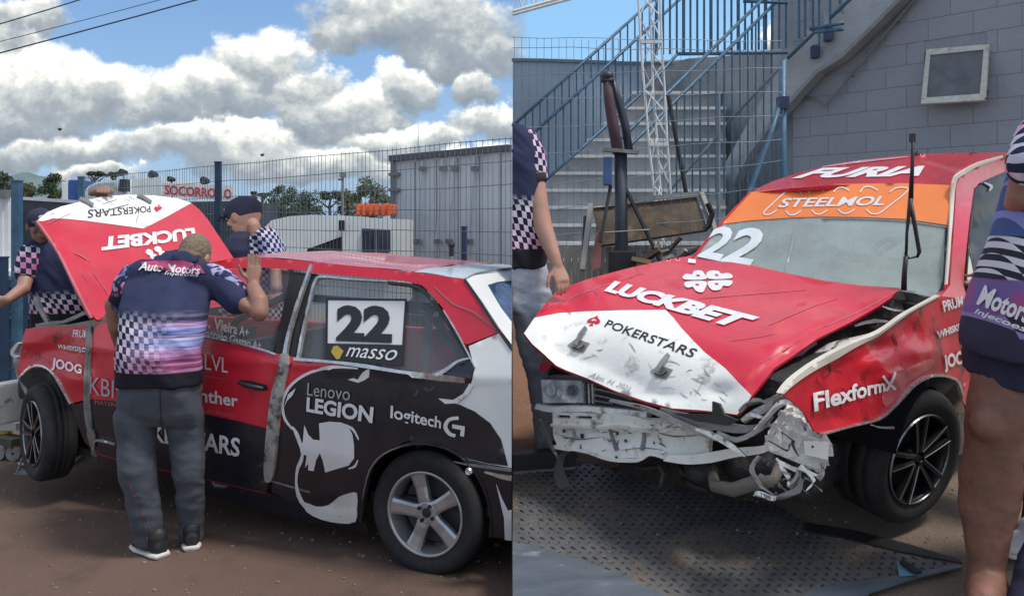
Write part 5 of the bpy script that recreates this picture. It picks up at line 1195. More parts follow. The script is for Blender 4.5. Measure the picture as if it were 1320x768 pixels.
for q, dx, dy in (([(910, 361), (884, 361.5), (880, 358), (885, 354), (892, 355), (895, 350.5), (904, 350), (908, 354)], 900, 356.5), ([(914, 360.5), (911, 353), (917, 350), (926, 350.5), (930, 354), (938, 353), (944, 356), (941, 360)], 924, 356),
    ([(910, 364), (886, 364), (882, 368), (886, 372), (893, 371), (897, 376), (905, 378), (909, 373)], 899, 368.5), ([(914, 363.5), (941, 362.5), (944, 366), (939, 370), (932, 369.5), (929, 374), (920, 375.5), (914, 371)], 924, 367.5)):
    o = patch('clover_leaf', catmull(q, True, 3), HB, INK, bon2, 5, off=.006, thick=.002)
    px_line('clover_dot', [(dx-2, dy), (dx+2, dy+.4)], 1.8, HB, INKR, o, off=.009, thick=.001)
px_line('badge', [(887, 337), (897, 338)], 5, HB, INK, bon2, off=.006, thick=.002)
for cx, cy, k in ((745, 443, 0), (852, 477, 1)):
    patch('latch_plate', [(cx-13, cy+2), (cx-2, cy-6), (cx+16, cy), (cx+8, cy+12), (cx-6, cy+10)], HB, mat('latch_steel', (.32, .32, .3), .4, .7, var=.3, vscale=30), bon2, 6, off=.006, thick=.005)
    px_line('latch_pin', [(cx-2, cy+4), (cx+4, cy-6), (cx+12, cy-16)], [5, 5, 4], HB, STEEL, bon2, off=.03, thick=.014)
    px_line('latch_wire', [(cx-6, cy+6), (cx+2, cy+9), (cx+10, cy+4)], 1.5, HB, DARK, bon2, off=.02, thick=.006)
rs = random.Random(11)
for k in range(30):
    x = rs.gauss(850, 75); y = 455+(x-760)*.33+rs.gauss(0, 16)
    if not inpoly(np.array([[x, y]]), [(695, 440), (860, 415), (950, 510), (930, 525), (860, 520), (760, 482)])[0]: continue
    L2 = rs.uniform(3, 22); a_ = rs.gauss(.35, .5); q = [(x-L2/2*math.cos(a_), y-L2/2*math.sin(a_)), (x, y+rs.uniform(-1.5, 1.5)), (x+L2/2*math.cos(a_), y+L2/2*math.sin(a_))]
    if inpoly(np.array(q), hood).all(): px_line('scratch', q, [.3, rs.uniform(.6, 1.8), .3], HB, mat('scratch_grey', (.40, .40, .39), .6, var=.3), bon2, off=.0055, thick=.0008, step=6)
lettering('Alm. H. 2021', [(762, 479), (815, 499), (812, 505), (758, 486)], HB, INKG, bon2, off=.006, shear=.4, step=0)
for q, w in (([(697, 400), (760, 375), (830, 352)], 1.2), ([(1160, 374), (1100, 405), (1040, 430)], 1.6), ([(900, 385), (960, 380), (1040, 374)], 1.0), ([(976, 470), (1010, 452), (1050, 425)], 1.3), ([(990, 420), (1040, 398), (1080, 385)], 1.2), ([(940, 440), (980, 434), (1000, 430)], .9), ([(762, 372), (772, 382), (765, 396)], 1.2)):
    px_line('crease_sheen_line', q, [.3, w, .3], HB, INKP, bon2, off=.002, thick=.001)  # pink strokes paint the light caught along the bonnet creases
# --- windscreen, banner, roof
WS = Surf([(893, 334, 4.79), (1060, 358, 4.28), (1205, 382, 3.97), (966, 249, 5.10), (1100, 240, 4.72), (1226, 240, 4.42), (1090, 300, 4.45)])
patch('windscreen', [(925, 292), (966, 250), (1017, 243), (1080, 239), (1166, 238), (1226, 240), (1223, 290), (1218, 365), (1207, 384), (1160, 374), (1063, 364), (974, 346), (893, 332)], WS, WGLASS, car2, 12, thick=.005)
ban = patch('orange_banner', [(927, 290), (945, 270), (966, 249), (1017, 242.5), (1080, 238), (1166, 237), (1226, 239.5), (1224, 265), (1222, 291), (1195, 287), (1166, 283), (1109, 280.5), (1060, 280), (1023, 281), (966, 285)], WS, ORANGE, car2, 10, off=.004, thick=.002)
lettering('STEELMOL', [(1008, 257), (1144, 254), (1139, 266), (1003, 269)], WS, INK, ban, off=.008, bold=.02, shear=.15, step=10)
for k in range(0):
    x0 = 1008+k*33.5
    px_line('logo_arc', [(x0-4, 262-k*.4), (x0+4, 250-k*.6), (x0+13, 246.5-k*.5), (x0+21, 249-k*.4)], 2.4, WS, INK, ban, off=.008, thick=.001)
    px_line('logo_arc', [(x0+2, 272-k*.2), (x0+8, 276-k*.3), (x0+15, 275-k*.3), (x0+20, 270-k*.3)], 2.4, WS, INK, ban, off=.008, thick=.001)
for q in ([(1043, 250), (1048, 245), (1055, 244), (1063, 248)], [(1075, 249), (1080, 244), (1087, 243), (1095, 247)], [(1109, 249), (1114, 243), (1122, 242), (1132, 247)], [(1014, 273), (1018, 278), (1025, 278), (1033, 273)], [(1047, 272), (1052, 277), (1059, 277), (1067, 272)], [(1081, 271), (1086, 276), (1094, 276), (1102, 271)]):
    px_line('logo_arc', q, 1.5, WS, INK, ban, off=.008, thick=.001)
px_line('logo_arc', [(1002, 272), (994, 277), (987, 278), (985, 275), (994, 266), (1006, 255), (1016, 247), (1026, 246), (1034, 250)], 1.5, WS, INK, ban, off=.008, thick=.001)
px_line('logo_arc', [(1147, 249), (1155, 244), (1166, 243), (1171, 246), (1162, 255), (1146, 267), (1134, 276), (1124, 277), (1117, 271)], 1.5, WS, INK, ban, off=.008, thick=.001)
lettering('22', [(922, 293), (996, 296), (966, 346), (899, 332)], WS, mat('pale_number', (.66, .72, .76), .5), car2, off=.008, bold=.03, step=14)
px_line('glass_seal', [(1060, 283), (1100, 283), (1166, 286), (1222, 294)], 1.5, WS, GREYM, car2, off=.006, thick=.002)
px_line('screen_edge', [(1220, 292), (1217, 362), (1206, 384)], [3, 4, 3], WS, BLACK, car2, off=.004, thick=.004)
px_line('screen_edge', [(893, 333), (930, 289), (967, 249)], [2.5, 2.5, 2], WS, INKR, car2, off=.006, thick=.01)
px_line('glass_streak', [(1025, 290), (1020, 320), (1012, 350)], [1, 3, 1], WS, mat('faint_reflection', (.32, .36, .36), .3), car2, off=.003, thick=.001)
RF = Surf([(966, 249, 5.10), (1100, 238, 4.74), (1226, 240, 4.42), (1052, 217, 5.9), (1109, 207, 6.1), (1166, 200, 6.15), (1240, 197, 6.0), (1312, 197, 5.3), (1290, 203, 5.1), (1241, 222, 4.66)])
rf = patch('roof', [(966, 249), (980, 241), (995, 234), (1020, 226), (1052, 217), (1080, 211.5), (1109, 207), (1140, 203), (1166, 200), (1200, 198), (1240, 197), (1280, 196.5), (1312, 197), (1294, 202), (1275, 207), (1256, 215), (1241, 223), (1232, 231), (1227, 240), (1166, 238), (1080, 238.5), (1017, 243)], RF, RED, car2, 6, thick=.02)
lettering('FURIA', [(1052, 217.5), (1203, 214.5), (1184, 228), (1020, 231)], RF, INK, rf, off=.005, bold=.05, shear=.2, step=8)
px_line('roof_checks', [(1060, 216), (1110, 209), (1170, 203)], [1, 3, 1], RF, mat('pale_pink_vinyl', (.5, .25, .3), .5), rf, off=.005, thick=.001)
b = MB(); p = RF.at(1182, 200); b.ball(p, .02, .02, .025); b.rod(p, p+UR*.03, .006); b.build('roof_pin', BLACK, car2)
# --- A pillar, roof rail and door frame
PS = Surf([RC(-.5, -.10, .95), RC(-1.08, -.24, 1.28), RC(-1.9, -.26, 1.34), RC(-.9, -.08, .95), (1250, 300, 4.25), (1218, 367, 3.96), (1233, 236, 4.42), (1314, 199, 5.25)], True)
patch('a_pillar', [(1225, 367), (1230, 289), (1233, 240), (1237, 230), (1247, 219), (1262, 211), (1287, 203), (1316, 198), (1330, 198), (1330, 212), (1316, 214), (1296, 221), (1275, 230), (1262, 236), (1256, 244), (1250, 283), (1245, 330), (1242, 367), (1247, 386), (1232, 395), (1212, 384)], PS, RED, car2, 7, thick=.04)
px_line('pillar_trim', [(1219, 367), (1225, 289), (1229, 236), (1240, 223), (1262, 211), (1292, 202)], [2, 3.5, 4.5, 5, 4, 2.5], PS, mat('cream_trim', (.62, .58, .50), .5), car2, off=.006, thick=.008)
px_line('door_seal', [(1258, 242), (1252, 284), (1247, 330), (1244, 368)], [3, 3, 2, 2], PS, BLACK, car2, off=.004)
GS_ = Surf([RC(-.6, -.12, .95), RC(-1.2, -.26, 1.26), RC(-1.7, -.26, 1.3), RC(-1.5, -.1, .95)], False)
patch('side_glass', [(1260, 240), (1275, 231), (1316, 215), (1330, 215), (1330, 372), (1290, 372), (1248, 384), (1245, 366), (1250, 310)], GS_, glass('side_glass', (.34, .35, .37), .28, .06, (.12, .125, .13)), car2, 14, thick=.004)
patch('torn_lining', catmull([(1246, 330), (1250, 345), (1253, 362), (1256, 378), (1252, 384), (1246, 370), (1243, 350)], True, 2), GS_, mat('cream_trim', (0, 0, 0)), car2, 5, off=.012, thick=.004)
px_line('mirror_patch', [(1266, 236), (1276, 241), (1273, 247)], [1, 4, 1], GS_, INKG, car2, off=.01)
# --- front fender and door side
FS = Surf([RC(0, .02, .55), RC(.75, .0, .5), RC(-1.0, .02, .8), RC(-.5, .02, .35), RC(.5, -.03, .78), RC(-.5, -.06, .95), RC(-1.6, .02, .5)], True,
    dents([(1130, 445, 26, 14, .06), (1165, 425, 16, 18, .05), (1190, 455, 22, 10, -.04), (1090, 480, 24, 16, .03), (1060, 520, 16, 14, -.02), (1120, 470, 14, 12, -.03), (1150, 485, 12, 20, -.03), (1215, 430, 12, 26, .02), (1075, 540, 20, 8, .02)],
    [(1060, 480, 1140, 450, 6, .025), (1110, 440, 1160, 500, 6, -.025), (1130, 490, 1210, 465, 6, -.03), (1050, 500, 1080, 540, 5, .02), (1180, 420, 1200, 480, 6, .02), (1090, 470, 1120, 520, 6, -.015)]))
fend = patch('front_fender', [(1218, 382), (1232, 384), (1247, 386), (1250, 400), (1249, 430), (1249, 483), (1239, 512), (1236, 500), (1231, 492), (1222, 487), (1206, 485), (1189, 489), (1172, 500), (1160, 512), (1148, 525), (1132, 538), (1116, 543), (1103, 546), (1080, 552), (1057, 558), (1050, 556), (1044, 545), (1037, 532), (1022, 518), (1006, 507), (1020, 492), (1045, 474), (1075, 457), (1104, 442), (1132, 429), (1150, 416), (1169, 403), (1190, 392), (1209, 382)], FS, REDD, car2, 5, thick=.006)
px_line('fender_lip', [(1006, 507), (1020, 492), (1045, 474), (1075, 457), (1104, 442), (1132, 429), (1169, 403), (1209, 381)], [2, 6, 8, 9, 6, 3, 2, 2], FS, mat('cream_trim', (0, 0, 0)), car2, off=.008, thick=.02, step=5)
px_line('arch_lip', [(1057, 559), (1103, 547), (1132, 539), (1155, 519), (1172, 500), (1189, 488), (1206, 483.5), (1223, 486), (1233, 493), (1239, 512)], [2, 2, 2, 1.5, 2.5, 3, 3.5, 3, 3, 2], FS, CHROME, car2, off=.012, thick=.014, step=5)
px_line('torn_lip', [(1110, 546), (1122, 549), (1139, 549)], [1, 2, 3], FS, CHROME, car2, off=.04, thick=.006)
patch('pale_dent', catmull([(1140, 494), (1160, 480), (1180, 470), (1200, 462), (1205, 470), (1190, 480), (1172, 492), (1158, 508), (1142, 524), (1136, 512)], True, 2), FS, mat('pink_patch', (.62, .12, .13), .35, coat=.3, var=.1), fend, 5, off=.002, thick=.001)  # lighter pink patch laid over the dent
lettering('Flexform', [(1045, 506), (1138, 486), (1139, 504), (1047, 530)], FS, INK, fend, off=.008, bold=.03, step=8)
px_line('letter_mark', [(1137, 486), (1152, 501)], 3.5, FS, INK, fend, off=.008, thick=.001); px_line('letter_mark', [(1152, 481), (1140, 503)], 3, FS, INK, fend, off=.009, thick=.001)
lettering('PRUM', [(1212, 388), (1238, 381), (1240, 394), (1215, 402)], FS, INK, fend, off=.008, bold=.03, step=0)
lettering('WHISKERJOY', [(1205, 427), (1249, 411), (1249, 421), (1207, 440)], FS, INK, fend, off=.008, bold=.04, step=0)
lettering('JOOG', [(1213, 458), (1249, 448), (1249, 470), (1216, 480)], FS, INK, fend, off=.008, bold=.04, step=0)
for q in ([(1065, 462), (1070, 478), (1062, 486)], [(1068, 477), (1086, 478)], [(1078, 505), (1084, 528)], [(1052, 490), (1062, 502)], [(1090, 520), (1096, 500), (1120, 498)], [(1084, 500), (1100, 512)], [(1150, 430), (1156, 446)]):
    px_line('scratch', q, [.6, 1.8, .6], FS, mat('black_scuff', (.05, .02, .02), .6), fend, off=.004, thick=.001)
# door
patch('front_door', [(1252, 388), (1270, 382), (1330, 372), (1330, 470), (1300, 510), (1262, 540), (1246, 530), (1241, 512), (1251, 484), (1252, 430)], FS, RED, car2, 9, off=-.004)
patch('sill', [(1244, 532), (1262, 542), (1330, 500), (1330, 540), (1262, 580), (1240, 590)], FS, BLACKW, car2, 9, off=-.03)
# --- gap between bonnet and fender: dark well with bright bits
EG = Surf([(1160, 378, 4.02), (1000, 500, 3.50), (1060, 470, 3.72), (1120, 430, 3.9), (960, 540, 3.5), (1210, 385, 4.05)], False)
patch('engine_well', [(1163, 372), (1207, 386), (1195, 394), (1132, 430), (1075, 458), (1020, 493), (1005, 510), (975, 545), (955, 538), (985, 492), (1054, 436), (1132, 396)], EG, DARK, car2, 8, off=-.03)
for nm, q, w, m_ in (('wiper_cowl', [(1135, 395), (1150, 400), (1172, 402)], [1, 3, 1], CHROME), ('cable', [(1100, 420), (1125, 414), (1150, 416)], [3, 5, 2], STEEL), ('cowl_strip', [(1160, 375), (1185, 379), (1206, 384)], 2.5, GREYM),
    ('inner_wing', [(1040, 466), (1068, 447), (1100, 438), (1125, 430)], [6, 9, 7, 3], WBARE), ('bracket', [(1022, 462), (1035, 448), (1050, 440)], [10, 12, 8], mat('dull_silver', (.42, .45, .47), .35, .6, var=.2)), ('hose', [(1012, 490), (1030, 478), (1060, 468)], [3, 4, 3], GREYM), ('strap', [(1000, 500), (1018, 488), (1010, 478)], [2, 4, 2], STEEL), ('cable', [(1070, 452), (1080, 440), (1092, 436)], 4, BLACK)):
    px_line(nm, q, w, EG, m_, car2, off=.01, thick=.015, step=4)
# --- engine, floor and shadow-casting body below
b = MB(); b.box(RC(.28, -.78, .56), .30, .48, .20, axR, bev=.05); b.box(RC(.35, -.5, .34), .2, .25, .1, axR, bev=.04); b.build('engine_block', DARK, car2)
b = MB(); b.box(RC(-1.4, -.8, .27), 1.2, .62, .02, axR); b.box(RC(-.48, -.8, .58), .03, .66, .30, axR); b.box(RC(-1.7, -.8, .7), .03, .6, .1, axR); b.build('floor_pan', BLACK, car2)
b = MB(); b.box(RC(-1.4, -1.3, .5), .6, .02, .2, axR, bev=.01); b.build('far_flank', BLACK, car2)
b = MB(); b.bar(RC(-1.75, -1.4, .92), RC(-1.8, -1.24, 1.22), .07, .05, FR); b.build('far_pillar', RED, car2)
b = MB(); b.box(RC(-.72, -.8, .86), .22, .62, .06, axR, bev=.04); b.build('dashboard', SEATM, car2)
for q in ([(-1.0, -.3, .5), (-1.1, -.36, 1.2), (-1.1, -.8, 1.24), (-1.1, -1.24, 1.2), (-1.0, -1.3, .5)], [(-1.1, -.36, 1.2), (-2.0, -.36, 1.25)], [(-1.9, -.3, .5), (-2.0, -.36, 1.25), (-2.0, -1.24, 1.25), (-1.9, -1.3, .5)], [(-2.0, -.4, 1.2), (-1.9, -1.2, .5)]):
    b = MB(); b.tube([RC(*p) for p in q], .021, 10); b.build('roll_cage', mat('light_cage', (.36, .38, .38), .5), car2, smooth=True)
b = MB(); b.loft([(RC(-1.5, -.45, .35), FR*.22, LR*.22), (RC(-1.62, -.45, .6), FR*.09, LR*.24), (RC(-1.7, -.45, .95), FR*.07, LR*.21), (RC(-1.74, -.45, 1.12), FR*.05, LR*.12)]); b.build('race_seat', SEATM, car2, smooth=True)
b = MB(); b.lathe(RC(-1.0, -.45, .93), FR*-1+UR*.4, UR, [(.15, 0), (.165, .015), (.18, 0), (.165, -.015)], 24, True); b.build('steering_wheel', BLACK, car2)
b = MB(); b.box(RC(-1.3, -1.1, .9), .10, .16, .12, axR, bev=.05); b.build('helmet_bag', mat('pale_bag', (.4, .42, .42), .7), car2)
# near wheel, far wheel
nR = (LR*.955+FR*.30).normalized()
wheel(car2, RC(0, -.005, .30)+V((0, 0, .035)), nR, UR, .298, .25, .198, 'black', spin=.12)
nR2 = -nR
b = MB(); b.lathe(RC(.02, -1.40, .29), nR2, UR, [(.17, 0), (.24, .01), (.285, -.01), (.292, -.04), (.292, -.17), (.28, -.2), (.17, -.2)], 40, True); b.build('far_tyre', RUBBER, car2, smooth=True)
b = MB(); b.lathe(RC(-2.47, -1.5, .29), nR2, UR, [(.17, 0), (.285, 0), (.29, -.03), (.29, -.17), (.17, -.2)], 32, True); b.build('rear_tyre', RUBBER, car2); b = MB(); b.lathe(RC(-2.47, -.12, .29), nR2, UR, [(.17, 0), (.285, 0), (.29, -.03), (.29, -.17), (.17, -.2)], 32, True); b.build('rear_tyre', RUBBER, car2)
b = MB()
pr = [RC(math.cos(math.pi*k/16)*.345, -.0, .30+math.sin(math.pi*k/16)*.345) for k in range(17)]
pr = [RC(math.cos(math.pi*(.16+.74*k/16))*.345, 0, .30+math.sin(math.pi*(.16+.74*k/16))*.345) for k in range(17)]
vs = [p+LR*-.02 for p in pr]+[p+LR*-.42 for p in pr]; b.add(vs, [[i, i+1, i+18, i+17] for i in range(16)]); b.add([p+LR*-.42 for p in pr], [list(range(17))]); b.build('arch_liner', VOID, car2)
# --- nose: headlight, slam panel, bumper beam
NS = Surf([(697, 487, 4.02), (697, 580, 4.02), (910, 560, 3.52), (910, 590, 3.52), (1065, 600, 3.16), (1065, 540, 3.2), (800, 530, 3.74)], False)
NSB = Surf([(697, 487, 4.16), (697, 580, 4.16), (910, 560, 3.66), (910, 590, 3.66), (1065, 600, 3.30), (1065, 540, 3.3)], False)
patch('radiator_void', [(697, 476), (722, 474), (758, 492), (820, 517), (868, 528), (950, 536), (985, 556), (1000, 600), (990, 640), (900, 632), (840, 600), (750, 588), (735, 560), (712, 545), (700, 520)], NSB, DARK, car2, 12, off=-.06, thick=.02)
hl = patch('headlight_housing', [(694, 487), (753, 489), (757, 500), (752, 522), (698, 521), (695, 505)], NS, mat('housing_silver', (.30, .30, .31), .4, .5), car2, 8, off=-.085, thick=.06, smooth=False)
patch('reflector', [(697, 489), (750, 491), (752, 519), (700, 519)], Surf([(697, 487, 4.02), (697, 580, 4.02), (910, 560, 3.52), (910, 590, 3.52), (1065, 600, 3.16)], False, dents([(712, 503, 8, 14, .05), (738, 503, 8, 12, .05), (726, 512, 5, 5, -.03), (705, 495, 5, 5, -.02)])), LENS, hl, 4, off=.0)
for k in range(3):
    b = MB(); c_ = NS.at(709+k*14, 503+(k % 2)*3); b.lathe(c_, NS.nrm([(720, 500)])[0], (0, 0, 1), [(.001, -.02), (.014, -.012), (.02, .0), (.023, .004), (.026, -.01)], 16); b.build('lamp_cup', [LENS, GREYM][k == 2], hl, smooth=True)
patch('headlight_glass', [(695, 486.5), (754, 488.5), (757, 500), (752, 523), (698, 522), (694, 505)], NS, glass('lamp_glass', (.96, .97, .98), .08, .04), hl, 12, off=.012, thick=.003)
for x in (752, 759, 764): px_line('lamp_fin', [(x, 494), (x+1, 520)], 2, NS, CHROME, hl, off=.004, thick=.03)
patch('red_lamp_chip', [(695, 470), (702, 466), (710, 470), (706, 478), (697, 479)], NS, INKR, car2, 5, off=.0, thick=.02)
patch('grille_panel', [(757, 492), (800, 512), (850, 531), (840, 534), (800, 527), (765, 522), (758, 508)], NS, BLACK, car2, 8, off=-.02, thick=.02)
for q in ([(762, 500), (792, 507), (815, 516)], [(762, 508), (790, 514), (812, 519)], [(764, 516), (790, 520)]): px_line('grille_bar', q, [2, 1.6, 1], NS, GREYM, car2, off=.0, thick=.01)
px_line('slam_panel', [(692, 523), (710, 527), (740, 526), (765, 527), (800, 531), (835, 534)], [6, 7, 8, 7, 9, 8], NS, WBARE, car2, off=.012, thick=.05, step=5)
BM = Surf([(697, 487, 3.98), (697, 580, 3.98), (910, 560, 3.48), (910, 590, 3.48), (1065, 600, 3.12), (1065, 540, 3.14)], False, dents([(730, 556, 14, 10, .02), (800, 560, 30, 12, .035), (875, 565, 30, 14, .02), (860, 540, 20, 5, -.03), (700, 560, 6, 20, -.02)], [(720, 565, 780, 552, 5, .012), (820, 548, 860, 580, 5, .015), (868, 552, 905, 585, 6, -.014), (740, 580, 800, 560, 5, .008), (900, 550, 880, 590, 4, .01)]))
bm_ = patch('bumper_beam', [(712, 532), (740, 532), (770, 534), (800, 533), (822, 538), (845, 545), (880, 548), (912, 550), (914, 556), (914, 582), (912, 590), (880, 590), (862, 586), (846, 583), (832, 590), (800, 590), (768, 588), (757, 579), (735, 578), (718, 574), (713, 560)], BM, WBARE, car2, 5, holes=[[(717, 534.5), (735, 535.5), (735, 539.5), (717, 539)], [(742, 535.5), (763, 536.5), (763, 540), (742, 539.5)]], off=.0, thick=.03)
px_line('beam_flange', [(713, 546), (740, 547), (775, 548), (800, 546), (826, 550), (850, 553), (880, 549)], [3, 3, 3, 4, 5, 4, 3], BM, WBARE, bm_, off=.022, thick=.03, step=5)
px_line('beam_flange', [(716, 575), (740, 579), (762, 582), (790, 591), (825, 592), (840, 584), (866, 590), (910, 592)], [4, 3, 4, 4, 4, 4, 4, 4], BM, WBARE, bm_, off=.02, thick=.03, step=5)
for x0, x1, x2 in ((786, 790, 796), (829, 831, 828)): px_line('beam_rib', [(x0, 550), (x1, 564), (x2, 580)], [2, 4, 5], BM, GREYM, bm_, off=.008, thick=.012)
for x, y, r_ in ((728, 554, 2), (741, 548, 1.6), (752, 562, 2.4), (797, 557, 1.8), (808, 569, 1.8), (796, 589, 2), (708, 545, 1)): px_line('bolt_hole', [(x, y-r_), (x+.5, y+r_)], r_*1.6, BM, BLACK, bm_, off=.012, thick=.002)
# torn black-grey strips across the nose
SB = Surf([(780, 500, 3.66), (900, 540, 3.42), (1000, 560, 3.22), (1000, 520, 3.3), (850, 580, 3.5), (1060, 540, 3.08)], False)
px_line('torn_strip', [(790, 516), (835, 526), (880, 545), (915, 560), (945, 567), (960, 566)], [3, 6, 8, 9, 7, 3], SB, STEEL, car2, off=.03, thick=.02, step=5)
px_line('torn_strip', [(850, 530), (890, 540), (925, 548), (958, 553), (990, 547)], [10, 12, 14, 10, 5], SB, GREYM, car2, off=.0, thick=.03, step=5)
px_line('torn_strip', [(905, 552), (930, 562), (950, 574), (968, 587)], [3, 7, 7, 2], SB, CHROME, car2, off=.06, thick=.012, step=5)
px_line('torn_strip', [(930, 556), (955, 566), (985, 552), (1000, 536)], [3, 6, 6, 3], SB, STEEL, car2, off=.045, thick=.015, step=5)
patch('black_grille_piece', [(922, 517), (931, 520), (937, 534), (955, 541), (940, 548), (900, 542), (870, 532), (922, 534)], SB, BLACK, car2, 6, off=.03, thick=.02)
px_line('beam_end', [(850, 590), (880, 593), (910, 590), (940, 584), (975, 580), (995, 572)], [9, 12, 14, 12, 10, 6], SB, WBARE, car2, off=-.04, thick=.03, step=5)
# crushed corner: bright folded metal
CB = Surf([(985, 545, 3.22), (1070, 570, 3.02), (1030, 620, 3.1), (985, 600, 3.22), (1020, 520, 3.2)], False, lambda x, y: .016*np.abs(np.sin(x*.13+y*.09))+.014*np.abs(np.sin(y*.17-x*.08))+.004*np.sin(x*.9+y*1.7)*np.cos(y*.8))
patch('crushed_corner', [(990, 556), (998, 544), (1010, 528), (1022, 524), (1036, 534), (1042, 548), (1052, 560), (1068, 566), (1070, 576), (1064, 604), (1050, 603), (1030, 597), (1008, 588), (992, 582), (988, 570)], CB, CRUSH, car2, 4.5, thick=.02, smooth=False)
patch('rail_end_plate', [(1036, 568), (1069, 569), (1067, 592), (1038, 586)], Surf([(1036, 568, 3.02), (1069, 569, 2.98), (1067, 592, 2.98), (1038, 586, 3.0)], False), WBARE, car2, 8, thick=.012)
px_line('bolt_hole', [(1047, 574), (1048, 577)], 3, Surf([(1036, 568, 3.0), (1069, 569, 2.96), (1067, 592, 2.96), (1038, 586, 2.98)], False), BLACK, car2, thick=.004)
CW = Surf([(985, 545, 3.16), (1070, 570, 3.0), (1030, 620, 3.04), (960, 520, 3.26), (1020, 510, 3.2)], False, lambda x, y: .008*np.sin(x*.2+y*.15))
rs = random.Random(5)
for q, w, m_ in (([(960, 545), (980, 530), (1002, 514), (1020, 512), (1034, 524), (1043, 548)], [4, 6, 7, 6, 6, 4], STEEL), ([(975, 556), (990, 540), (1006, 524), (1022, 520), (1040, 538), (1050, 556)], [3, 4, 4, 5, 4, 2], CHROME), ([(985, 520), (1005, 508), (1025, 510), (1040, 526)], [2, 5, 4, 2], GREYM),
    ([(952, 530), (965, 520), (985, 518)], [3, 8, 3], GREYM), ([(966, 538), (976, 536), (990, 538)], [2, 4, 2], CHROME), ([(1000, 590), (1012, 600), (1034, 606), (1056, 612)], [3, 5, 5, 2], WBARE), ([(1010, 598), (1014, 612), (1022, 628)], [3, 5, 3], CHROME), ([(1030, 600), (1032, 616), (1020, 630)], [2, 4, 3], STEEL),
    ([(1058, 596), (1062, 610), (1058, 620)], [4, 5, 2], STEEL), ([(985, 640), (1010, 642), (1028, 632), (1036, 618)], [5, 4, 4, 2], GREYM), ([(972, 636), (990, 640), (1004, 640)], [6, 6, 3], WBARE), ([(996, 560), (1004, 552), (1016, 548)], [1, 3, 1], CHROME), ([(1044, 552), (1050, 560), (1058, 562)], [3, 6, 3], STEEL), ([(1024, 540), (1034, 545), (1040, 556)], [2, 5, 2], STEEL)):
    px_line('folded_metal', q, w, CW, m_, car2, off=.02, thick=.016, step=4)
for k in range(26):
    x, y = rs.uniform(985, 1050), rs.uniform(598, 634); a_ = rs.uniform(0, 3.1); l_ = rs.uniform(3, 9)
    px_line('debris_chip', [(x, y), (x+l_*math.cos(a_)*.5+1, y+l_*math.sin(a_)*.5), (x+l_*math.cos(a_), y+l_*math.sin(a_))], [1, rs.uniform(1, 3.5), .6], CW, rs.choice([STEEL, GREYM, GREYM, DARK, DARK]), car2, off=-.03, thick=.012, step=6)
b = MB(); b.tube([W(918, 612, 3.45), W(922, 626, 3.4), W(945, 631, 3.32), W(970, 623, 3.28), W(998, 619, 3.25), W(1005, 600, 3.3)], [.022, .026, .028, .028, .024, .02], 12); b.build('radiator_hose', mat('dusty_hose', (.13, .12, .11), .7, var=.3, vscale=14), car2, smooth=True)
b = MB(); b.ball(W(905, 608, 3.5), .07, .07, .05, seg=14); b.ball(W(960, 600, 3.5), .09, .08, .07, seg=14); b.tube([W(940, 600, 3.55), W(1000, 596, 3.4)], .05, 10); b.build('pulley_housing', DARK, car2, smooth=True)
for q in ([(850, 600, 3.6), (856, 612, 3.55), (850, 628, 3.55)], [(874, 596, 3.6), (880, 610, 3.55), (900, 616, 3.5)], [(880, 618, 3.6), (894, 626, 3.5), (912, 632, 3.5)], [(800, 598, 3.8), (830, 604, 3.7), (860, 600, 3.65)]):
    b = MB(); b.tube([W(*p) for p in q], .012, 8); b.build('cable', DARK, car2, smooth=True)
# hanging rubber strip under the beam
HSf = Surf([(715, 585, 3.98), (740, 590, 3.95), (718, 628, 3.94)], False)
patch('hanging_strip', catmull([(722, 584), (735, 580), (728, 590), (726, 602), (733, 620), (734, 626), (720, 629), (716, 618), (714, 604)], True, 2), HSf, mat('dark_rubber', (.05, .05, .052), .6, var=.4), car2, 5, thick=.012)
# upright wiper arm
t = thing('wiper', WS.at(1165, 372), 'upright wiper arm lifted off the windscreen', 'wiper') if False else None
Yw = 3.96
b = MB(); b.tube([W(1165, 374, Yw), W(1166, 350, Yw), W(1168, 330, Yw)], [.014, .012, .011], 8); b.tube([W(1168, 330, Yw), W(1169, 300, Yw), W(1172, 272, Yw), W(1174, 256, Yw)], [.007, .007, .01, .012], 8); b.tube([W(1174, 256, Yw), W(1176, 215, Yw), W(1177, 176, Yw)], [.012, .009, .008], 8)
b.tube([W(1174, 262, Yw), W(1180, 295, Yw), W(1185, 325, Yw), W(1182, 332, Yw)], [.011, .01, .010, .006], 8); b.tube([W(1166, 326, Yw), W(1172, 333, Yw), W(1181, 331, Yw)], .005, 6)
b.build('wiper_arm', BLACK, car2, smooth=True)
b = MB(); b.box(W(1176, 178, Yw), .012, .008, .02); b.build('wiper_tip', BLACK, car2)

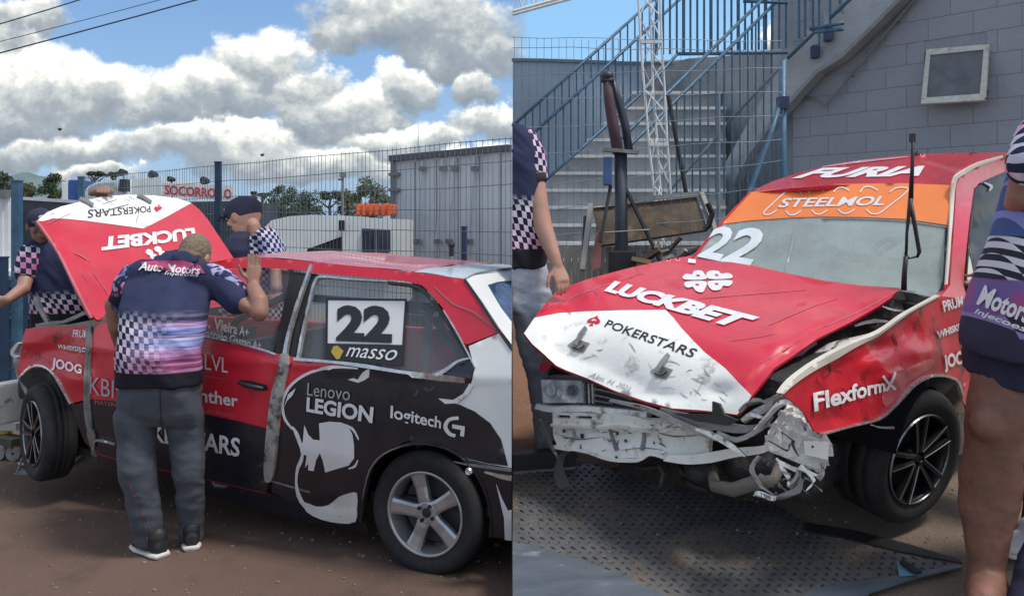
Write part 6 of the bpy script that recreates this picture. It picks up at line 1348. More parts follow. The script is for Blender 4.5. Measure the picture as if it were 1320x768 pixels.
rs = random.Random(21)
for k in range(34):      # scuffs, drips and dents of grime along the bare beam
    x = rs.uniform(718, 905); y = rs.uniform(540, 586); l_ = rs.uniform(3, 14); a_ = rs.choice([rs.gauss(0, .3), rs.gauss(1.4, .3)])
    q = [(x, y), (x+l_*.5*math.cos(a_), y+l_*.5*math.sin(a_)+rs.uniform(-1, 1)), (x+l_*math.cos(a_), y+l_*math.sin(a_))]
    if all(715 < p[0] < 908 and 538 < p[1] < 588 for p in q): px_line('scuff', q, [.4, rs.uniform(.6, 2.2), .4], BM, rs.choice([mat('scratch_grey', (0, 0, 0)), mat('rust_scuff', (.20, .12, .08), .8), DARK]), bm_, off=.0035, thick=.0008, step=6)
for q, w in (([(845, 556), (870, 562), (902, 560)], 2.2), ([(720, 560), (745, 566), (775, 563)], 1.8), ([(800, 580), (830, 577), (855, 580)], 1.6)):
    px_line('pressed_crease', q, [.5, w, .5], BM, GREYM, bm_, off=.003, thick=.001)
for q, w, m_ in (([(700, 540), (706, 560), (716, 578), (720, 590)], [3, 5, 4, 2], BLACK), ([(985, 592), (975, 606), (980, 626), (996, 636)], [3, 4, 5, 2], GREYM), ([(1040, 604), (1046, 618), (1040, 632)], [3, 4, 1], WBARE), ([(1012, 560), (1026, 572), (1030, 588)], [1, 2.5, 1], BLACK), ([(996, 572), (1010, 578), (1024, 576)], [1, 2, 1], BLACK), ([(1000, 548), (1012, 560), (1008, 574)], [1, 2, 1], mat('scratch_grey', (0, 0, 0)))):
    px_line('torn_piece', q, w, CW, m_, car2, off=.03, thick=.01, step=4)
# ------------------------------------------------------------------ people
def shirt_mat(name, kind, z0, z1, x0, x1, sc=30):
    """navy jersey; a printed band (object z from z0 to z1) of checks fading into pink and blue streaks"""
    m = bpy.data.materials.new(name); m.use_nodes = True; T = NT(m.node_tree); bs = m.node_tree.nodes['Principled BSDF']
    ob = T.n('ShaderNodeTexCoord').outputs['Object']; x, y, z = T.sep(ob)[:3]
    navy = T.mix(T.mapr(T.noise(ob, 7, 4), .3, .7), (.020, .026, .066), (.030, .038, .095))
    t = T.mapr(T.m('ADD', z, T.m('MULTIPLY', T.m('SUBTRACT', T.noise(ob, 5, 3), .5), .03)), z0, z1)
    st = T.noise(T.vec(T.m('MULTIPLY', x, 2.2), y, T.m('MULTIPLY', z, 34)), 1.3, 3, .6)
    band = T.ramp(t, [(0, (.30, .04, .14)), (.18, (.55, .10, .28)), (.34, (.40, .10, .30)), (.48, (.03, .07, .30)), (.58, (.10, .30, .70)), (.66, (.02, .03, .10)), (.78, (.08, .18, .50)), (.90, (.14, .05, .20)), (1, (.02, .02, .06))])
    band = T.mix(T.mapr(st, .40, .72), band, (.75, .55, .85), 'SCREEN')
    band = T.mix(T.mapr(st, .34, .5, .55, 0), band, (.02, .02, .06))
    # leaning checks
    wv = T.m('MULTIPLY', T.m('SUBTRACT', T.noise(ob, 4, 3), .5), 2.2); cx = T.m('ADD', T.m('ADD', T.m('MULTIPLY', x, sc*1.45), T.m('MULTIPLY', z, 9)), wv); cz = T.m('ADD', T.m('MULTIPLY', z, sc*1.05), T.m('ADD', wv, T.m('MULTIPLY', x, 5)))
    ck = T.m('MODULO', T.m('ABSOLUTE', T.m('ADD', T.m('FLOOR', cx), T.m('FLOOR', cz))), 2)
    chk = T.mix(ck, (.012, .013, .03), T.mix(t, (.62, .40, .58), (.66, .68, .78)))
    fade = T.mapr(T.m('ADD', x, T.m('MULTIPLY', T.m('SUBTRACT', T.noise(ob, 9, 3), .5), .10)), x0, x1, 1, 0)
    inband = T.m('MULTIPLY', T.mapr(z, z0-.006, z0, 0, 1), T.mapr(T.m('ADD', z, T.m('MULTIPLY', T.m('SUBTRACT', T.noise(ob, 6, 3), .5), .06)), z1-.05, z1+.03, 1, 0))
    bandc = T.mix(fade, band, chk)
    c = T.mix(inband, navy, bandc); c = T.mix(T.mapr(z, z0-.004, z0+.002, 1, 0), c, (.012, .013, .02))
    if kind == 'sleeve':
        ck2 = T.noise(ob, 34, 2, .4); c = T.mix(T.mapr(ck2, .47, .53), (.02, .025, .07), T.ramp(T.noise(ob, 7, 3), [(.3, (.10, .16, .45)), (.5, (.5, .45, .6)), (.62, (.62, .16, .36)), (.75, (.5, .5, .65))]))
        c = T.mix(T.mapr(z, z0, z0+.03, 1, 0), c, (.012, .014, .03))
    if kind == 'checks':
        gx = T.m('ADD', T.m('MULTIPLY', x, sc), T.m('MULTIPLY', y, sc*.7)); ck3 = T.m('MODULO', T.m('ABSOLUTE', T.m('ADD', T.m('FLOOR', gx), T.m('FLOOR', cz))), 2)
        c = T.mix(ck3, (.02, .022, .055), T.ramp(T.noise(ob, 5, 3), [(.3, (.30, .34, .62)), (.48, (.66, .62, .72)), (.62, (.6, .2, .42)), (.8, (.15, .3, .6))]))
    T.put(bs.inputs['Base Color'], c); bs.inputs['Roughness'].default_value = .8; bs.inputs['Specular IOR Level'].default_value = .25
    bn = T.n('ShaderNodeBump'); bn.inputs['Distance'].default_value = .003; T.put(bn.inputs['Height'], T.noise(ob, 24, 4, .6)); T.link(bn.outputs[0], bs.inputs['Normal'])
    return m
def folds(amp=.006, f=9, dirn=(1, .3, .6), seed=0):
    d = V(dirn).normalized()
    e1 = d.orthogonal().normalized(); e2 = d.cross(e1)
    def g(p):
        q = V((p.dot(d)*f*1.4+seed, p.dot(e1)*f*.55, p.dot(e2)*f*.55)); w = noise.noise_vector(q*.5)*.8
        return amp*(1.6*(.5-2*abs(noise.noise(q+w)))+.9*(.4-1.6*abs(noise.noise((q+w)*2.1)))+noise.noise(V((p.x*7+seed, p.y*7, p.z*5))))
    return g
def hand(b, wrist, palm_dir, side_dir, scale=1.0, curl=.25, spread=.16, thumb=1):
    """palm plus four fingers and a thumb; palm_dir wrist->knuckles, side_dir towards the thumb"""
    d = V(palm_dir).normalized(); s = V(side_dir); s = (s-d*s.dot(d)).normalized(); n = d.cross(s); k = scale; w = V(wrist)
    b.loft([(w-d*.02*k, s*.027*k, n*.021*k), (w+d*.02*k, s*.034*k, n*.018*k), (w+d*.06*k, s*.042*k, n*.015*k), (w+d*.092*k, s*.040*k, n*.012*k)], 16)
    for i, (o_, L_f, r) in enumerate(((.030, .070, .0085), (.010, .078, .0088), (-.010, .073, .0085), (-.029, .058, .0075))):
        a = w+d*.085*k+s*o_*k; dirf = (d+s*(o_*spread*30*.35)).normalized(); pts = [a-d*.02*k, a]; cur = a; ang = 0
        for j, fr in enumerate((.45, .30, .25)):
            ang += curl*(1+.4*j+.15*i); dd = dirf*math.cos(ang)+n*math.sin(ang); cur = cur+dd*L_f*fr*k; pts.append(cur)
        b.limb(pts, [r*k*1.05, r*k, r*k*.95, r*k*.88, r*k*.75], 8)
    a = w+d*.022*k+s*.028*k; t1 = a+(s*.7+d*.7)*.038*k+n*.008*k; t2 = t1+(s*.45+d*.85)*.028*k+n*.010*k; t3 = t2+(s*.25+d*.95)*.020*k+n*.012*k
    b.limb([a-s*.01*k, t1, t2, t3], [.013*k, .011*k, .010*k, .008*k], 8)
def head(parent, c, R, s=1.0, hair=True, cap=None, skin=None, neck=None, face=True):
    """c centre; R columns right, forward, up"""
    X, Y, Z = R; skin = skin or SKIN; b = MB(); A = (X, Y, Z)
    b.ball(c+Z*.02*s, .076*s, .094*s, .100*s, A, 20, 14); b.ball(c+Y*.03*s-Z*.05*s, .058*s, .062*s, .062*s, A, 16, 10); b.ball(c+Y*.055*s-Z*.088*s, .030*s, .028*s, .024*s, A)
    b.loft([(c+Y*.088*s+Z*.022*s, X*.009*s, Z*.006*s), (c+Y*.104*s-Z*.004*s, X*.012*s, Z*.010*s), (c+Y*.098*s-Z*.022*s, X*.017*s, Z*.010*s), (c+Y*.07*s-Z*.026*s, X*.015*s, Z*.010*s)], 10)
    b.ball(c+Y*.080*s+Z*.034*s, .052*s, .014*s, .010*s, A); b.ball(c+Y*.088*s-Z*.052*s, .024*s, .012*s, .009*s, A); b.ball(c+Y*.084*s-Z*.066*s, .021*s, .012*s, .008*s, A)
    for e in (-1, 1):
        b.ball(c+X*e*.078*s-Y*.004*s-Z*.004*s, .010*s, .020*s, .032*s, A); b.ball(c+X*e*.042*s+Y*.066*s-Z*.022*s, .022*s, .020*s, .020*s, A)
    if neck is not None: b.limb([c-Z*.075*s-Y*.03*s, V(neck)], [.046*s, .056*s], 14)
    h = b.remesh('head', skin, parent, .0055*s, 3)
    for e in (-1, 1):
        eb = MB(); p = c+X*e*.031*s+Y*.083*s+Z*.016*s; eb.ball(p, .011*s, .009*s, .008*s, A); o = eb.build('eye', mat('eye_white', (.5, .48, .45), .3), h, smooth=True)
        eb = MB(); eb.ball(p+Y*.0075*s, .0055*s, .003*s, .0055*s, A); eb.build('iris', mat('iris', (.03, .018, .01), .2), h)
        eb = MB(); eb.ball(c+X*e*.033*s+Y*.092*s+Z*.036*s, .019*s, .005*s, .004*s, A); eb.build('eyebrow', HAIR, h)
    mb = MB(); mb.ball(c+Y*.097*s-Z*.058*s, .021*s, .005*s, .003*s, A); mb.build('lips', mat('lips', (.30, .11, .09), .5), h)
    if hair:
        hb_ = MB(); hb_.ball(c-Y*.010*s+Z*.032*s, .081*s, .094*s, .098*s, A, 24, 16); hb_.ball(c-Y*.04*s-Z*.01*s, .070*s, .062*s, .075*s, A, 18, 12)
        hb_.remesh('hair', HAIR, h, .006*s, 2, disp=lambda p: .0025*noise.noise(p*60))
    if cap:
        cb = MB(); cb.ball(c-Y*.004*s+Z*.040*s, .086*s, .102*s, .088*s, A, 28, 16)
        cb.loft([(c+Y*.075*s+Z*.042*s, X*.068*s, Z*.006*s), (c+Y*.12*s+Z*.036*s, X*.066*s, Z*.005*s), (c+Y*.165*s+Z*.024*s, X*.040*s, Z*.004*s)], 18)
        cb.ball(c+Z*.128*s, .008*s)
        k_ = cb.remesh('cap', cap, h, .005*s, 2)
        lb = MB(); lb.loft([(c+Y*.095*s+Z*.075*s, X*.026*s, Z*.014*s), (c+Y*.098*s+Z*.073*s, X*.024*s, Z*.012*s)], 12); lb.build('cap_badge', INK, k_)
        lb = MB(); lb.ball(c-Y*.088*s+X*.03*s+Z*.07*s, .012*s, .010*s, .014*s, A); lb.ball(c+X*.079*s+Z*.065*s-Y*.02*s, .008*s, .02*s, .011*s, A); lb.build('side_badge', INK, k_)
    return h
def shoe(parent, heel, toe, s=1.0, up=(0, 0, 1), m=None, name='shoe'):
    heel, toe = V(heel), V(toe); d = (toe-heel); L = d.length; d.normalize(); up = V(up).normalized(); x = d.cross(up).normalized(); w = .047*s
    b = MB(); b.loft([(heel+up*.05, x*w*.6, up*.030), (heel+d*L*.12+up*.055, x*w*.85, up*.042), (heel+d*L*.35+up*.055, x*w*.9, up*.038), (heel+d*L*.65+up*.042, x*w, up*.026), (heel+d*L*.9+up*.034, x*w*.8, up*.018), (heel+d*L+up*.030, x*w*.4, up*.010)], 18)
    b.limb([heel+d*L*.18+up*.06, heel+d*L*.18+up*.10], [.042*s, .045*s], 12)
    o = b.remesh(name, m or SHOEB, parent, .006, 2)
    b = MB(); b.loft([(heel+up*.014-d*.004, x*w*.75, up*.014), (heel+d*L*.12+up*.015, x*w*1.02, up*.015), (heel+d*L*.4+up*.012, x*w*.95, up*.012), (heel+d*L*.7+up*.012, x*w*1.1, up*.012), (heel+d*L*.93+up*.014, x*w*.85, up*.011), (heel+d*L*1.02+up*.018, x*w*.4, up*.008)], 20, p=3); b.build('sole', SOLE, o, smooth=True)
    return o

# --- the bending man (back view)
px_ = lambda x, y, Y: W(x, y, Y)
A0 = V((W(212, 290, 4.22).x, 4.22, 0))
t = thing('person', A0, 'man seen from behind bending over the car in navy jersey and charcoal trousers', 'person')
b = MB()
b.limb([px_(310, 388, 4.25), px_(334, 402, 4.17), px_(326, 372, 4.24)], [.052, .047, .033], 16)
b.limb([px_(334, 402, 4.17), px_(334, 388, 4.19), px_(327, 368, 4.25)], [.047, .045, .029], 16)
hand(b, px_(326, 366, 4.25), px_(328, 335, 4.28)-px_(326, 366, 4.25), V((-1, -.1, .1)), .95, .05, .12)
b.remesh('forearm', SKINT, t, .0055, 3)
b = MB(); b.limb([px_(147, 392, 4.43), px_(150, 420, 4.45), px_(156, 448, 4.55)], [.046, .043, .031], 16); hand(b, px_(156, 448, 4.55), V((.25, .75, -.6)), V((.8, -.2, .3)), 1.0, .3); b.remesh('forearm', SKINT, t, .0055, 3)
# head bowed, seen from behind
up = V((.16, .42, .90)).normalized(); fw = V((.10, .86, -.50)).normalized(); fw = (fw-up*fw.dot(up)).normalized(); rt = fw.cross(up)
h_ = head(t, px_(250, 332, 4.58), (rt, fw, up), 1.0, hair=True, neck=px_(243, 346, 4.56))
# shirt
SM = shirt_mat('racing_jersey', 'band', 1.005-.09+.0, 1.17, -.13, .10, 30)
X = V((1, 0, 0)); b = MB()
b.loft([(px_(206, 497, 4.18), X*.205, V((0, .135, 0))), (px_(206, 478, 4.18), X*.204, V((0, .135, .0))), (px_(206, 450, 4.17), X*.196, V((0, .135, .02))), (px_(210, 420, 4.20), X*.206, V((0, .13, .03))), (px_(212, 390, 4.25), X*.222, V((0, .125, .05))), (px_(216, 365, 4.32), X*.222, V((0, .115, .07))), (px_(222, 346, 4.41), X*.195, V((0, .09, .07))), (px_(228, 334, 4.48), X*.13, V((0, .06, .05))), (px_(234, 329, 4.52), X*.075, V((0, .05, .04)))], 40, p=2.2)
b.limb([px_(186, 353, 4.42), px_(170, 366, 4.42), px_(158, 390, 4.42)], [.078, .075, .062], 18)
b.limb([px_(260, 356, 4.40), px_(284, 367, 4.34), px_(306, 387, 4.25)], [.080, .080, .070], 18)
b.limb([px_(236, 338, 4.49), px_(242, 337, 4.53)], [.066, .062], 14)
fA = folds(.0075, 5, (.62, .1, .75), 4)
fA2 = folds(.006, 7, (.15, .2, 1), 6)
def dA(p):
    return fA(p)*max(.35, min(1, (1.40-p.z)*5))+.008*noise.noise(V((p.x*8, p.y*8, p.z*4)))
sh = b.remesh('jersey', SM, t, .010, 5, disp=dA)
# printed sleeves: shells over the arms
for q, r, z_ in (([px_(180, 352, 4.42), px_(169, 366, 4.42), px_(157, 393, 4.42)], [.083, .081, .068], 1.27-.02), ([px_(270, 358, 4.40), px_(287, 368, 4.34), px_(309, 389, 4.25)], [.084, .084, .076], 1.22)):
    b = MB(); b.tube(q, r, 24); b.remesh('sleeve', shirt_mat('jersey_sleeve', 'sleeve', z_, 2, 0, 1), sh, .010, 4, disp=folds(.006, 7, (.3, .2, 1), 3))
TS_ = Surf([(190, 340, 4.29), (265, 340, 4.30), (190, 365, 4.19), (265, 365, 4.20), (228, 350, 4.22)], False)
class Shrink(Surf):
    """lies on top of an object's skin where the line of sight meets it"""
    def __init__(s, ob, lift=.002): s.ob = ob; s.lift = lift; bpy.context.view_layer.update(); s.inv = ob.matrix_world.inverted()
    def depth(s, q):
        out = []
        for x, y in q:
            o = V((0, 0, CAMZ)); d = (W(x, y, 1)-o); r, loc, n, i = s.ob.ray_cast(s.inv@o, d.normalized())
            out.append((s.ob.matrix_world@loc).y-s.lift if r else np.nan)
        out = np.array(out); g = ~np.isnan(out)
        if not g.all() and g.any(): out[~g] = out[g].mean()
        return out
    def nrm(s, q): return np.tile([0., -1., 0.], (len(q), 1))
SJ = Shrink(sh, .006)
patch('shoulder_print', [(181, 338), (200, 336), (236, 336), (258, 342), (264, 352), (238, 353), (200, 347), (184, 346)], SJ, mat('magenta_print', (.45, .05, .16), .8, var=.4, vscale=20, col2=(.08, .02, .10), mask=(.5, .7), mscale=10), sh, 4, thick=0)
SJ2 = Shrink(sh, .010)
lettering('Auto Motors', [(180, 337), (258, 343), (258, 354), (178, 348)], SJ2, INK, sh, off=0, bold=.02, shear=.25, step=5)
lettering('Injecoes', [(212, 350), (256, 353), (256, 358), (212, 355)], SJ2, INK, sh, off=0, shear=.25, step=6)
# trousers
b = MB()
b.loft([(px_(206, 482, 4.20), X*.190, V((0, .125, 0))), (px_(206, 505, 4.20), X*.198, V((0, .13, 0))), (px_(206, 530, 4.21), X*.198, V((0, .12, 0))), (px_(207, 545, 4.22), X*.19, V((0, .09, 0)))], 32, p=2.6)
b.tube([px_(176, 530, 4.20), px_(176, 565, 4.20), px_(177, 605, 4.17), px_(184, 640, 4.19), px_(190, 675, 4.21), px_(193, 700, 4.22)], [.104, .094, .088, .082, .074, .070], 28)
b.tube([px_(236, 530, 4.24), px_(241, 565, 4.26), px_(243, 605, 4.24), px_(245, 640, 4.28), px_(246, 672, 4.31), px_(246, 697, 4.33)], [.098, .084, .077, .069, .062, .058], 28)
def dP(p):
    return fA2(p)*(.8 if p.z < .62 else .6)+.004*noise.noise(V((p.x*8, p.y*8, p.z*9)))
tr = b.remesh('trousers', TROUS, t, .011, 3, disp=dP)
STr = Shrink(tr, .004)
px_line('piping', [(158, 612), (170, 630), (180, 655), (188, 680), (190, 696)], 1.6, STr, PIPING, tr, off=0, thick=0, step=3)
px_line('side_seam', [(206, 500), (207, 530), (208, 560)], 1.2, STr, BLACK, tr, off=0, thick=0, step=4)
z0_ = lambda x, y, Y: V((W(x, y, Y).x, Y, .0))
shoe(t, z0_(210, 715, 4.15), z0_(174, 700, 4.30), 1.05); shoe(t, z0_(247, 707, 4.24), z0_(246, 700, 4.49), 1.0)
# --- worker at the left (cap), holding the bonnet
B0 = V((W(72, 290, 5.9).x, 5.9, 0))
t = thing('person', B0, 'worker in dark cap behind the raised bonnet, one hand on its top edge', 'person')
h_ = head(t, px_(52, 292, 5.85), (V((.8, .6, 0)), V((.6, -.8, -.12)).normalized(), V((.07, -.1, 1)).normalized()), 1.0, hair=False, cap=NAVY, skin=SKINT, neck=px_(60, 318, 5.9))
SB_ = shirt_mat('worker_jersey', 'band', 1.02, 1.15, -.05, -.30, 26)
b = MB(); Xb = V((.96, .1, 0))
b.loft([(px_(83, 424, 5.9), Xb*.22, V((0, .13, 0))), (px_(82, 395, 5.9), Xb*.215, V((0, .13, 0))), (px_(76, 360, 5.9), Xb*.22, V((0, .13, 0))), (px_(72, 335, 5.9), Xb*.235, V((0, .12, 0))), (px_(68, 318, 5.9), Xb*.20, V((0, .10, 0))), (px_(64, 311, 5.9), Xb*.08, V((0, .07, 0)))], 32)
b.limb([px_(46, 325, 5.85), px_(37, 342, 5.8), px_(33, 352, 5.78)], [.085, .08, .072], 16); b.limb([px_(92, 322, 5.95), px_(108, 305, 6.05)], [.085, .075], 16)
shb = b.remesh('jersey', SB_, t, .012, 4, disp=folds(.008, 5, (1, .2, .6), 2))
b = MB(); b.tube([px_(44, 322, 5.84), px_(37, 342, 5.79), px_(32, 356, 5.77)], [.090, .084, .076], 20); b.remesh('sleeve', shirt_mat('worker_sleeve', 'checks', 0, 1, 0, 1, 26), shb, .011, 3)
b = MB(); b.limb([px_(35, 352, 5.78), px_(30, 372, 5.7), px_(10, 386, 5.6)], [.050, .045, .032], 16); hand(b, px_(9, 386, 5.6), V((-.85, -.3, -.35)), V((0, -.3, .9)), 1.0, .25); b.remesh('forearm', SKIN, t, .006, 3)
b = MB(); b.limb([px_(106, 307, 6.04), px_(118, 285, 6.1), px_(132, 262, 6.0)], [.048, .044, .032], 14); hand(b, px_(133, 260, 5.98), V((.15, -.35, .9)), V((-.9, 0, .2)), 1.0, .85); b.remesh('raised_forearm', SKINT, t, .006, 3)
b = MB(); b.limb([px_(118, 249, 5.72), px_(127, 247, 5.68), px_(135, 245, 5.70), px_(143, 247, 5.72)], [.022, .030, .034, .024], 12)
for k in range(4): b.limb([px_(127+k*4.5, 245, 5.74), px_(126.5+k*4.6, 243, 5.68), px_(126+k*4.7, 248, 5.64)], [.012, .012, .010], 8)
b.remesh('hand', mat('ruddy_skin', (.30, .17, .13), .6), t, .006, 2)
b = MB(); b.loft([(px_(82, 424, 5.92), Xb*.20, V((0, .12, 0))), (px_(82, 450, 5.92), Xb*.20, V((0, .12, 0)))], 24)
for s_ in (-1, 1): b.tube([px_(82+s_*18, 440, 5.92), V((B0.x+s_*.1, 5.92, .5)), V((B0.x+s_*.11, 5.95, .08))], [.11, .09, .08], 18)
b.remesh('trousers', TROUS, t, .014, 3)
for s_ in (-1, 1): shoe(t, V((B0.x+s_*.11, 5.98, 0)), V((B0.x+s_*.14, 5.73, 0)))
# --- capped man behind the car
C0 = V((W(322, 290, 6.75).x, 6.75, 0))
t = thing('person', C0, 'man in a dark cap and checked jersey looking down behind the car roof', 'person')
h_ = head(t, px_(316, 279, 6.75), (V((.62, .78, 0)), V((-.72, -.58, -.36)).normalized(), V((-.22, -.2, .95)).normalized()), 1.28, hair=False, cap=NAVY, skin=SKIN, neck=px_(328, 306, 6.8))
b = MB()
b.loft([(px_(326, 420, 6.8), X*.26, V((0, .15, 0))), (px_(326, 360, 6.8), X*.255, V((0, .15, 0))), (px_(328, 325, 6.8), X*.24, V((0, .14, 0))), (px_(330, 308, 6.82), X*.20, V((0, .11, 0))), (px_(332, 297, 6.84), X*.10, V((0, .08, 0)))], 32)
b.limb([px_(342, 308, 6.76), px_(352, 332, 6.7)], [.10, .09], 16)
jc = b.remesh('jersey', shirt_mat('checked_jersey', 'checks', 0, 1, 0, 1, 34), t, .012, 4, disp=folds(.008, 5, (1, .2, .6), 5))
b = MB(); b.loft([(px_(300, 345, 6.62), X*.12, V((0, .10, 0))), (px_(302, 322, 6.62), X*.115, V((0, .10, 0))), (px_(308, 306, 6.66), X*.08, V((0, .08, 0))), (px_(314, 298, 6.72), X*.05, V((0, .06, 0)))], 20); b.remesh('collar_front', NAVY, jc, .012, 3)
b = MB()
for s_ in (-1, 1): b.limb([px_(326+s_*28, 335, 6.7), px_(326+s_*30, 372, 6.5)], [.05, .045], 12); hand(b, px_(326+s_*30, 374, 6.5), V((0, -.5, -.8)), V((-s_, 0, 0)), 1.0, .3)
b.remesh('forearm', SKIN, t, .008, 2)
b = MB(); b.loft([(V((C0.x, 6.8, .75)), X*.2, V((0, .13, 0))), (px_(326, 418, 6.8), X*.22, V((0, .14, 0)))], 20)
for s_ in (-1, 1): b.tube([V((C0.x+s_*.1, 6.8, .85)), V((C0.x+s_*.1, 6.8, .45)), V((C0.x+s_*.11, 6.82, .08))], [.11, .09, .08], 16)
b.remesh('trousers', TROUS, t, .014, 3)
for s_ in (-1, 1): shoe(t, V((C0.x+s_*.11, 6.86, 0)), V((C0.x+s_*.13, 6.6, 0)))

# --- man at the seam (right yard), only his left half is inside that photo
E0 = GP(680, 600)
t = thing('person', E0, 'man in checked jersey and grey jeans, hand hanging beside the crumpled bonnet', 'person')
YE = 4.45
def cut(o):
    """the yard's picture ends here: trim what would reach over the yard edge at x=0"""
    bm = bmesh.new(); bm.from_mesh(o.data); ox = ORG[o.name].x
    bmesh.ops.bisect_plane(bm, geom=list(bm.verts)+list(bm.edges)+list(bm.faces), plane_co=(.002-ox, 0, 0), plane_no=(-1, 0, 0), clear_outer=True)
    ed = [e for e in bm.edges if e.is_boundary]
    if ed: bmesh.ops.holes_fill(bm, edges=ed, sides=0)
    bm.to_mesh(o.data); bm.free(); return o
b = MB()
b.loft([(px_(664, 345, YE), X*.165, V((0, .13, 0))), (px_(663, 320, YE), X*.165, V((0, .13, 0))), (px_(661, 280, YE), X*.165, V((0, .13, 0))), (px_(660, 240, YE), X*.17, V((0, .13, 0))), (px_(658, 200, YE), X*.17, V((0, .13, 0))), (px_(656, 175, YE), X*.15, V((0, .11, 0))), (px_(650, 160, YE), X*.10, V((0, .09, 0)))], 36)
b.limb([px_(672, 184, YE), px_(684, 205, YE-.02), px_(688, 230, YE-.03)], [.082, .078, .066], 18)
je = cut(b.remesh('jersey', shirt_mat('seam_jersey', 'band', W(0, 320, YE).z-E0.z, W(0, 258, YE).z-E0.z, 1.2, 1.4, 30), t, .010, 4, disp=folds(.008, 5, (1, .2, .7), 8)))
b = MB(); b.tube([px_(669, 178, YE), px_(684, 204, YE-.02), px_(689, 234, YE-.03)], [.090, .084, .072], 22); cut(b.remesh('sleeve', shirt_mat('seam_sleeve', 'checks', 0, 1, 0, 1, 30), je, .010, 3))
b = MB(); b.tube([px_(686, 224, YE-.03), px_(689, 236, YE-.03)], [.078, .073], 22); cut(b.remesh('sleeve_cuff', BLACK, je, .009, 2))
b = MB(); b.limb([px_(688, 228, YE-.03), px_(696, 275, YE-.08), px_(700, 292, YE-.1), px_(714, 330, YE-.16), px_(718, 342, YE-.17)], [.056, .050, .049, .034, .030], 18)
hand(b, px_(718, 342, YE-.17), px_(727, 368, YE-.22)-px_(718, 342, YE-.17), V((-.9, -.4, -.2)), 1.02, .28); b.remesh('arm', SKIN, t, .006, 3)
b = MB(); b.loft([(px_(666, 338, YE+.01), X*.145, V((0, .12, 0))), (px_(668, 365, YE+.01), X*.17, V((0, .125, 0))), (px_(674, 400, YE), X*.15, V((0, .12, 0)))], 28)
b.tube([px_(682, 380, YE), px_(690, 430, YE-.02), px_(699, 480, YE), px_(706, 530, YE+.03), px_(710, 585, YE+.05)], [.125, .105, .085, .08, .075], 24)
cut(b.remesh('jeans', JEANS, t, .012, 3, disp=folds(.006, 8, (.2, .2, 1), 4)))
p = px_(710, 590, YE+.06); p.z = gz(p.y); shoe(t, p+V((-.02, .04, 0)), p+V((.10, -.16, -.03)), 1.0, YN)
# --- man at the right edge
F0 = GP(1285, 768); YF = 3.12
t = thing('person', V((F0.x, F0.y, gz(F0.y))), 'bare-legged man leaning in at the right edge in a navy jersey with checks', 'person')
b = MB()
b.limb([px_(1316, 430, YF+.06), px_(1306, 470, YF+.03), px_(1288, 530, YF), px_(1283, 548, YF)], [.120, .128, .110, .102], 24)
b.limb([px_(1283, 548, YF), px_(1280, 590, YF+.03), px_(1277, 620, YF+.05), px_(1273, 660, YF+.05), px_(1272, 700, YF+.04), px_(1271, 740, YF+.03)], [.098, .100, .110, .098, .074, .058], 24)
b.ball(px_(1274, 546, YF-.05), .07, .06, .065); b.ball(px_(1292, 622, YF+.09), .075, .07, .13)
b.limb([px_(1271, 735, YF+.03), px_(1272, 755, YF+.0), px_(1268, 775, YF-.10)], [.063, .07, .055], 18)
zf = gz(YF)
b.loft([(px_(1274, 762, YF+.06), X*.05, V((0, .02, .045))), (V((px_(1274, 762, YF).x, YF-.03, zf+.075)), X*.062, V((0, 0, .075))), (V((px_(1272, 762, YF).x, YF-.14, zf+.04)), X*.065, V((0, 0, .042))), (V((px_(1270, 762, YF).x, YF-.21, zf+.025)), X*.05, V((0, 0, .022)))], 20)
for k in range(5): b.limb([V((px_(1270, 762, YF).x-.05+.026*k, YF-.19, zf+.022)), V((px_(1270, 762, YF).x-.052+.027*k, YF-.25+.008*abs(k-1), zf+.016))], [.014, .012], 8)
leg = b.remesh('leg', mat('dark_tan_skin', (.185, .092, .064), .6, var=.18, vscale=10, bump=.002, bscale=120, col2=(.26, .115, .085), mask=(.45, .7), mscale=7), t, .009, 4, disp=lambda p: .005*noise.noise(p*12)+.002*noise.noise(p*40)+.0025*(.3-abs(noise.noise(V((p.x*16, p.y*16, p.z*5))))))
b = MB(); b.limb([px_(1385, 460, YF+.22), px_(1390, 620, YF+.3), px_(1388, 760, YF+.32)], [.13, .10, .07], 18); b.remesh('far_leg', SKINT, t, .012, 3)
b = MB(); b.loft([(px_(1325, 484, YF+.05), X*.212, V((0, .20, .04))), (px_(1326, 455, YF+.06), X*.225, V((0, .19, 0))), (px_(1334, 400, YF+.1), X*.20, V((0, .2, 0)))], 30)
b.remesh('shorts', NAVY, t, .010, 6)
SFm = shirt_mat('edge_jersey', 'band', 5, 6, 0, 1)
m = bpy.data.materials.new('edge_jersey_print'); m.use_nodes = True; T = NT(m.node_tree); bs = m.node_tree.nodes['Principled BSDF']
ob = T.n('ShaderNodeTexCoord').outputs['Object']; x, y, z = T.sep(ob)[:3]
z_of = lambda py: W(0, py, YF-.15).z-gz(F0.y)
sl = T.m('ADD', T.m('MULTIPLY', x, .9), T.m('MULTIPLY', z, .35)); s2 = T.m('SUBTRACT', z, T.m('MULTIPLY', x, -.45))
ck = T.m('MODULO', T.m('ABSOLUTE', T.m('ADD', T.m('FLOOR', T.m('MULTIPLY', sl, 27)), T.m('FLOOR', T.m('MULTIPLY', s2, 38)))), 2)
ckb = T.m('MODULO', T.m('ABSOLUTE', T.m('ADD', T.m('FLOOR', T.m('MULTIPLY', sl, 11)), T.m('FLOOR', T.m('MULTIPLY', s2, 9)))), 2)
c1 = T.mix(ck, (.012, .013, .03), (.60, .60, .66))
c2 = T.mix(ckb, (.02, .022, .05), (.26, .20, .46))
c3 = T.mix(T.mapr(T.noise(ob, 9, 3), .35, .6), (.34, .07, .22), (.16, .10, .30))
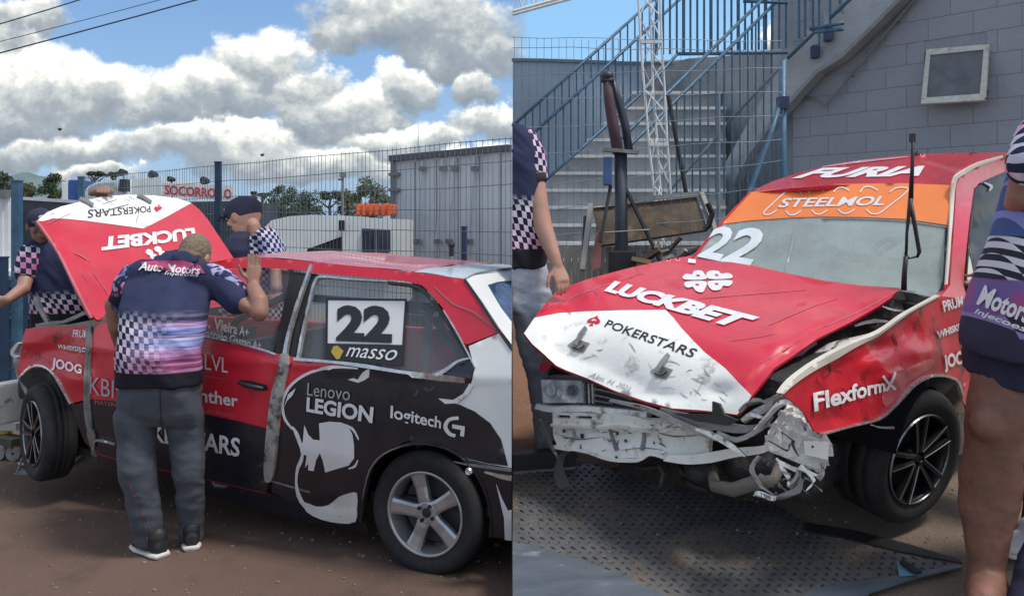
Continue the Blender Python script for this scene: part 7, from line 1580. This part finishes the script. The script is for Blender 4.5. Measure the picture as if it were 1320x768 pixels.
c4 = T.mix(ckb, (.05, .09, .25), (.22, .24, .52))
def band_(c, lo, hi, col): return T.mix(T.m('MULTIPLY', T.mapr(z, z_of(hi)-.004, z_of(hi)+.004, 0, 1), T.mapr(z, z_of(lo)-.004, z_of(lo)+.004, 1, 0)), c, col)
c = T.mix(T.mapr(T.noise(ob, 6, 3), .3, .7), (.016, .018, .045), (.022, .026, .06))
c = band_(c, 200, 305, c4); c = band_(c, 305, 362, c1); c = band_(c, 362, 408, c3); c = band_(c, 408, 436, c2)
T.put(bs.inputs['Base Color'], c); bs.inputs['Roughness'].default_value = .8
b = MB()
b.loft([(px_(1332, 452, YF), X*.245, V((0, .20, .03))), (px_(1332, 430, YF), X*.245, V((0, .20, 0))), (px_(1340, 395, YF), X*.248, V((0, .20, 0))), (px_(1352, 350, YF), X*.235, V((0, .2, 0))), (px_(1366, 300, YF), X*.22, V((0, .2, 0))), (px_(1376, 240, YF), X*.20, V((0, .18, 0))), (px_(1384, 190, YF), X*.19, V((0, .14, 0)))], 36)
jf = b.remesh('jersey', m, t, .012, 4, disp=lambda p, g=folds(.006, 3, (1, .3, .5), 9), zb=W(0, 452, YF).z: g(p)*max(0, min(1, (p.z-zb-.02)*8)))
SJF = Shrink(jf, .008)
lettering('Motors', [(1266, 366), (1332, 392), (1325, 418), (1258, 392)], SJF, INK, jf, off=0, bold=.03, shear=.2, step=6)
lettering('Injecoes', [(1258, 397), (1326, 421), (1322, 431), (1255, 405)], SJF, INK, jf, off=0, bold=.02, shear=.2, step=6)
b = MB(); b.limb([px_(1345, 180, YF-.1), px_(1330, 212, YF-.15)], [.095, .085], 18); b.remesh('sleeve', shirt_mat('edge_sleeve', 'checks', 0, 1, 0, 1, 26), jf, .011, 3)
b = MB(); b.limb([px_(1328, 214, YF-.15), px_(1318, 250, YF-.1), px_(1300, 300, YF+.28), px_(1284, 345, YF+.5)], [.056, .052, .040, .032], 16); hand(b, px_(1283, 347, YF+.5), V((-.3, .6, -.6)), V((-.6, -.4, .2)), 1.0, .3); b.remesh('arm', SKINT, t, .008, 3)
up_ = px_(1350, 120, YF); head(t, px_(1392, 105, YF), (V((0, 1, 0)), V((-1, 0, -.2)).normalized(), V((-.2, 0, 1)).normalized()), 1.1, neck=px_(1382, 160, YF))
# --- another person's white shoe and navy trouser leg at the right edge
G0_ = GP(1306, 712)
t = thing('person', G0_, 'person mostly outside the right edge, only a white trainer and navy trouser leg showing', 'person')
shoe(t, G0_+V((.13, .05, .0)), G0_+V((-.075, -.04, -.0)), 1.2, YN, mat('white_trainer', (.62, .63, .62), .6, var=.1))
b = MB(); b.tube([px_(1345, 690, 3.62), px_(1352, 560, 3.7), px_(1360, 430, 3.75), px_(1362, 380, 3.75)], [.075, .10, .14, .15], 18); b.tube([px_(1334, 800, 2.98), px_(1362, 700, 3.1), px_(1362, 560, 3.3)], [.10, .10, .12], 18); b.remesh('trousers', NAVY, t, .014, 3, disp=folds(.006, 6, (.2, .2, 1), 4))
